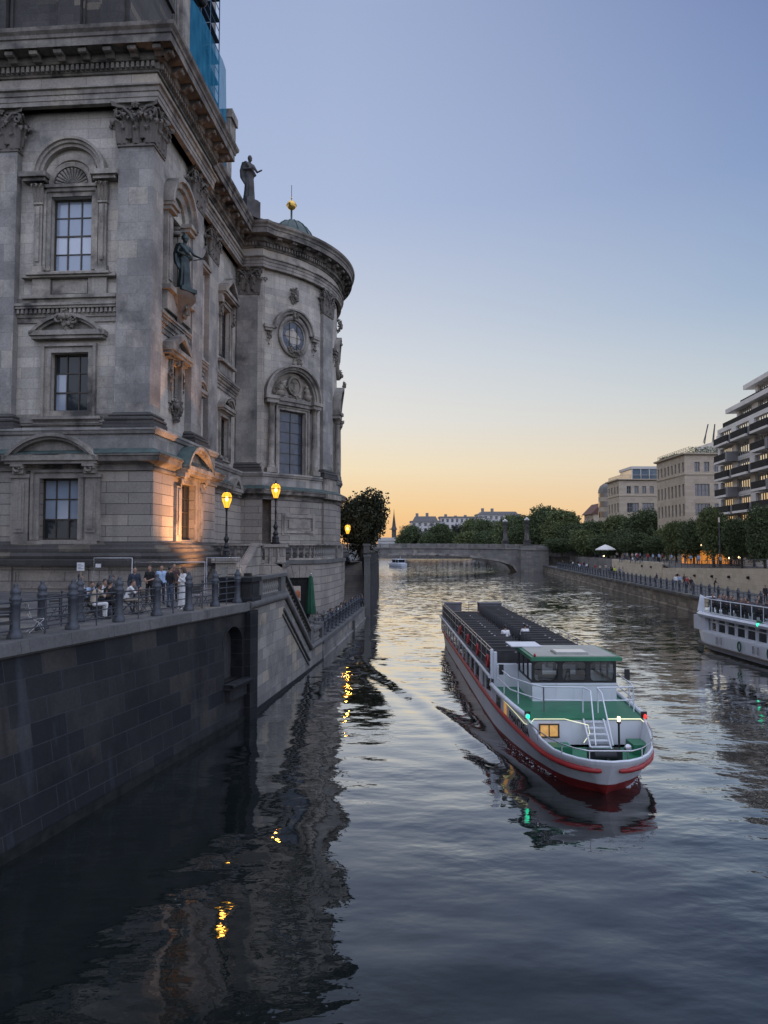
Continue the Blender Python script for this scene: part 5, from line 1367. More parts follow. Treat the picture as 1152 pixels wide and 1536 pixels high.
SIT = dict(pelvis=(0, .02, .56), neck=(0, .0, 1.06), head=(0, -.04, 1.19), sl=(-.17, 0, 1.01), sr=(.17, 0, 1.01), el=(-.24, -.06, .76), er=(.24, -.06, .76), wl=(-.14, -.28, .74), wr=(.14, -.28, .74), hl=(-.1, 0, .54), hr=(.1, 0, .54), kl=(-.12, -.42, .53), kr=(.12, -.42, .53), al=(-.12, -.40, .1), ar=(.12, -.44, .1), tl=(-.13, -.56, .04), tr=(.13, -.6, .04))
POSE = {}
def pose(n, j, extra=(), **k): POSE[n] = (body_mesh('body_' + n, j, extra, **k), Vector(j['head']), Vector(j.get('face', (0, -1, 0))))
pose('stand', J())
pose('tee', J(short=True, el=(-.25, -.02, 1.14), wl=(-.05, -.22, 1.02), er=(.25, -.02, 1.14), wr=(.06, -.24, 1.06), kl=(-.13, -.03, .5), al=(-.16, .02, .1), tl=(-.2, -.13, .04)))
pose('talk', J(el=(-.25, -.05, 1.16), wl=(-.16, -.27, 1.3), wr=(.2, -.16, .95), face=(.35, -1, -.1)))
pose('walk', J(kl=(-.1, -.2, .52), al=(-.1, -.22, .11), tl=(-.11, -.38, .06), kr=(.1, .08, .5), ar=(.1, .3, .14), tr=(.1, .16, .04), wl=(-.22, .14, .93), wr=(.22, -.2, .95)))
pose('lean', J(neck=(0, -.14, 1.40), head=(0, -.2, 1.52), sl=(-.17, -.13, 1.35), sr=(.17, -.13, 1.35), el=(-.24, -.24, 1.1), er=(.24, -.24, 1.1), wl=(-.1, -.42, 1.04), wr=(.1, -.42, 1.04)))
pose('sit', dict(SIT))
pose('sitlean', dict(SIT, neck=(0, -.14, 1.02), head=(0, -.21, 1.13), sl=(-.17, -.13, .98), sr=(.17, -.13, .98), el=(-.22, -.3, .78), er=(.22, -.3, .78), wl=(-.07, -.42, .88), wr=(.05, -.48, .80), short=True))
pose('sittalk', dict(SIT, wl=(-.2, -.2, 1.02), el=(-.27, -.06, .82), face=(.6, -.8, 0)))
pose('dress', J(el=(-.22, -.1, 1.14), wl=(.04, -.2, 1.1), er=(.22, -.06, 1.14), wr=(.1, -.2, 1.3), face=(-.9, -.5, 0)), [('cone', [(.12, .24, .22, 0, .02), (.3, .22, .2, 0, .02), (.6, .19, .17, 0, .01), (.95, .165, .14, 0, 0), (1.05, .15, .12, 0, 0)], 1, .06, 2.2)])
for nm, (me, hd, f) in list(POSE.items()):
    b = MB(); f = f.normalized(); up = Vector((0, 0, 1)); sd = f.cross(up)
    rows = []
    long_ = nm in ('dress',)
    for i in range(7):
        th = (i / 6) * 1.5; row = []
        for k in range(15):
            a = pi * .5 + (k / 14 - .5) * pi * 2
            lim = th
            back = (1 - cos(a - pi * .5)) / 2
            th2 = (i / 6) * (1.0 + 1.05 * back)
            d = sd * (sin(th2) * -sin(a - pi * .5)) + f * (sin(th2) * cos(a - pi * .5)) + up * cos(th2)
            rr_ = 1.0
            row.append(tuple(hd + Vector((0, 0, .035)) - f * .008 + Vector((d.x * .092, d.y * .104, d.z * .122))))
        rows.append(row)
    b.grid(rows, False, True)
    if long_: b.tube([hd - f * .06 + up * .06, hd - f * .1 - up * .08, hd - f * .1 - up * .24], [.07, .075, .03], 8)
    o = b.build('hair', M['hair']); POSE[nm] = (me, o.data); bpy.data.objects.remove(o)
def person(ps, loc, rz, label, top, bot, hair='hair', skin='skin', shoe='shoe', group=None, s=1.0):
    me, hm = POSE[ps]
    o = bpy.data.objects.new('person', me); COL.objects.link(o); o.location = loc; o.rotation_euler = (0, 0, rz); o.scale = (s,) * 3
    for i, m in enumerate((skin, top, bot, shoe)): o.material_slots[i].link = 'OBJECT'; o.material_slots[i].material = M[m]
    tag(o, label, 'person', group)
    h = inst('hair', hm, o); h.material_slots[0].link = 'OBJECT'; h.material_slots[0].material = M[hair]
    return o
def at(px, Y, z): return ((px - 576) / 1070 * Y, Y, z)
ZF = 5.0; GT = 'guests of the quayside cafe'
person('stand', at(203, 28.2, ZF), .6, 'man standing in dark jacket and pale trousers at the left end of the standing group', 'navy_cloth', 'grey_cloth', group=GT)
person('tee', at(226, 30.6, ZF), -.2, 'man in black tee standing with hands folded, facing the river', 'black_cloth', 'black_cloth', group=GT, skin='skin')
person('stand', at(243, 31.0, ZF), .5, 'man in light blue shirt standing behind the woman in white', 'lightblue_cloth', 'navy_cloth', group=GT)
person('tee', at(256, 29.3, ZF), 2.6, 'man in black standing with his back to the river beside the woman in white', 'black_cloth', 'denim', group=GT)
person('talk', at(262, 32.5, ZF), .3, 'tall man in brown shirt at the back of the standing group', 'brown_cloth', 'black_cloth', group=GT, s=1.02)
person('dress', at(276, 28.6, ZF), -.9, 'woman in a long white dress standing by the railing', 'white_cloth', 'white_cloth', group=GT, hair='hair2', s=.99)
person('sit', at(121, 28.5, ZF + .02), 2.5, 'seated guest in black and white striped top next to the sign', 'striped_cloth', 'black_cloth', group=GT, s=1.06)
person('sitlean', at(137, 27.6, ZF), .8, 'dark haired boy in pale blue shirt seated at the table', 'lightblue_cloth', 'navy_cloth', group=GT, s=.92)
person('sitlean', at(153, 27.4, ZF), 1.2, 'seated guest in white shirt resting the head on one hand', 'white_cloth', 'denim', group=GT)
person('sittalk', at(171, 28.4, ZF), -.5, 'seated man in dark olive top turned sideways', 'olive_cloth', 'black_cloth', group=GT, s=1.03)
person('sitlean', at(142, 24.6, ZF), 2.4, 'seated guest in beige top and white trousers nearest the railing, back turned', 'beige_cloth', 'white_cloth', group=GT, skin='skin2')
person('sit', at(166, 25.2, ZF), 2.9, 'seated guest in a black hooded top with back to the river', 'black_cloth', 'black_cloth', group=GT)
person('sitlean', at(192, 26.8, ZF), 1.9, 'seated guest in white top in front of the dark jacketed man', 'white_cloth', 'beige_cloth', group=GT)
person('sitlean', at(506, 61.0, 1.24), 2.0, 'lone guest in white shirt seated on the lower terrace', 'white_cloth', 'navy_cloth', group='guests on the lower terrace')
person('sit', at(528, 71.0, 1.24), .5, 'dark dressed guest seated at the foot of the far stair', 'black_cloth', 'black_cloth', group='guests on the lower terrace')
person('sit', at(543, 73.5, 1.24), .2, 'dark dressed guest seated beside the far stair wall', 'navy_cloth', 'black_cloth', group='guests on the lower terrace')
for k_, (px_, Y_, rz_, tc_, lb_) in enumerate(((497, 57.5, 1.0, 'navy_cloth', 'guest in navy seated at the first table of the lower terrace'), (512, 63.5, 2.4, 'beige_cloth', 'guest in beige seated beyond the lone white shirted guest'), (517, 66.5, .4, 'black_cloth', 'guest in black seated midway along the lower terrace'), (534, 72.2, 1.6, 'brown_cloth', 'guest in brown seated near the foot of the far stair'))):
    person('sit', at(px_, Y_, 1.24), rz_, lb_, tc_, 'black_cloth', group='guests on the lower terrace')
# right bank walkers
GP = 'walkers on the right bank promenade'
def prom(px, off_=2.6):
    k = (px - 576) / 1070
    for i in range(4000):
        y = 30 + i * .05
        if (lerpx(RQ, y) + off_) / y < k: return (lerpx(RQ, y) + off_, y, 2.05)
for px, of, ps, rz, tp, bt, lb in ((1012, 2.4, 'walk', 0, 'white_cloth', 'denim', 'promenade walker in white shirt and jeans left of the group'), (1018, 3.0, 'walk', .1, 'lightblue_cloth', 'navy_cloth', 'promenade walker in pale blue top beside the one in white'), (1025, 4.2, 'stand', .3, 'brown_cloth', 'black_cloth', 'promenade stroller in brown top near the sandstone wall'), (1029, 2.2, 'walk', 0, 'red_cloth', 'black_cloth', 'promenade walker in dark red top in the middle of the group'), (1035, 2.0, 'walk', .2, 'black_cloth', 'brown_cloth', 'promenade walker in black at the right of the group'), (1070, 4.4, 'lean', 1.2, 'black_cloth', 'navy_cloth', 'lone dark figure leaning at the sandstone wall'), (984, 4.8, 'sit', -1.4, 'navy_cloth', 'black_cloth', 'person in navy sitting against the end of the wall'), (921, 3.0, 'walk', 3.0, 'hi_vis', 'black_cloth', 'far promenade walker in a yellow green vest'), (928, 3.4, 'walk', 0, 'grey_cloth', 'black_cloth', 'far promenade walker in grey next to the yellow vest'), (917, 2.0, 'stand', 0, 'black_cloth', 'denim', 'far promenade figure in black at the railing'), (868, 2.4, 'walk', 0, 'white_cloth', 'denim', 'distant promenade walker in white near the bend'), (892, 3.5, 'walk', 3, 'red_cloth', 'denim', 'distant promenade walker in red'), (1146, 3.0, 'stand', 0, 'black_cloth', 'black_cloth', 'dark promenade figure at the right edge above the moored boat')):
    person(ps, prom(px, of), rz, lb, M and tp, bt, group=GP)
GC = 'crowd under the trees of the right bank'
CN = {'black_cloth': 'black', 'navy_cloth': 'navy', 'white_cloth': 'white', 'brown_cloth': 'brown', 'grey_cloth': 'grey', 'lightblue_cloth': 'pale blue', 'red_cloth': 'dark red', 'beige_cloth': 'beige', 'denim': 'denim'}
tops = ['black_cloth', 'navy_cloth', 'white_cloth', 'brown_cloth', 'grey_cloth', 'lightblue_cloth', 'red_cloth', 'beige_cloth']
rr = random.Random(5)
for i in range(44):
    y = 96 + 105 * (i / 44) + rr.uniform(-1, 1); x = lerpx(UWL, y) + rr.uniform(1.0, 6.5)
    tc_, bc_ = rr.choice(tops), rr.choice(['black_cloth', 'denim', 'grey_cloth']); person(rr.choice(['stand', 'walk', 'talk', 'tee']), (x, y, 4.58), rr.uniform(0, 6.28), f'small figure in {CN[tc_]} top and {CN[bc_]} trousers among the crowd under the bank trees', tc_, bc_, group=GC)
for i in range(16):
    y = 128 + 84 * (i / 16) + rr.uniform(-1.5, 1.5); person(rr.choice(['stand', 'walk', 'walk', 'talk']), (lerpx(RQ, y) + rr.uniform(1.2, 6.5), y, 2.05), rr.choice([0, pi]) + rr.uniform(-.4, .4), f'small distant stroller in {CN[tc_ := rr.choice(tops)]} top on the promenade towards the bridge', tc_, rr.choice(['black_cloth', 'denim', 'grey_cloth']), group='distant strollers near the bridge')
for i, y in enumerate((133, 136.5, 140, 147, 149)): person('sit', (lerpx(UWL, y) - .25, y, 4.33), -pi / 2, f'figure in {CN[tops[i]]} top sitting on the sandstone wall with legs hanging over', tops[i], 'denim', group='people sitting on the wall edge')

# statues
def statue(name, label, cat, j, extra, mat, loc, rz, s, post=None):
    me = body_mesh('figure', j, extra, voxel=.026, hands=True, smooth=3)
    t = thing(name, label, cat, loc, rz)
    o = inst('figure', me, t)
    for i in range(6): o.material_slots[i].link = 'OBJECT'; o.material_slots[i].material = M[mat]
    if post: post(t)
    t.scale = (s,) * 3; return t
robe = [('cone', [(.02, .22, .2, .02, .03), (.3, .19, .18, .02, .02), (.6, .17, .155, .015, .0), (.95, .16, .13, 0, .0), (1.1, .145, .115, 0, 0)], 1, .13, 2.5),
        ('tube', [(-.2, .08, 1.42), (-.24, .12, 1.1), (-.25, .1, .85), (-.18, .02, .6)], [.06, .085, .07, .03]), ('tube', [(-.2, -.02, 1.4), (.0, -.16, 1.12), (.2, -.1, .98)], [.06, .06, .06])]
def sword(t):
    b = MB(); b.tube([(.3, -.46, .98), (.46, -.62, 1.2), (.62, -.76, 1.42)], [.016, .016, .006], 5); b.tube([(.33, -.55, 1.06), (.41, -.5, 1.1)], .018, 5); b.tube([(.1, -.3, .9), (.28, -.44, .96)], .02, 5); b.build('sword', M['bronze'], t)
    b = MB(); b.lathe([(.11, 1.60), (.115, 1.68), (.08, 1.72), (.05, 1.78), (0, 1.82)], (0, -.02), 10); b.build('helmet', M['bronze'], t)
    b = MB(); b.box(-.3, .3, -.26, .3, -.10, .02); b.build('plinth', M['bronze'], t)
x, y, _ = d2w(.0, 4.75); statue('bronze_statue', 'dark bronze robed statue holding a sword in the arched niche', 'statue', J(er=(.27, -.12, 1.16), wr=(.3, -.42, 1.0), el=(-.26, .02, 1.14), wl=(-.1, -.24, .98), face=(.3, -1, 0)), robe, 'bronze', (x, y, 23.85), -AZ + 1.05, 2.05, sword)
def block(t):
    b = MB(); b.box(-.3, .3, -.28, .28, -.62, 0); b.box(-.25, .25, -.24, .24, -.0, .05); b.build('plinth', M['statue'], t)
x, y, _ = d2w(-.75, 22.9); statue('parapet_statue', 'weathered robed stone statue standing on the cathedral parapet against the sky', 'statue', J(er=(.27, -.1, 1.16), wr=(.2, -.36, 1.08), el=(-.26, .04, 1.13), wl=(-.12, -.2, 1.12), face=(.4, -1, -.05)), robe, 'statue', (x, y, 38.55), -AZ + .9, 2.5, block)

# furniture
M['steel'] = plain('bright_steel', (.5, .5, .52), .25, .9, .1); M['slat'] = plain('dark_slats', (.03, .028, .026), .6, 0, .2, 6); M['green_cloth'] = plain('dark_green_canvas', (.012, .075, .04), .8, 0, .25, 3); M['white_canvas'] = plain('white_canvas', (.62, .6, .56), .8, 0, .1, 2)
def chair_parts():
    b = MB()
    for k in range(5): b.box(-.2, .2, -.2 + k * .082, -.135 + k * .082, .44, .46)
    seat = b.build('seat', M['slat']); b = MB()
    for k in range(3): b.box(-.2, .2, .2 + k * .018, .215 + k * .018, .6 + k * .1, .66 + k * .1)
    back = b.build('backrest', M['slat']); legs = []
    for s in (-1, 1):
        b = MB(); b.tube([(s * .21, -.24, 0), (s * .21, -.1, .3), (s * .21, .17, .5), (s * .21, .26, .88)], .012, 5); legs.append(b.build('leg', M['iron']))
        b = MB(); b.tube([(s * .19, .26, 0), (s * .19, -.2, .44)], .012, 5); legs.append(b.build('leg', M['iron']))
    r = [(o.name.split('.')[0], o.data) for o in [seat, back] + legs]
    for o in [seat, back] + legs: bpy.data.objects.remove(o)
    return r
CH = chair_parts()
def chair(loc, rz, label, group, mat=None):
    t = thing('cafe_chair', label, 'chair', loc, rz, group)
    for n, me in CH:
        o = inst(n, me, t)
        if mat: o.material_slots[0].link = 'OBJECT'; o.material_slots[0].material = M[mat]
b = MB(); b.lathe([(.0, .72), (.36, .72), (.36, .745), (0, .745)], n=20); TT = b.build('tabletop', M['slat']); b = MB(); b.tube([(0, 0, 0), (0, 0, .72)], .03, 8); b.lathe([(.22, 0), (.22, .03), (.04, .05)], n=12); TL = b.build('pedestal', M['iron'])
TTm, TLm = TT.data, TL.data; bpy.data.objects.remove(TT); bpy.data.objects.remove(TL)
def table(loc, label, group):
    t = thing('cafe_table', label, 'table', loc, 0, group); inst('tabletop', TTm, t); inst('pedestal', TLm, t)
GCH = 'cafe chairs on the upper terrace'
x, y, z = at(57, 20.6, ZF); chair((x, y, z), 2.2, 'bright steel framed cafe chair standing alone behind the railing', GCH, 'steel')
for px, Y, rz, lb in ((6, 19.0, .6, 'dark cafe chair at the left edge of the photo'), (121, 28.6, 2.5, 'cafe chair under the striped guest'), (137, 27.7, .8, 'cafe chair under the boy in pale blue'), (153, 27.5, 1.2, 'cafe chair under the guest resting the head'), (171, 28.5, -.5, 'cafe chair under the olive topped man'), (142, 24.7, 2.4, 'cafe chair under the beige topped guest'), (166, 25.3, 2.9, 'cafe chair under the black hooded guest'), (192, 26.9, 1.9, 'cafe chair under the white topped guest'), (212, 26.6, 4.2, 'empty cafe chair in front of the man in black tee'), (222, 27.6, 2.0, 'empty cafe chair between table and man in black tee'), (294, 29.0, .3, 'first empty folding chair right of the woman in white'), (302, 29.8, .8, 'second empty folding chair right of the woman in white'), (90, 24.6, 1.0, 'empty cafe chair beside the inner railing')):
    chair(at(px, Y, ZF), rz, lb, GCH)
for px, Y, lb in ((150, 26.4, 'round cafe table among the seated guests'), (203, 27.0, 'round cafe table in front of the dark jacketed man'), (20, 20.2, 'round cafe table near the left edge'), (92, 25.8, 'round cafe table by the inner railing with nobody at it')): table(at(px, Y, ZF), lb, 'tables on the upper terrace')
rr = random.Random(12)
for i in range(16):
    Y = 53 + i * 1.35; x = None
    for (a, c) in zip(LQ, LQ[1:]):
        if a[1] <= Y <= c[1]: x = a[0] + (c[0] - a[0]) * (Y - a[1]) / (c[1] - a[1])
    if i % 2 == 0: table((x - 1.5 - .2 * (i % 3), Y, 1.23), 'small round table in the row along the lower terrace railing', 'tables on the lower terrace')
    for q in range(2): chair((x - .85 - q * 1.3, Y + rr.uniform(-.3, .3), 1.23), rr.choice([1.3, -1.5, .2, 3.0]) + rr.uniform(-.3, .3), 'pale metal chair in the rows along the lower terrace railing', 'chairs on the lower terrace', 'steel' if rr.random() < .75 else None)
# closed parasol, poster, sign, fence frames
x, y, z = at(466.5, 57.6, 1.23); t = thing('closed_parasol', 'closed dark green parasol in front of the barred doorway', 'parasol', (x, y, z))
b = MB(); rows = []
for r, zz in ((.05, 3.95), (.14, 3.8), (.21, 3.0), (.29, 1.9), (.36, 1.0), (.31, .9)): rows.append([(r * (1 + .28 * sin(k * pi * 8 / 12)) * cos(2 * pi * k / 24), r * (1 + .28 * sin(k * pi * 8 / 12)) * sin(2 * pi * k / 24), zz) for k in range(24)])
b.grid(rows, True, True); b.build('canopy', M['green_cloth'], t)
b = MB(); b.tube([(0, 0, 0), (0, 0, 4.1)], .035, 8); b.ell((0, 0, 4.08), .1, .1, .07); b.box(-.35, .35, -.35, .35, 0, .1); b.build('pole', M['steel'], t)
t = thing('poster_stand', 'orange and cream poster board hanging on the barred doorway', 'poster')
b = MB(lambda p: XD((p[0] - .02, p[1], p[2]))); b.box(.78, 1.45, -.25, -.2, 3.05, 4.25); b.build('board', plain('poster_paper', (.42, .36, .3), .7, 0, .1), t)
b = MB(lambda p: XD((p[0] - .02, p[1], p[2]))); b.poly([(.82, -.195, 3.25), (1.41, -.195, 3.25), (1.41, -.195, 3.8), (1.18, -.195, 3.92), (.98, -.195, 3.75), (.82, -.195, 3.85)]); b.build('print', plain('orange_print', (.4, .12, .05), .7, 0, .6, 3), t)
x, y, z = at(122.5, 26.2, ZF); t = thing('notice_sign', 'small white notice on a thin wooden post beside the striped guest', 'sign', (x, y, z), .1)
b = MB(); b.box(-.03, .03, -.02, .02, 0, 1.7); b.build('post', plain('pale_wood', (.22, .18, .13), .8), t)
b = MB(); b.box(-.13, .13, -.04, -.02, 1.62, 1.92); b.m = 1
for k in range(4): b.box(-.1, .02 + .08 * (k % 2), -.044, -.0405, 1.84 - k * .05, 1.855 - k * .05)
b.build('board', [M['white_cloth'], M['denim']], t)
b = MB()
for (p0, p1, Y0, Y1, z1, lb) in ((142, 199, 32.6, 32.9, 1.98, 'light mesh fence frame behind the seated guests'), (203, 308, 34.6, 34.8, 1.75, 'long low mesh fence frame behind the standing group'), (311, 360, 31.6, 33.5, 2.0, 'light mesh fence frame in front of the lamp pedestal')):
    a = at(p0, Y0, ZF); c = at(p1, Y1, ZF); t = thing('mesh_fence', lb, 'fence', (0, 0, 0), 0, 'temporary mesh fences')
    b = MB(); P0, P1 = Vector(a), Vector(c); up = Vector((0, 0, 1))
    b.tube([P0, P0 + up * z1, P1 + up * z1, P1], .02, 6); b.tube([P0 + up * .15, P1 + up * .15], .018, 6); b.build('frame', M['steel'], t)
    b = MB(); n = int((P1 - P0).length / .16)
    for k in range(1, n): q = P0.lerp(P1, k / n); b.tube([q + up * .15, q + up * z1], .0035, 3, False)
    for k in range(1, 8): b.tube([P0 + up * (z1 * k / 8), P1 + up * (z1 * k / 8)], .0035, 3, False)
    b.build('mesh_panel', M['iron'], t)
    if p0 == 142: b = MB(); q = P0.lerp(P1, .12); b.box(q.x - .12, q.x + .12, q.y - .05, q.y - .03, ZF + 1.55, ZF + 1.72); b.build('notice', M['white_cloth'], t)
# white open parasol, kiosk column, cafe tent, tall posts on the right bank
x, y, z = at(908, 168, 4.6); t = thing('open_parasol', 'large open white parasol on the right bank terrace', 'parasol', (x, y, z))
b = MB(); b.lathe([(2.45, 2.1), (2.4, 2.3), (1.2, 2.95), (.1, 3.4)], n=8, smooth=False); b.build('canopy', M['white_canvas'], t); b = MB(); b.tube([(0, 0, 0), (0, 0, 3.5)], .06, 6); b.build('pole', M['slat'], t)
x, y, z = at(822.5, 221, 6.6); t = thing('advertising_column', 'round blue and white advertising column at the right end of the bridge', 'column', (x, y, z))
b = MB(); b.lathe([(.75, -2), (.75, 3.4)], n=16); b.m = 1; b.lathe([(.77, .8), (.77, 1.9)], n=16); b.lathe([(.85, 3.4), (.85, 3.7), (.3, 4.0), (0, 4.1)], n=16); b.build('drum', [plain('blue_poster', (.12, .2, .32), .6, 0, .3, 2), M['white_cloth']], t)
t = thing('cafe_tent', 'orange glowing cafe tent under the bank trees', 'tent', at(1060, 122, 4.6), -.1)
M['tent'] = plain('lit_orange_canvas', (.6, .22, .05), .8, 0, .2, .6, emit=(1, .36, .06), es=.55)
b = MB(); b.box(-3.3, 3.3, -.1, 3, 0, 2.3); b.m = 1; b.flat([(-3.6, -.4), (3.6, -.4), (3.6, 3.2), (-3.6, 3.2)], 2.3, 2.5)
for k in range(5): b.box(-3.35 + k * 1.65, -3.25 + k * 1.65, -.18, -.1, 0, 2.3)
b.build('canvas', [M['tent'], M['slat']], t)
M['warm_lamp'] = plain('warm_lamp', (1, .8, .5), .5, 0, 0, emit=(1, .7, .35), es=7)
for px, Y, yy, lb in ((1108, 104, 836, 'small lit lamp ball on the terrace left of the right edge tree'), (1093, 112, 837, 'small lit lamp ball near the orange cafe tent'), (1052, 118, 818, 'small lamp hanging over the orange cafe tent'), (905, 170, 834, 'small lit lamp under the white parasol'), (1110, 112, 815, 'small lit lamp on the slim mast')):
    z = 7.5 + (820 - yy) * Y / 1070; t = thing('garden_lamp', lb, 'lamp', at(px, Y, 4.6)); b = MB(); b.tube([(0, 0, 0), (0, 0, z - 4.7)], .03, 5); b.build('post', M['iron'], t); b = MB(); b.ell((0, 0, z - 4.6), .16, .16, .16, 8, 6); b.build('globe', M['warm_lamp'], t)
for px, Y, yt, lb in ((1079, 100, 775, 'tall slim dark mast in front of the tan office'), (1106.5, 108, 803, 'shorter slim mast to the right of the tent')):
    z = 7.5 + (820 - yt) * Y / 1070; t = thing('lamp_mast', lb, 'street lamp', at(px, Y, 4.6)); b = MB(); b.tube([(0, 0, 0), (0, 0, z - 4.6)], [.11, .07], 8); b.build('mast', M['iron'], t); b = MB(); b.tube([(0, 0, z - 5.4), (0, 0, z - 4.7)], .13, 8); b.build('lamp_head', M['steel'], t)
# ------------------------------------------------------------------ boats
t = NT('white_boat_paint'); st_ = t.ramp(t.noise(t.coord('Object', (2.2, 2.2, .25)), 1.6, 5, .6), [(.55, (0, 0, 0)), (.78, (1, 1, 1))]); fn_ = t.ramp(t.noise(t.coord(), 1.2, 5), [(.3, (.52, .545, .585)), (.7, (.61, .63, .665))])
t.set(t.b, 'Base Color', t.mix(t.math('MULTIPLY', st_.outputs[0], .45), fn_.outputs[0], (.30, .285, .26))); t.b.inputs['Roughness'].default_value = .38; M['bwhite'] = t.mat; M['bred'] = plain('red_boat_paint', (.30, .022, .022), .4, 0, .2, 2); M['antifoul'] = plain('red_antifouling', (.17, .014, .014), .55, 0, .35, 2); M['bgreen'] = plain('green_deck_paint', (.012, .13, .062), .45, 0, .2, 1.5)
M['bgrey'] = plain('grey_deck', (.10, .10, .105), .7, 0, .2, 2); M['seatd'] = plain('dark_bench_slats', (.045, .043, .046), .5, 0, .3, 3); M['led'] = plain('led_strip', (1, 1, .7), .5, 0, 0, emit=(1, .95, .5), es=.75)
M['navg'] = plain('green_nav_light', (0, .4, .2), .3, 0, 0, emit=(.03, 1, .5), es=1.6); M['navr'] = plain('red_nav_light', (.5, 0, 0), .3, 0, 0, emit=(1, .06, .05), es=1.0); M['cabin'] = plain('lit_cabin_window', (.5, .3, .1), .3, 0, .5, 5, emit=(1, .5, .14), es=.35)
M['clearw'] = None
t = NT('clear_glass'); gl = t.n('BsdfGlossy', Roughness=.02); tr = t.n('BsdfTransparent', Color=(.8, .86, .84, 1)); fr = t.n('Fresnel', IOR=1.5); mx = t.n('MixShader'); t.set(mx, 0, fr.outputs[0]); t.nt.links.new(tr.outputs[0], mx.inputs[1]); t.nt.links.new(gl.outputs[0], mx.inputs[2]); t.nt.links.new(mx.outputs[0], t.nt.nodes['Material Output'].inputs[0]); M['clearw'] = t.mat
BO = (6.93, 21.35)
boat = thing('passenger_boat', 'white and green river passenger boat with red rubbing strake heading towards the viewer', 'boat', (*BO, 0))
def ip(tab, y):
    for (a, c) in zip(tab, tab[1:]):
        if y <= c[0]: f = max(0, (y - a[0]) / (c[0] - a[0])); return a[1] + (c[1] - a[1]) * f
    return tab[-1][1]
WD = [(0, .0), (.12, .58), (.35, .96), (.7, 1.28), (1.2, 1.56), (1.9, 1.80), (2.8, 1.96), (4, 2.1), (5.5, 2.22), (7.5, 2.34), (9.5, 2.4), (33.5, 2.4), (35.5, 2.28), (36.6, 1.9)]
WW = [(0, .0), (.3, .02), (.7, .35), (1.3, .75), (2.2, 1.2), (3.5, 1.6), (5.5, 2.0), (8, 2.25), (10, 2.34), (33, 2.34), (36.6, 1.7)]
TOPZ = [(0, 1.14), (1.2, 1.18), (2.2, 1.3), (3.0, 1.5), (3.5, 1.62), (9.0, 1.64), (9.1, 1.1), (37, 1.1)]
def hx(y, z):
    a, c = ip(WW, y), ip(WD, y); f = max(0, min(1, (z + .05) / 1.15)); f = f ** .75
    return a + (c - a) * f
HY = [0, .06, .12, .2, .35, .5, .7, .95, 1.2, 1.6, 2.0, 2.5, 3.0, 3.5, 4.2, 5, 6, 7, 8, 9.0, 9.05, 12, 16, 20, 25, 30, 33.5, 34.5, 35.5, 36.2, 36.6]
b = MB()
bx = lambda y: .2 * max(0, 1 - y / 3.4) ** 1.3     # the stem is turned slightly to port
BT = [(0, .34), (1.5, .32), (4, .2), (9, .07), (40, .06)]
def zrow(y):
    k = ip(BT, y); zt_ = ip(TOPZ, y)
    return [-.5, -.25, -.1, k * .4, k, k + .012, .55, .8, 1.0, max(1.0, zt_ * .5 + .5), max(1.0001, zt_)]
for s in (-1, 1):
    rows = []
    for y in HY:
        st = lambda z: .95 * max(0, (1.1 - z) / 1.5) * max(0, 1 - y / 1.5)     # raked stem
        rows.append([(s * hx(y, z) - bx(y), y + st(z), z) for z in zrow(y)])
    n0 = len(b.f); b.grid(rows, False, True)
    for i in range(n0, len(b.f)):
        if (i - n0) % 10 < 4: b.mi[i] = 1
zs0 = [-.45, 0, .3, .55, .8, 1.0]
r = [(hx(36.6, z), 36.6, z) for z in zs0 + [1.05, 1.1]]; b.poly([(x, y, z) for x, y, z in r] + [(-x, y, z) for x, y, z in r[::-1]])
hull = b.build('hull', [M['bwhite'], M['antifoul']], boat)
# bulwark inner skin and cap rail
b = MB()
for s in (-1, 1):
    ys2 = [y for y in HY if y <= 3.5]
    st2 = lambda z, y: .95 * max(0, (1.1 - z) / 1.5) * max(0, 1 - y / 1.5)
    b.grid([[(s * max(0, hx(y, .7) - .07) - bx(y), y + .14 + st2(.72, y), .72), (s * max(0, hx(y, ip(TOPZ, y)) - .07) - bx(y), y + .07, ip(TOPZ, y))] for y in ys2], False, True)
    b.tube([(s * (hx(y, 1.2) - .035) - bx(y), y + .03, ip(TOPZ, y)) for y in ys2], .045, 6)
b.build('bulwark', M['bwhite'], boat)
# rubbing strake: red fender tubes with a gap at the stem
for s in (-1, 1):
    b = MB(); yy = [.055, .08, .2, .4, .6, .95, 1.4, 2, 2.8, 3.6, 4.6, 6, 8, 12, 20, 30, 34, 36]
    p = [(s * (hx(y, .9) + .03) - bx(y), y + .02 + st2(.86, y), .84 + .16 * min(1, y / 8)) for y in yy]; b.tube(p, [.06, .09] + [.095] * (len(p) - 2), 8); b.build('rubbing_strake', M['bred'], boat)
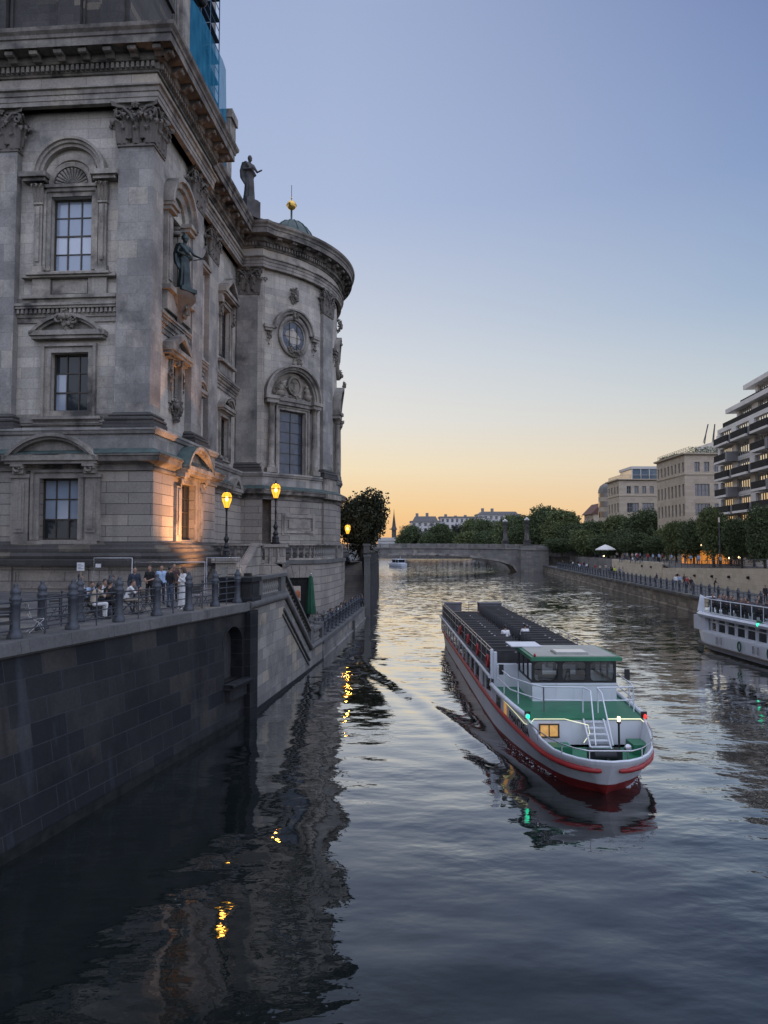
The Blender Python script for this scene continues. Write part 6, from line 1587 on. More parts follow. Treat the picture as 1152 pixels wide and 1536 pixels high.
# decks
b = MB(); pl = [(hx(y, .7) - .06, y + .12 + st2(.73, y)) for y in HY if .15 < y <= 3.45]; b.poly([(x, y, .73) for x, y in pl] + [(-x, y, .73) for x, y in pl[::-1]])
pl = [(hx(y, 1.6) - .02, y) for y in (3.42, 4.2, 5, 6, 7, 8, 9.0)]; b.flat(pl + [(-x, y) for x, y in pl[::-1]], 1.56, 1.63)
b.build('green_deck', M['bgreen'], boat)
b = MB(); b.box(-1.62, 2.2, 9.0, 9.1, 1.63, 2.0); b.build('rear_wall', M['bwhite'], boat); b = MB(); b.box(-1.95, 1.95, 3.44, 3.5, .73, 1.58); b.build('front_wall', M['bwhite'], boat)
b = MB(); b.box(-1.62, -.94, 3.40, 3.43, .98, 1.44); cw = b.build('cabin_window', M['cabin'], boat); b = MB(); ring(b, -1.58, -.98, 1.02, 1.40, .05, 3.37, 3.40); b.box(-1.30, -1.26, 3.375, 3.395, 1.02, 1.4); b.build('window_frame', M['wframe'], cw)
for x0, nm in ((.0, 'steps'),):
    b = MB()
    for k in range(5): b.box(-.28 + .2, .36 + .2, 2.55 + k * .19, 2.72 + k * .19, .86 + k * .16, .89 + k * .16)
    for s in (-.3, .38): b.prism([(0, 0)], 0, 0) if 0 else b.tube([(s + .2, 2.45, .74), (s + .2, 3.4, 1.6)], .035, 5)
    b.build('steps', M['bwhite'], boat)
# wheelhouse
wx0, wx1, wy0, wy1 = -1.28, 1.92, 6.1, 8.9
b = MB(); b.box(wx0, wx1, wy0, wy1, 1.63, 2.30); b.box(wx0 - .03, wx1 + .03, wy0 - .03, wy0, 2.24, 2.32)
for x in (-.9, .3, 1.4): b.box(x, x + .02, wy0 - .01, wy0, 1.7, 2.2)
wh_ = b.build('wheelhouse', M['bwhite'], boat)
b = MB(); t_ = .09
def fw(a, c):   # black window frames with rounded corners
    for (x0, x1, z0, z1) in ((a, a + t_, 2.32, 3.2), (c - t_, c, 2.32, 3.2), (a + t_, c - t_, 2.32, 2.39), (a + t_, c - t_, 3.1, 3.2)): b.box(x0, x1, wy0, wy0 + .07, z0, z1)
    for sx, xx in ((1, a + t_), (-1, c - t_)):
        for sz, zz in ((1, 2.39), (-1, 3.1)):
            b.prism([(xx, zz), (xx + sx * .13, zz), (xx + sx * .04, zz + sz * .04), (xx, zz + sz * .13)], wy0 + .005, wy0 + .065)
for k in range(3): fw(wx0 + k * (wx1 - wx0) / 3, wx0 + (k + 1) * (wx1 - wx0) / 3)
for x in (wx0, wx1 - .06):
    for k in range(4): y = wy0 + .08 + k * (wy1 - wy0 - .15) / 3; b.box(x, x + .06, y, y + .07, 2.30, 3.2)
    b.box(x, x + .06, wy0 + .15, wy1, 2.30, 2.36)
b.box(wx0, wx1, wy1 - .05, wy1, 3.0, 3.2)
b.build('window_frames', M['black_iron'], wh_)
b = MB(); b.poly([(wx0 + .05, wy0 + .035, 2.35), (wx1 - .05, wy0 + .035, 2.35), (wx1 - .05, wy0 + .035, 3.15), (wx0 + .05, wy0 + .035, 3.15)])
for x in (wx0 + .03, wx1 - .03): b.poly([(x, wy0 + .1, 2.35), (x, wy1, 2.35), (x, wy1, 3.15), (x, wy0 + .1, 3.15)])
b.build('windscreen', M['clearw'], wh_)
b = MB(); b.box(-.9, .9, 6.5, 6.9, 2.1, 2.5); b.box(-.2, .3, 6.6, 6.8, 2.5, 2.75); b.box(.9, 1.2, 7.6, 8.1, 2.3, 3.0); b.box(-1.0, -.5, 7.9, 8.4, 2.3, 2.9); b.build('helm_console', M['seatd'], wh_)
b = MB(); b.box(wx0 - .12, wx1 + .1, wy0 - .38, wy1 + .15, 3.2, 3.34); b.build('roof_edge', M['bgreen'], wh_)
b = MB(); b.box(wx0 + .02, wx1 - .05, wy0 - .22, wy1, 3.34, 3.37); b.box(-.35, .9, wy0 + .1, wy0 + 1.0, 3.37, 3.44); b.build('roof_panel', plain('cream_roof', (.30, .30, .26), .6, 0, .12, 2), wh_)
b = MB(); b.box(-.3, .86, wy0 + .14, wy0 + .95, 3.445, 3.46); b.build('skylight', plain('skylight_pane', (.3, .36, .45), .1, 0, 0), wh_)
b = MB(); b.box(-1.7, -.45, 8.2, 9.6, 3.38, 3.42); b.build('hatch_cover', M['bwhite'], wh_)
b = MB(); b.ell((wx0 + .05, wy0 - .25, 3.4), .05, .05, .07); b.build('roof_lamp', M['bred'], wh_)
for x, y, nm in ((-2.2, 7.7, ''), (2.5, 6.6, '')):
    b = MB(); b.box(x - .09, x + .09, y - .05, y + .05, 2.35, 2.75); b.build('mirror', M['black_iron'], boat)
# white rails of the foredeck
b = MB()
def rail(pts, r=.026, n=6): b.tube(pts, r, n, True)
for h in (.42, .88):
    rail([(-2.2, 8.6, 1.63 + h), (-2.1, 6.2, 1.63 + h), (-1.6, 4.9, 1.63 + h), (-1.25, 4.3, 1.63 + h), (.15, 4.25, 1.63 + h)])
    rail([(.62, 4.2, 1.63 + h), (1.9, 4.3, 1.63 + h), (2.08, 4.9, 1.63 + h), (2.28, 7.6, 1.63 + h)])
for x, y in ((-2.14, 7.4), (-1.9, 5.7), (-1.25, 4.3), (.12, 4.25), (.64, 4.2), (1.95, 4.32), (2.1, 5.2), (2.27, 7.4), (-1.25, 4.3)): rail([(x, y, 1.6), (x, y, 2.51)])
rail([(.15, 4.25, 2.51), (.3, 3.9, 2.45), (.05 + .0, 2.5, .95)]); rail([(.62, 4.2, 2.51), (.66, 3.8, 2.4), (.62, 2.5, .95)])
b.build('deck_rail', M['bwhite'], boat)
b = MB(); 
p = [(s * (hx(y, 1.2) + .0) - bx(y), y + .05, 1.42 + .12 * min(1, y / 3)) for s, y in [(-1, 3.1), (-1, 2.2), (-1, 1.4), (-1, .8), (-1, .4), (-1, .15), (1, .15), (1, .4), (1, .8), (1, 1.4), (1, 2.2), (1, 3.1)]]
b.tube(p, .022, 6)
for q in p[1:-1:2]: b.tube([(q[0], q[1], 1.15), q], .02, 5)
b.build('bow_rail', M['steel'], boat)
b = MB(); b.tube([(-.35, 1.4, .95), (.35, 1.4, .95)], .2, 12); b.box(-.5, -.36, 1.2, 1.6, .73, 1.15); b.box(.36, .5, 1.2, 1.6, .73, 1.15); b.tube([(0, 1.1, .9), (0, .6, .95)], .05, 6); b.build('windlass', M['black_iron'], boat)
b = MB(); b.box(-1.5, -.8, 2.2, 2.8, .73, .98); b.box(1.2, 1.7, 2.2, 3.0, .73, 1.05); b.build('deck_locker', M['bgreen'], boat)
b = MB(); b.tube([(.72, 2.2, .73), (.72, 2.2, 1.75)], .035, 6); b.tube([(.72, 2.2, 1.75), (.72, 2.2, 1.8)], .07, 8); b.build('mast', M['black_iron'], boat)
b = MB(); b.tube([(.72, 2.2, 1.82), (.72, 2.2, 1.96)], .045, 10); b.build('mast_light', M['warm_lamp'], boat)
b = MB(); b.ell((.8, 1.6, 1.12), .13, .06, .13, 10, 8); b.tube([(.8, 1.62, .73), (.8, 1.62, 1.05)], .02, 5); b.build('searchlight', M['steel'], boat)
for s, m, nm in ((-1, 'navg', 'navigation_light'), (1, 'navr', 'navigation_light')):
    b = MB(); b.ell((s * 2.0, 3.35, 1.70), .06, .06, .08, 10, 8); c = b.build(nm, M[m], boat); b = MB(); b.box(s * 2.0 - .1, s * 2.0 + .1, 3.45, 3.5, 1.58, 1.84); b.build('shade', M['black_iron'], c)
b = MB()
b.tube([(-2.44, 9.0, 1.72), (-2.36, 7, 1.6), (-2.25, 5.2, 1.56), (-2.17, 4.2, 1.5), (-2.1, 3.5, 1.43), (-1.98, 3.3, 1.42), (-1.8, 3.37, 1.61), (-.75, 3.37, 1.61), (.0, 3.2, 1.45), (-.0, 3.0, 1.2), (-.25, 2.85, .95)], .012, 5)
b.tube([(.72, 3.37, 1.61), (1.85, 3.37, 1.61), (2.04, 3.2, 1.42)], .018, 5); b.tube([(-2.36, 9.2, 1.7), (-2.36, 9.2, 3.1)], .02, 5); b.build('led_strip', M['led'], boat)
b = MB(); b.tube([(-2.40, 9.0, 1.70), (-2.33, 7, 1.68), (-2.2, 5, 1.68), (-2.08, 3.8, 1.68), (-2.0, 3.45, 1.68)], .1, 8); b.build('deck_edge', M['bwhite'], boat); b = MB(); b.tube([(2.40, 9.0, 1.70), (2.33, 7, 1.68), (2.2, 5, 1.68), (2.08, 3.8, 1.68)], .08, 8); b.build('deck_edge', M['bwhite'], boat)
# gate posts, slope and saloon
b = MB(); b.box(-2.42, -2.3, 9.1, 9.25, 1.6, 3.15); b.box(-2.3, -2.16, 9.0, 9.2, 1.63, 3.05); b.box(-2.2, -1.3, 8.9, 9.3, 1.63, 2.55); b.build('gate_post', M['bwhite'], boat)
b = MB()
for s in (-1, 1):
    b.poly([(s * 2.36, 9.05, 1.0), (s * 2.36, 35.5, 1.0), (s * 2.36, 35.5, 1.92), (s * 2.36, 9.05, 1.92)])
b.poly([(-2.36, 35.5, 1.0), (2.36, 35.5, 1.0), (2.36, 35.5, 1.92), (-2.36, 35.5, 1.92)]); b.poly([(-2.36, 9.06, 1.0), (2.36, 9.06, 1.0), (2.36, 9.06, 1.92), (-2.36, 9.06, 1.92)])
sal = b.build('saloon_windows', M['glass'], boat)
for s in (-1, 1):
    b = MB(); b.box(s * 2.385 - .02, s * 2.385 + .02, 9.05, 35.5, .98, 1.02)
    for k in range(15): y = 9.1 + k * 1.87; b.box(s * 2.385 - .02, s * 2.385 + .02, y, y + .12, 1.0, 1.95)
    b.box(s * 2.38 - .02, s * 2.38 + .02, 12.0, 12.9, 1.0, 1.93)
    b.build('window_bars', M['bwhite'], sal)
for y0, y1 in ((6.1, 6.6), (7.2, 8.0)):
    b = MB(); b.poly([(-hx(y, z) - .012, y, z) for y, z in ((y1, 1.08), (y0, 1.08), (y0, 1.5), (y1, 1.5))]); b.build('side_window', M['cabin'] if y0 == 6.1 else M['glass'], boat)
b = MB(); b.box(-2.42, 2.42, 9.2, 35.9, 1.92, 2.02); b.build('upper_deck', M['bgrey'], boat)
b = MB()
for s in (-1, 1): b.tube([(s * 2.45, 9.2, 2.0), (s * 2.45, 35.9, 2.0)], .075, 8)
b.build('awning_edge', M['bwhite'], boat)
for s in (-1, 1):
    b = MB()
    for h in (.5, .95, 1.12): b.tube([(s * 2.3, 9.4, 2.0 + h), (s * 2.3, 35.7, 2.0 + h)], .022, 5)
    for k in range(16): y = 9.4 + k * 1.75; b.tube([(s * 2.3, y, 2.0), (s * 2.3, y, 3.12)], .02, 5)
    b.build('upper_rail', M['steel'], boat)
    b = MB(); b.box(s * 2.26 - .01, s * 2.26 + .01, 9.5, 35.6, 2.08, 2.86); b.build('rail_mesh', plain('dark_rail_netting', (.035, .033, .036), .7, 0, .2), boat)
# lifebuoys and red crates at the port rail
for y in (10.2, 13.6, 17.5, 21.5):
    b = MB(); b.arc(0, 0, [(.25 + .055 * cos(k * pi / 3), .055 * sin(k * pi / 3)) for k in range(6)], 0, 2 * pi, 20, 1, False); b.xf = None
    v = [(-2.40 - p[1], y + p[0], 2.5 + p[2]) for p in b.v]; b.v = v; b.build('lifebuoy', M['bred'], boat)
# broken white water along the stem
rf_ = random.Random(77); b = MB()
for s in (-1, 1):
    for k in range(260):
        y = .75 + 5.5 * rf_.random() ** 1.6; x = s * (hx(y, .05) + .06 + abs(rf_.gauss(0, .06 + .03 * y))); r_ = rf_.uniform(.008, .03) * (1.2 - y / 8)
        b.ell((BO[0] + x, BO[1] + y + .5, .02 + .02 * rf_.random()), r_ * 1.2, r_ * 2.6, r_ * .35, 6, 4)
tag(b.build('bow_foam', plain('foam', (.5, .53, .56), .6, 0, .1)), kind='stuff')
# benches on the upper deck, two blocks with an aisle
def bench_mesh(wd, lab=True):
    q = MB(); q.box(-wd / 2, wd / 2, .05, .45, .38, .42); q.box(-wd / 2, wd / 2, 0, .05, .42, .93); q.box(-wd / 2 - .02, wd / 2 + .02, -.012, .062, .93, .955)
    for x in (-wd / 2 + .1, wd / 2 - .12): q.box(x, x + .05, .05, .4, 0, .38)
    q.m = 1
    if lab: q.box(wd * .1, wd * .1 + .09, -.006, 0, .86, .89)
    o = q.build('bench', [M['seatd'], M['white_cloth']]); me = o.data; bpy.data.objects.remove(o); return me
BL, BR2 = bench_mesh(1.55), bench_mesh(1.75); BLn, BRn = bench_mesh(1.55, False), bench_mesh(1.75, False)
for k in range(25):
    y = 10.3 + k * .96
    if k >= 19: 
        pass
    if k < 20: inst('bench', BL if R() < .35 else BLn, boat, (-1.35 + U(-.03, .03), y + U(-.05, .05), 2.02 + U(-.03, .02)), U(-.02, .02))
    inst('bench', BR2 if R() < .35 else BRn, boat, (1.25, y - (.5 if k == 0 else 0), 2.02))
for x in (-1.45, -.45):
    b = MB(); b.box(x - .4, x + .4, 30.2, 31.0, 2.75, 2.8); b.box(x - .3, x + .3, 30.4, 30.8, 2.02, 2.75); b.build('wooden_table', plain('brown_wood', (.10, .045, .025), .6, 0, .3, 4), boat)
for x, w_ in ((-1.55, 1.3), (1.35, 1.7)):
    b = MB(); b.box(x - w_ / 2, x + w_ / 2, 34.4, 35.5, 2.02, 3.05); b.box(x - w_ / 2 - .05, x + w_ / 2 + .05, 34.35, 35.55, 3.05, 3.12); b.build('stern_locker', M['bgrey'], boat)
b = MB()
for h in (.55, 1.1): b.tube([(-.9, 35.6, 2.02 + h), (.5, 35.6, 2.02 + h)], .02, 5)
for x in (-.9, -.2, .5): b.tube([(x, 35.6, 2.02), (x, 35.6, 3.15)], .02, 5)
b.build('stern_rail', M['steel'], boat)
b = MB(); b.tube([(-.22, 1.0, 1.0), (-.22, 1.0, 1.02)], .02, 4); 
b = MB(); b.lathe([(.11, 0), (.12, .02), (.07, .03)], n=12); v = [(-(hx(1.9, .98) + p[2] * .8) - 0, 1.9 + p[0], .98 + p[1]) for p in b.v]; b.v = v; b.build('hawse_hole', M['steel'], boat)
# name on the port bow
cu_ = bpy.data.curves.new('name_text', 'FONT'); cu_.body = 'PHANTASIA'; cu_.size = .40; cu_.resolution_u = 3; cu_.offset = .012
to = bpy.data.objects.new('name_text', cu_); COL.objects.link(to); dgp = bpy.context.evaluated_depsgraph_get(); tm = bpy.data.meshes.new_from_object(to.evaluated_get(dgp))
wtx = max(v.co.x for v in tm.vertices)
for v in tm.vertices:
    y = 5.7 - v.co.x / wtx * 2.5 ; z = 1.10 + v.co.y * 1.05 - .06 * (v.co.x / wtx); y = max(.5, y)
    v.co = Vector((-(hx(y, z) + .014), y, z))
tm.materials.clear(); tm.materials.append(M['black_cloth']); bpy.data.objects.remove(to); bpy.data.curves.remove(cu_)
inst('name_lettering', tm, boat)
for x, y, lb, tp in ((-.45, 17.0, 'passenger in white shirt on the left bench seen from behind', 'white_cloth'), (.72, 17.6, 'passenger in white shirt on the right bench seen from behind', 'white_cloth')):
    person('sit', (BO[0] + x, BO[1] + y, 2.0), pi, lb, tp, 'navy_cloth', group='boat passengers')

# boat at the right edge
rbt = thing('excursion_boat', 'white excursion boat at the right edge with glass railed upper deck full of people', 'boat', (23.1, 54.4, 0), radians(2.2))
# local: stern at y=0, runs towards -y; port... x to the right
def hw(y): return [(.0, 1.4), (.5, .75), (1.2, .3), (2.2, .06), (3, 0), (34, 0)]
IN = [(0, 1.6), (.15, 1.05), (.5, .6), (1.1, .25), (2, .05), (3, 0), (34, 0)]
CW = 5.2
def outline(ins=0, ex=0, st=0): return [(ip(IN, d) + ins, -d - st) for d in (0, .15, .5, 1.1, 2, 3, 12, 22, 34)]
def loft(levels, mats_, name, par, mlist):
    b = MB(); rows = []
    for z, i, stt in levels:
        L_ = outline(i, 0, stt); rows.append([(x, y, z) for x, y in L_[::-1]] + [(CW - x, y, z) for x, y in L_])
    for k in range(len(rows) - 1):
        b.m = mats_[k]; b.grid(rows[k:k + 2], True, False)
    b.poly(rows[-1]); return b.build(name, mlist, par)
loft([(-.4, .5, 1.0), (.12, .25, .5), (.13, .25, .5), (.5, .08, .2), (1.3, 0, 0), (1.42, .02, .02)], [1, 1, 0, 0, 0], 'hull', rbt, [M['bwhite'], M['black_iron']])
loft([(.42, -.06, -.05), (.42, -.08, -.1), (.52, -.08, -.1), (.52, -.02, 0)], [0, 0, 0], 'rubbing_strake', rbt, [plain('dark_timber', (.09, .075, .06), .7)])
lf = loft([(1.42, .28, .55), (2.45, .30, .55)], [0], 'saloon_glass', rbt, [M['clearw']])
b = MB(); b.box(.4, CW - .4, -34, -2.5, 1.40, 1.44); b.box(2.4, 2.5, -34, -2.5, 1.44, 2.44)
for k in range(22): y = -3 - k * 1.3; b.box(.5, 1.1, y, y + .12, 1.44, 1.95); b.box(1.3, 1.9, y, y + .12, 1.44, 1.95)
b.build('saloon_interior', plain('warm_wood_interior', (.22, .11, .06), .6, 0, .4, 2), rbt)
b = MB()
for k in range(15):
    y = -2.5 - k * 1.25; b.box(.20, .3, y - .045, y + .045, 1.42, 2.45)
b.box(.21, .29, -34, -2.4, 1.42, 1.5); b.box(.215, .285, -34, -2.4, 2.08, 2.13); b.box(.2, .3, -34, -2.4, 2.38, 2.46); b.build('window_bars', M['bwhite'], lf)
b = MB()
for k in range(12):
    y = -3.3 - k * 1.3 ; b.box(.55, .8, y - .15, y + .15, 1.75, 1.95); b.ell((.6, y, 2.2), .05, .05, .05, 6, 4)
b.build('table_lamps', M['cabin'], lf)
b = MB(); b.box(.1, 1.5, -2.4, -.6, 1.42, 2.44); b.build('stern_cabin', M['bwhite'], rbt)
loft([(2.44, .05, .25), (2.42, -.12, .1), (2.6, -.2, .05), (2.72, -.08, .15), (2.74, .1, .3)], [0, 0, 0, 0], 'roof_edge', rbt, [M['bwhite']])
b = MB()
P_ = [(x + .0, y) for x, y in outline(.0, 0, .9)]
for a, c in zip(P_, P_[1:]): b.poly([(a[0], a[1], 2.74), (c[0], c[1], 2.74), (c[0], c[1], 3.72), (a[0], a[1], 3.72)])
gr = b.build('glass_rail', M['clearw'], rbt)
b = MB(); b.tube([(x, y, 3.76) for x, y in P_], .035, 6); b.tube([(x, y, 2.80) for x, y in P_], .03, 6)
for k in range(14): y = -2.2 - k * 1.3; b.tube([(0.0, y, 2.74), (0.0, y, 3.76)], .025, 5)
b.build('rail_posts', M['bwhite'], gr)
b = MB(); b.prism([(.2, 2.74), (.75, 2.74), (.75, 3.8), (.45, 3.95)], -1.0, -.95); b.build('stern_board', M['bwhite'], rbt)
b = MB(); b.ell((-.12, -9.6, 2.62), .12, .12, .12, 8, 6); c = b.build('navigation_light', M['navg'], rbt); b = MB(); b.box(-.05, .1, -9.9, -9.3, 2.5, 2.85); b.build('shade', M['bgreen'], c)
for y in (-7.2, -10.6):
    b = MB(); b.arc(0, 0, [(.3 + .05 * cos(k * pi / 3), .05 * sin(k * pi / 3)) for k in range(6)], 0, 2 * pi, 18, .6, False); b.v = [(-.06 - p[1], y + p[0], .95 + p[2]) for p in b.v]; b.build('rope_fender', M['green_cloth'], rbt)
for y in (-4.2, -8.8): b = MB(); b.box(-.07, .0, y - .05, y + .05, .7, 1.2); b.box(-.07, .0, y - .6, y - .5, .7, 1.2); b.build('bollard', M['steel'], rbt)
rr = random.Random(9)
for i in range(26):
    d = 2.2 + (i // 2) * .95; xo = .75 + (i % 2) * .8 + (1.5 if rr.random() < .3 else 0)
    wx = 23.1 + xo * cos(radians(2.2)) + d * sin(radians(2.2)); wy = 54.4 + xo * sin(radians(2.2)) - d * cos(radians(2.2))
    person('sit' if rr.random() < .8 else 'sittalk', (wx, wy, 2.74), rr.choice([0, pi, .4]), f'passenger in {(tc_ := rr.choice(["black_cloth", "navy_cloth", "black_cloth", "brown_cloth", "grey_cloth"])).split("_")[0]} sitting on the upper deck of the right hand boat', tc_, 'black_cloth', group='passengers on the right hand boat')
    if i % 2 == 0 and i < 24: inst('bench', BL, rbt, (1.3, -d - .2, 2.74))
# far boat under the bridge
fb = thing('small_boat', 'small white motor boat passing under the far bridge', 'boat', (5.6, 266, 0), radians(25))
b = MB(); rows = []
for z, k in ((-.3, .75), (.5, .92), (1.3, 1.0)): rows.append([(x * k, y, z) for x, y in ((-1.9, 5), (-1.9, -2), (-1.3, -4.2), (0, -5.4), (1.3, -4.2), (1.9, -2), (1.9, 5))])
b.grid(rows, True, False); b.poly(rows[-1]); b.build('hull', [M['bwhite']], fb)
b = MB(); b.box(-1.6, 1.6, 5.01, 5.1, -.2, 1.25); b.build('dark_transom', M['black_iron'], fb)
b = MB(); b.box(-1.5, 1.5, -2.2, 3.2, 1.3, 1.6); b.box(-1.6, 1.6, -2.4, 3.6, 2.7, 2.9)
for x in (-1.45, 1.35):
    for y in (-2.2, 0, 3): b.box(x, x + .1, y, y + .12, 1.6, 2.7)
b.build('cabin', M['bwhite'], fb); b = MB(); b.box(-1.4, 1.4, -2.1, 3.1, 1.6, 2.7); b.build('cabin_windows', M['glass'], fb)
b = MB(); b.tube([(0, -1, 2.9), (0, -1, 4.2)], .06, 5); b.build('mast', M['bwhite'], fb)

# scaffold with blue netting on the tower
scf = thing('scaffold', 'blue netted scaffold wrapped round the cathedral tower', 'scaffold', DO, -AZ)
t = NT('blue_net'); tr = t.n('BsdfTransparent'); df = t.n('BsdfDiffuse'); ns = t.noise(t.coord('Object', (1, 1, .35)), 1.3, 5); t.set(df, 0, t.ramp(ns, [(.3, (.02, .12, .21)), (.7, (.05, .24, .38))])); mx = t.n('MixShader', Fac=.72); t.nt.links.new(tr.outputs[0], mx.inputs[1]); t.nt.links.new(df.outputs[0], mx.inputs[2]); t.nt.links.new(mx.outputs[0], t.nt.nodes['Material Output'].inputs[0]); M['net'] = t.mat
sx0, sx1, sy0, sy1 = -5.4, -3.85, 13.4, 23.5
b = MB()
for lv in range(14):
    z = 36 + lv * 2.0
    for y in (sy0, sy1): b.tube([(sx0, y, z), (sx1, y, z)], .05, 4)
    for x in (sx0, sx1):
        b.tube([(x, sy0, z), (x, sy1, z)], .05, 4); b.tube([(x, sy0, z + 1), (x, sy1, z + 1)], .035, 4)
    b.tube([(sx1, sy0 + (lv % 2) * 2.5, z), (sx1, sy0 + 2.5 - (lv % 2) * 2.5, z + 2)], .04, 4); b.tube([(sx0, sy0, z), (sx1, sy0, z + 2)], .04, 4); b.tube([(sx1, sy0 + 5, z), (sx1, sy0 + 7.5, z + 2)], .04, 4)
for x in (sx0, sx1):
    for y in (sy0, 15.9, 18.4, 20.9, sy1): b.tube([(x, y, 36), (x, y, 63)], .055, 5)
b.build('tubes', plain('blue_grey_tubes', (.06, .11, .17), .5, .4, 0), scf)
for lv in range(13):
    b = MB(); z = 38 + lv * 2; b.box(sx0, sx1, sy0, sy1, z - .07, z + .0); b.build('platform', plain('blue_planks', (.03, .07, .11), .8, 0, .3, 2) if lv == 0 else bpy.data.materials['blue_planks'], scf)
b = MB(); 
for k in range(8):
    y0 = sy0 + k * (sy1 - sy0) / 8; y1 = sy0 + (k + 1) * (sy1 - sy0) / 8
    zt0, zt1 = 53.5 - 0.0 * k, 53.5
    b.grid([[(sx1 + .08 + .62 * min(1, k / 2) + .06 * sin(k * 2 + q), y0, 36 + q * 2.2) for q in range(8)], [(sx1 + .08 + .62 * min(1, (k + 1) / 2) + .06 * sin((k + 1) * 2 + q), y1, 36 + q * 2.2) for q in range(8)]], False, True)
b.build('netting', M['net'], scf)
b = MB(); b.ell((sx1 + .45, sy0 + 4, 53.2), .45, .35, .6, 10, 8); b.tube([(sx1, sy0 + 4, 52.6), (sx1 + .4, sy0 + 4, 53)], .06, 5); b.build('floodlight', M['black_iron'], scf)
# ------------------------------------------------------------------ water, sky, camera
t = NT('river_water'); b_ = t.b
sy_ = t.n('SeparateXYZ', Vector=t.coord('Object')); rg = t.n('MapRange'); [t.set(rg, i_, v_) for i_, v_ in ((0, sy_.outputs[1]), (1, 60.0), (2, 260.0), (3, .012), (4, .10))]
gls = t.n('BsdfGlossy'); t.set(gls, 'Roughness', rg.outputs[0]); gls.inputs['Color'].default_value = (1, 1, 1, 1)
dfs = t.n('BsdfDiffuse'); dfs.inputs[0].default_value = (.006, .009, .009, 1)
lw = t.n('LayerWeight'); lw.inputs[0].default_value = .5
# reflectance against angle of incidence (facing = 1 - cos)
rf = t.ramp(lw.outputs['Facing'], [(0, (.025,) * 3), (.36, (.035,) * 3), (.47, (.09,) * 3), (.593, (.20,) * 3), (.665, (.34,) * 3), (.746, (.58,) * 3), (.83, (.78,) * 3), (1, (.95,) * 3)])
mxw = t.n('MixShader'); t.set(mxw, 0, rf.outputs[0]); t.nt.links.new(dfs.outputs[0], mxw.inputs[1]); t.nt.links.new(gls.outputs[0], mxw.inputs[2]); t.nt.links.new(mxw.outputs[0], t.nt.nodes['Material Output'].inputs[0])
o1 = t.coord('Object', (1, 1, 1)); 
n1 = t.noise(t.coord('Object', (.55, 1.0, 1)), 1.1, 2.0, .5)
n2 = t.noise(t.coord('Object', (.8, 1.25, 1)), 3.2, 2.0, .5)
n3 = t.noise(o1, .16, 2, .5)
amp = t.ramp(n3, [(.35, (.35,) * 3), (.65, (1.7,) * 3)])
h = t.math('MULTIPLY', t.math('ADD', n1, t.math('MULTIPLY', n2, .2)), amp.outputs[0])
bmp = t.n('Bump', Strength=1.0, Distance=.026, Height=h)
nv = t.n('TexNoise', Vector=t.coord('Object', (.75, 1.5, 1)), Scale=1.5, Detail=2.0, Roughness=.5)
ma = t.n('MapRange'); [t.set(ma, i_, v_) for i_, v_ in ((0, sy_.outputs[1]), (1, 26.0), (2, 90.0), (3, .0), (4, .40))]
vs1 = t.n('VectorMath', _operation='SUBTRACT'); t.set(vs1, 0, nv.outputs['Color']); vs1.inputs[1].default_value = (.5, .5, .5)
vs2 = t.n('VectorMath', _operation='MULTIPLY'); t.set(vs2, 0, vs1.outputs[0]); vs2.inputs[1].default_value = (.6, 1, 0)
vs3 = t.n('VectorMath', _operation='SCALE'); t.set(vs3, 0, vs2.outputs[0]); t.set(vs3, 'Scale', t.math('MULTIPLY', ma.outputs[0], amp.outputs[0]))
vs4 = t.n('VectorMath', _operation='ADD'); t.set(vs4, 0, bmp.outputs[0]); t.set(vs4, 1, vs3.outputs[0])
vs5 = t.n('VectorMath', _operation='NORMALIZE'); t.set(vs5, 0, vs4.outputs[0])
for nd_ in (gls, lw, dfs): t.set(nd_, 'Normal', vs5.outputs[0])
M['water'] = t.mat
def wake(x, y):
    z = 0.0
    d = y - 21.3
    for s in (-1, 1):
        cx = 6.9 + s * (.9 + .30 * max(0, d + .6)) if d > -.6 else None
        if cx is None or d > 40: continue
        q = (x - cx) * s
        if -4 < q < 3 and d > .8:
            env = min(1, (d - .8) / 4) * math.exp(-(q / 1.1) ** 2) * (1 / (1 + .09 * max(0, d)))
            z += (.11 if s < 0 else .05) * env * sin(q * 3.4 + .15 * d)
    return z
from mathutils import noise as mn
def wh(x, y):
    f = max(.5, 1 / (1 + max(0, y - 24) * .03))
    return .040 * f * mn.noise(Vector((x * .28, y * .5, 1.0))) + .017 * f * mn.noise(Vector((x * .8 + 9, y * 1.25, 4.0))) + wake(x, y)
ys = []; y = 8.0
while y < 285: ys.append(y); y += .16 + max(0, y - 18) * .0055
xs_ = []; x = -14.0
while x < 52: xs_.append(x); x += .2 if -10 < x < 20 else .36
wv = []; wf = []
nx = len(xs_)
for y in ys:
    e = min(1, (285 - y) / 6, (y - 8) / 2)
    for x in xs_: wv.append((x, y, wh(x, y) * max(0, e) * max(0, min(1, (52 - x) / 4, (x + 14) / 2))))
for i in range(len(ys) - 1):
    for j in range(nx - 1): a = i * nx + j; wf.append((a, a + 1, a + nx + 1, a + nx))
x0, x1, y0, y1 = xs_[0], xs_[-1], ys[0], ys[-1]
k = len(wv); wv += [(x0, y0, 0), (x1, y0, 0), (x1, y1, 0), (x0, y1, 0), (-400, -60, 0), (500, -60, 0), (500, 475, 0), (-400, 475, 0)]
wf += [(k + 4, k + 5, k + 1, k), (k + 1, k + 5, k + 6, k + 2), (k + 2, k + 6, k + 7, k + 3), (k + 3, k + 7, k + 4, k)]
me = bpy.data.meshes.new('river_water'); me.from_pydata(wv, [], wf); me.polygons.foreach_set('use_smooth', [True] * len(wf)); me.materials.append(M['water']); me.update()
o = bpy.data.objects.new('river_water', me); COL.objects.link(o); tag(o, kind='structure')
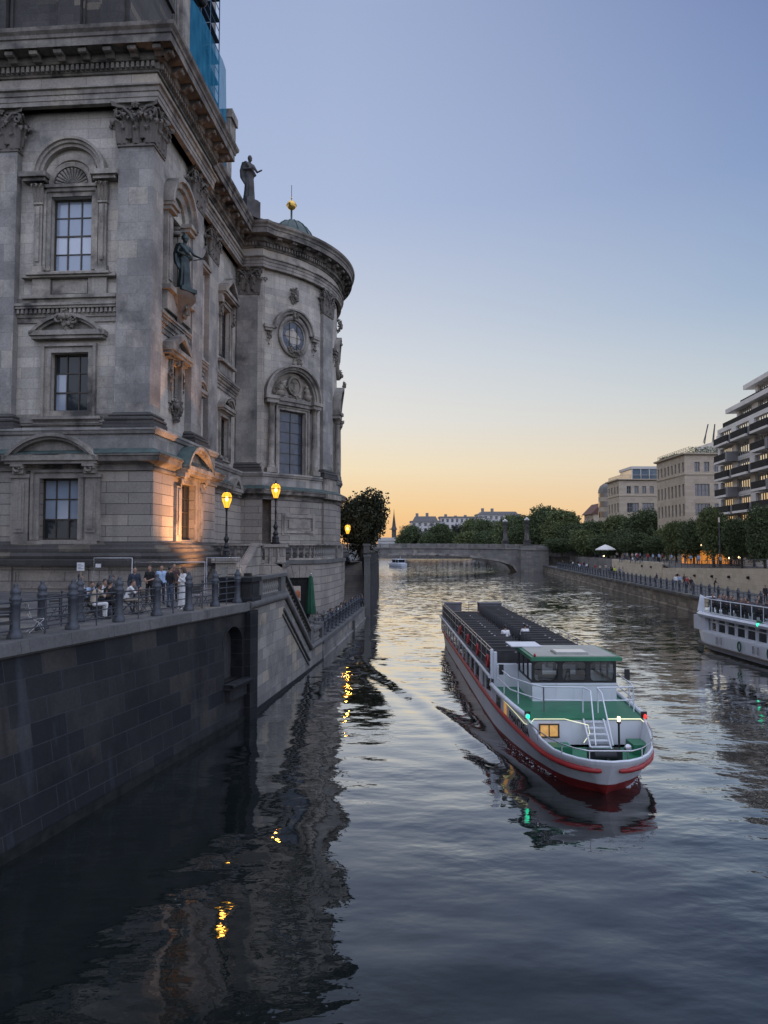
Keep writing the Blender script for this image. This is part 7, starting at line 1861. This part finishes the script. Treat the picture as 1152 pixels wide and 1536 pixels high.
gb = MB(); gb.poly([(-4000, -4000, -2.5), (4000, -4000, -2.5), (4000, 6000, -2.5), (-4000, 6000, -2.5)]); tag(gb.build('ground', M['dom_dark']), kind='structure')

w = bpy.data.worlds.new('World'); sc.world = w; w.use_nodes = True
nt = w.node_tree; bg = nt.nodes['Background']
class WN(NT):
    def __init__(s): s.nt = nt
W_ = WN()
SUN_AZ = radians(-22)     # left of the view axis, behind the cathedral
def srgb(*c): return tuple(((v / 255 + .055) / 1.055) ** 2.4 if v > 10 else v / 255 / 12.92 for v in c)
tc = nt.nodes.new('ShaderNodeTexCoord'); sp = nt.nodes.new('ShaderNodeSeparateXYZ'); nt.links.new(tc.outputs['Generated'], sp.inputs[0])
zz = sp.outputs[2]
warm = W_.ramp(zz, [(0, srgb(246, 184, 122)), (.05, srgb(250, 208, 150)), (.11, srgb(246, 228, 194)), (.17, srgb(233, 229, 221)), (.25, srgb(217, 221, 226)), (.33, srgb(198, 207, 223)), (.44, srgb(174, 189, 220)), (.62, srgb(161, 177, 211)), (.75, tuple(1.9 * c for c in srgb(165, 174, 200))), (1, tuple(3.0 * c for c in srgb(172, 179, 196)))])
side_ = W_.ramp(zz, [(0, srgb(232, 188, 148)), (.05, srgb(236, 207, 170)), (.11, srgb(226, 214, 196)), (.2, srgb(195, 206, 213)), (.30, srgb(162, 183, 210)), (.44, srgb(137, 159, 199)), (.62, srgb(116, 135, 181)), (.75, tuple(1.9 * c for c in srgb(165, 174, 200))), (1, tuple(3.0 * c for c in srgb(172, 179, 196)))])
K = 3.3
back = W_.ramp(zz, [(0, tuple(K * c for c in srgb(146, 150, 162))), (.08, tuple(K * c for c in srgb(168, 168, 178))), (.2, tuple(K * c for c in srgb(166, 172, 186))), (.45, tuple(K * c for c in srgb(150, 160, 192))), (1, tuple(3.0 * c for c in srgb(172, 179, 196)))])
hx = W_.math('MULTIPLY', sp.outputs[0], sin(SUN_AZ)); hy = W_.math('MULTIPLY', sp.outputs[1], cos(SUN_AZ))
hl = W_.math('SQRT', W_.math('ADD', W_.math('MULTIPLY', sp.outputs[0], sp.outputs[0]), W_.math('MULTIPLY', sp.outputs[1], sp.outputs[1])))
dt = W_.math('DIVIDE', W_.math('ADD', hx, hy), W_.math('MAXIMUM', hl, .001))
f1 = W_.ramp(dt, [(.62, (0, 0, 0)), (.95, (1, 1, 1))]); f2 = W_.ramp(W_.math('MULTIPLY', W_.math('ADD', dt, 1), .5), [(.25, (1, 1, 1)), (.75, (0, 0, 0))])
c1 = W_.mix(f1.outputs[0], side_.outputs[0], warm.outputs[0]); c2 = W_.mix(f2.outputs[0], c1, back.outputs[0])
sky = nt.nodes.new('ShaderNodeTexSky'); sky.sky_type = 'NISHITA'; sky.sun_disc = False; sky.sun_elevation = radians(1.0); sky.sun_rotation = SUN_AZ; sky.ozone_density = 2; sky.dust_density = .4
nsk = W_.mix(1.0, sky.outputs[0], (.05, .05, .05), 'MULTIPLY')
c3 = W_.mix(.03, c2, nsk)
nt.links.new(c3, bg.inputs[0]); bg.inputs[1].default_value = 1.0
L = bpy.data.lights.new('sun', 'SUN'); L.energy = .05; L.angle = radians(10); L.color = (1, .7, .45)
so = bpy.data.objects.new('sun', L); COL.objects.link(so); so.rotation_euler = (radians(88), 0, -SUN_AZ + pi)

cam = bpy.data.cameras.new('camera'); co = bpy.data.objects.new('camera', cam); COL.objects.link(co); sc.camera = co
cam.lens = 36 * 1070 / 1536; cam.sensor_width = 36; cam.clip_end = 8000; cam.clip_start = .1
co.location = (0, 0, 7.5); co.rotation_euler = (radians(90) + math.atan(52 / 1070), 0, 0)
vs = sc.view_settings; vs.view_transform = 'Standard'; vs.look = 'None'; vs.exposure = 0.0; vs.gamma = 1.0
sc.cycles.max_bounces = 6; sc.cycles.transparent_max_bounces = 8; sc.cycles.caustics_reflective = False; sc.cycles.caustics_refractive = False
sc.cycles.sample_clamp_indirect = 4
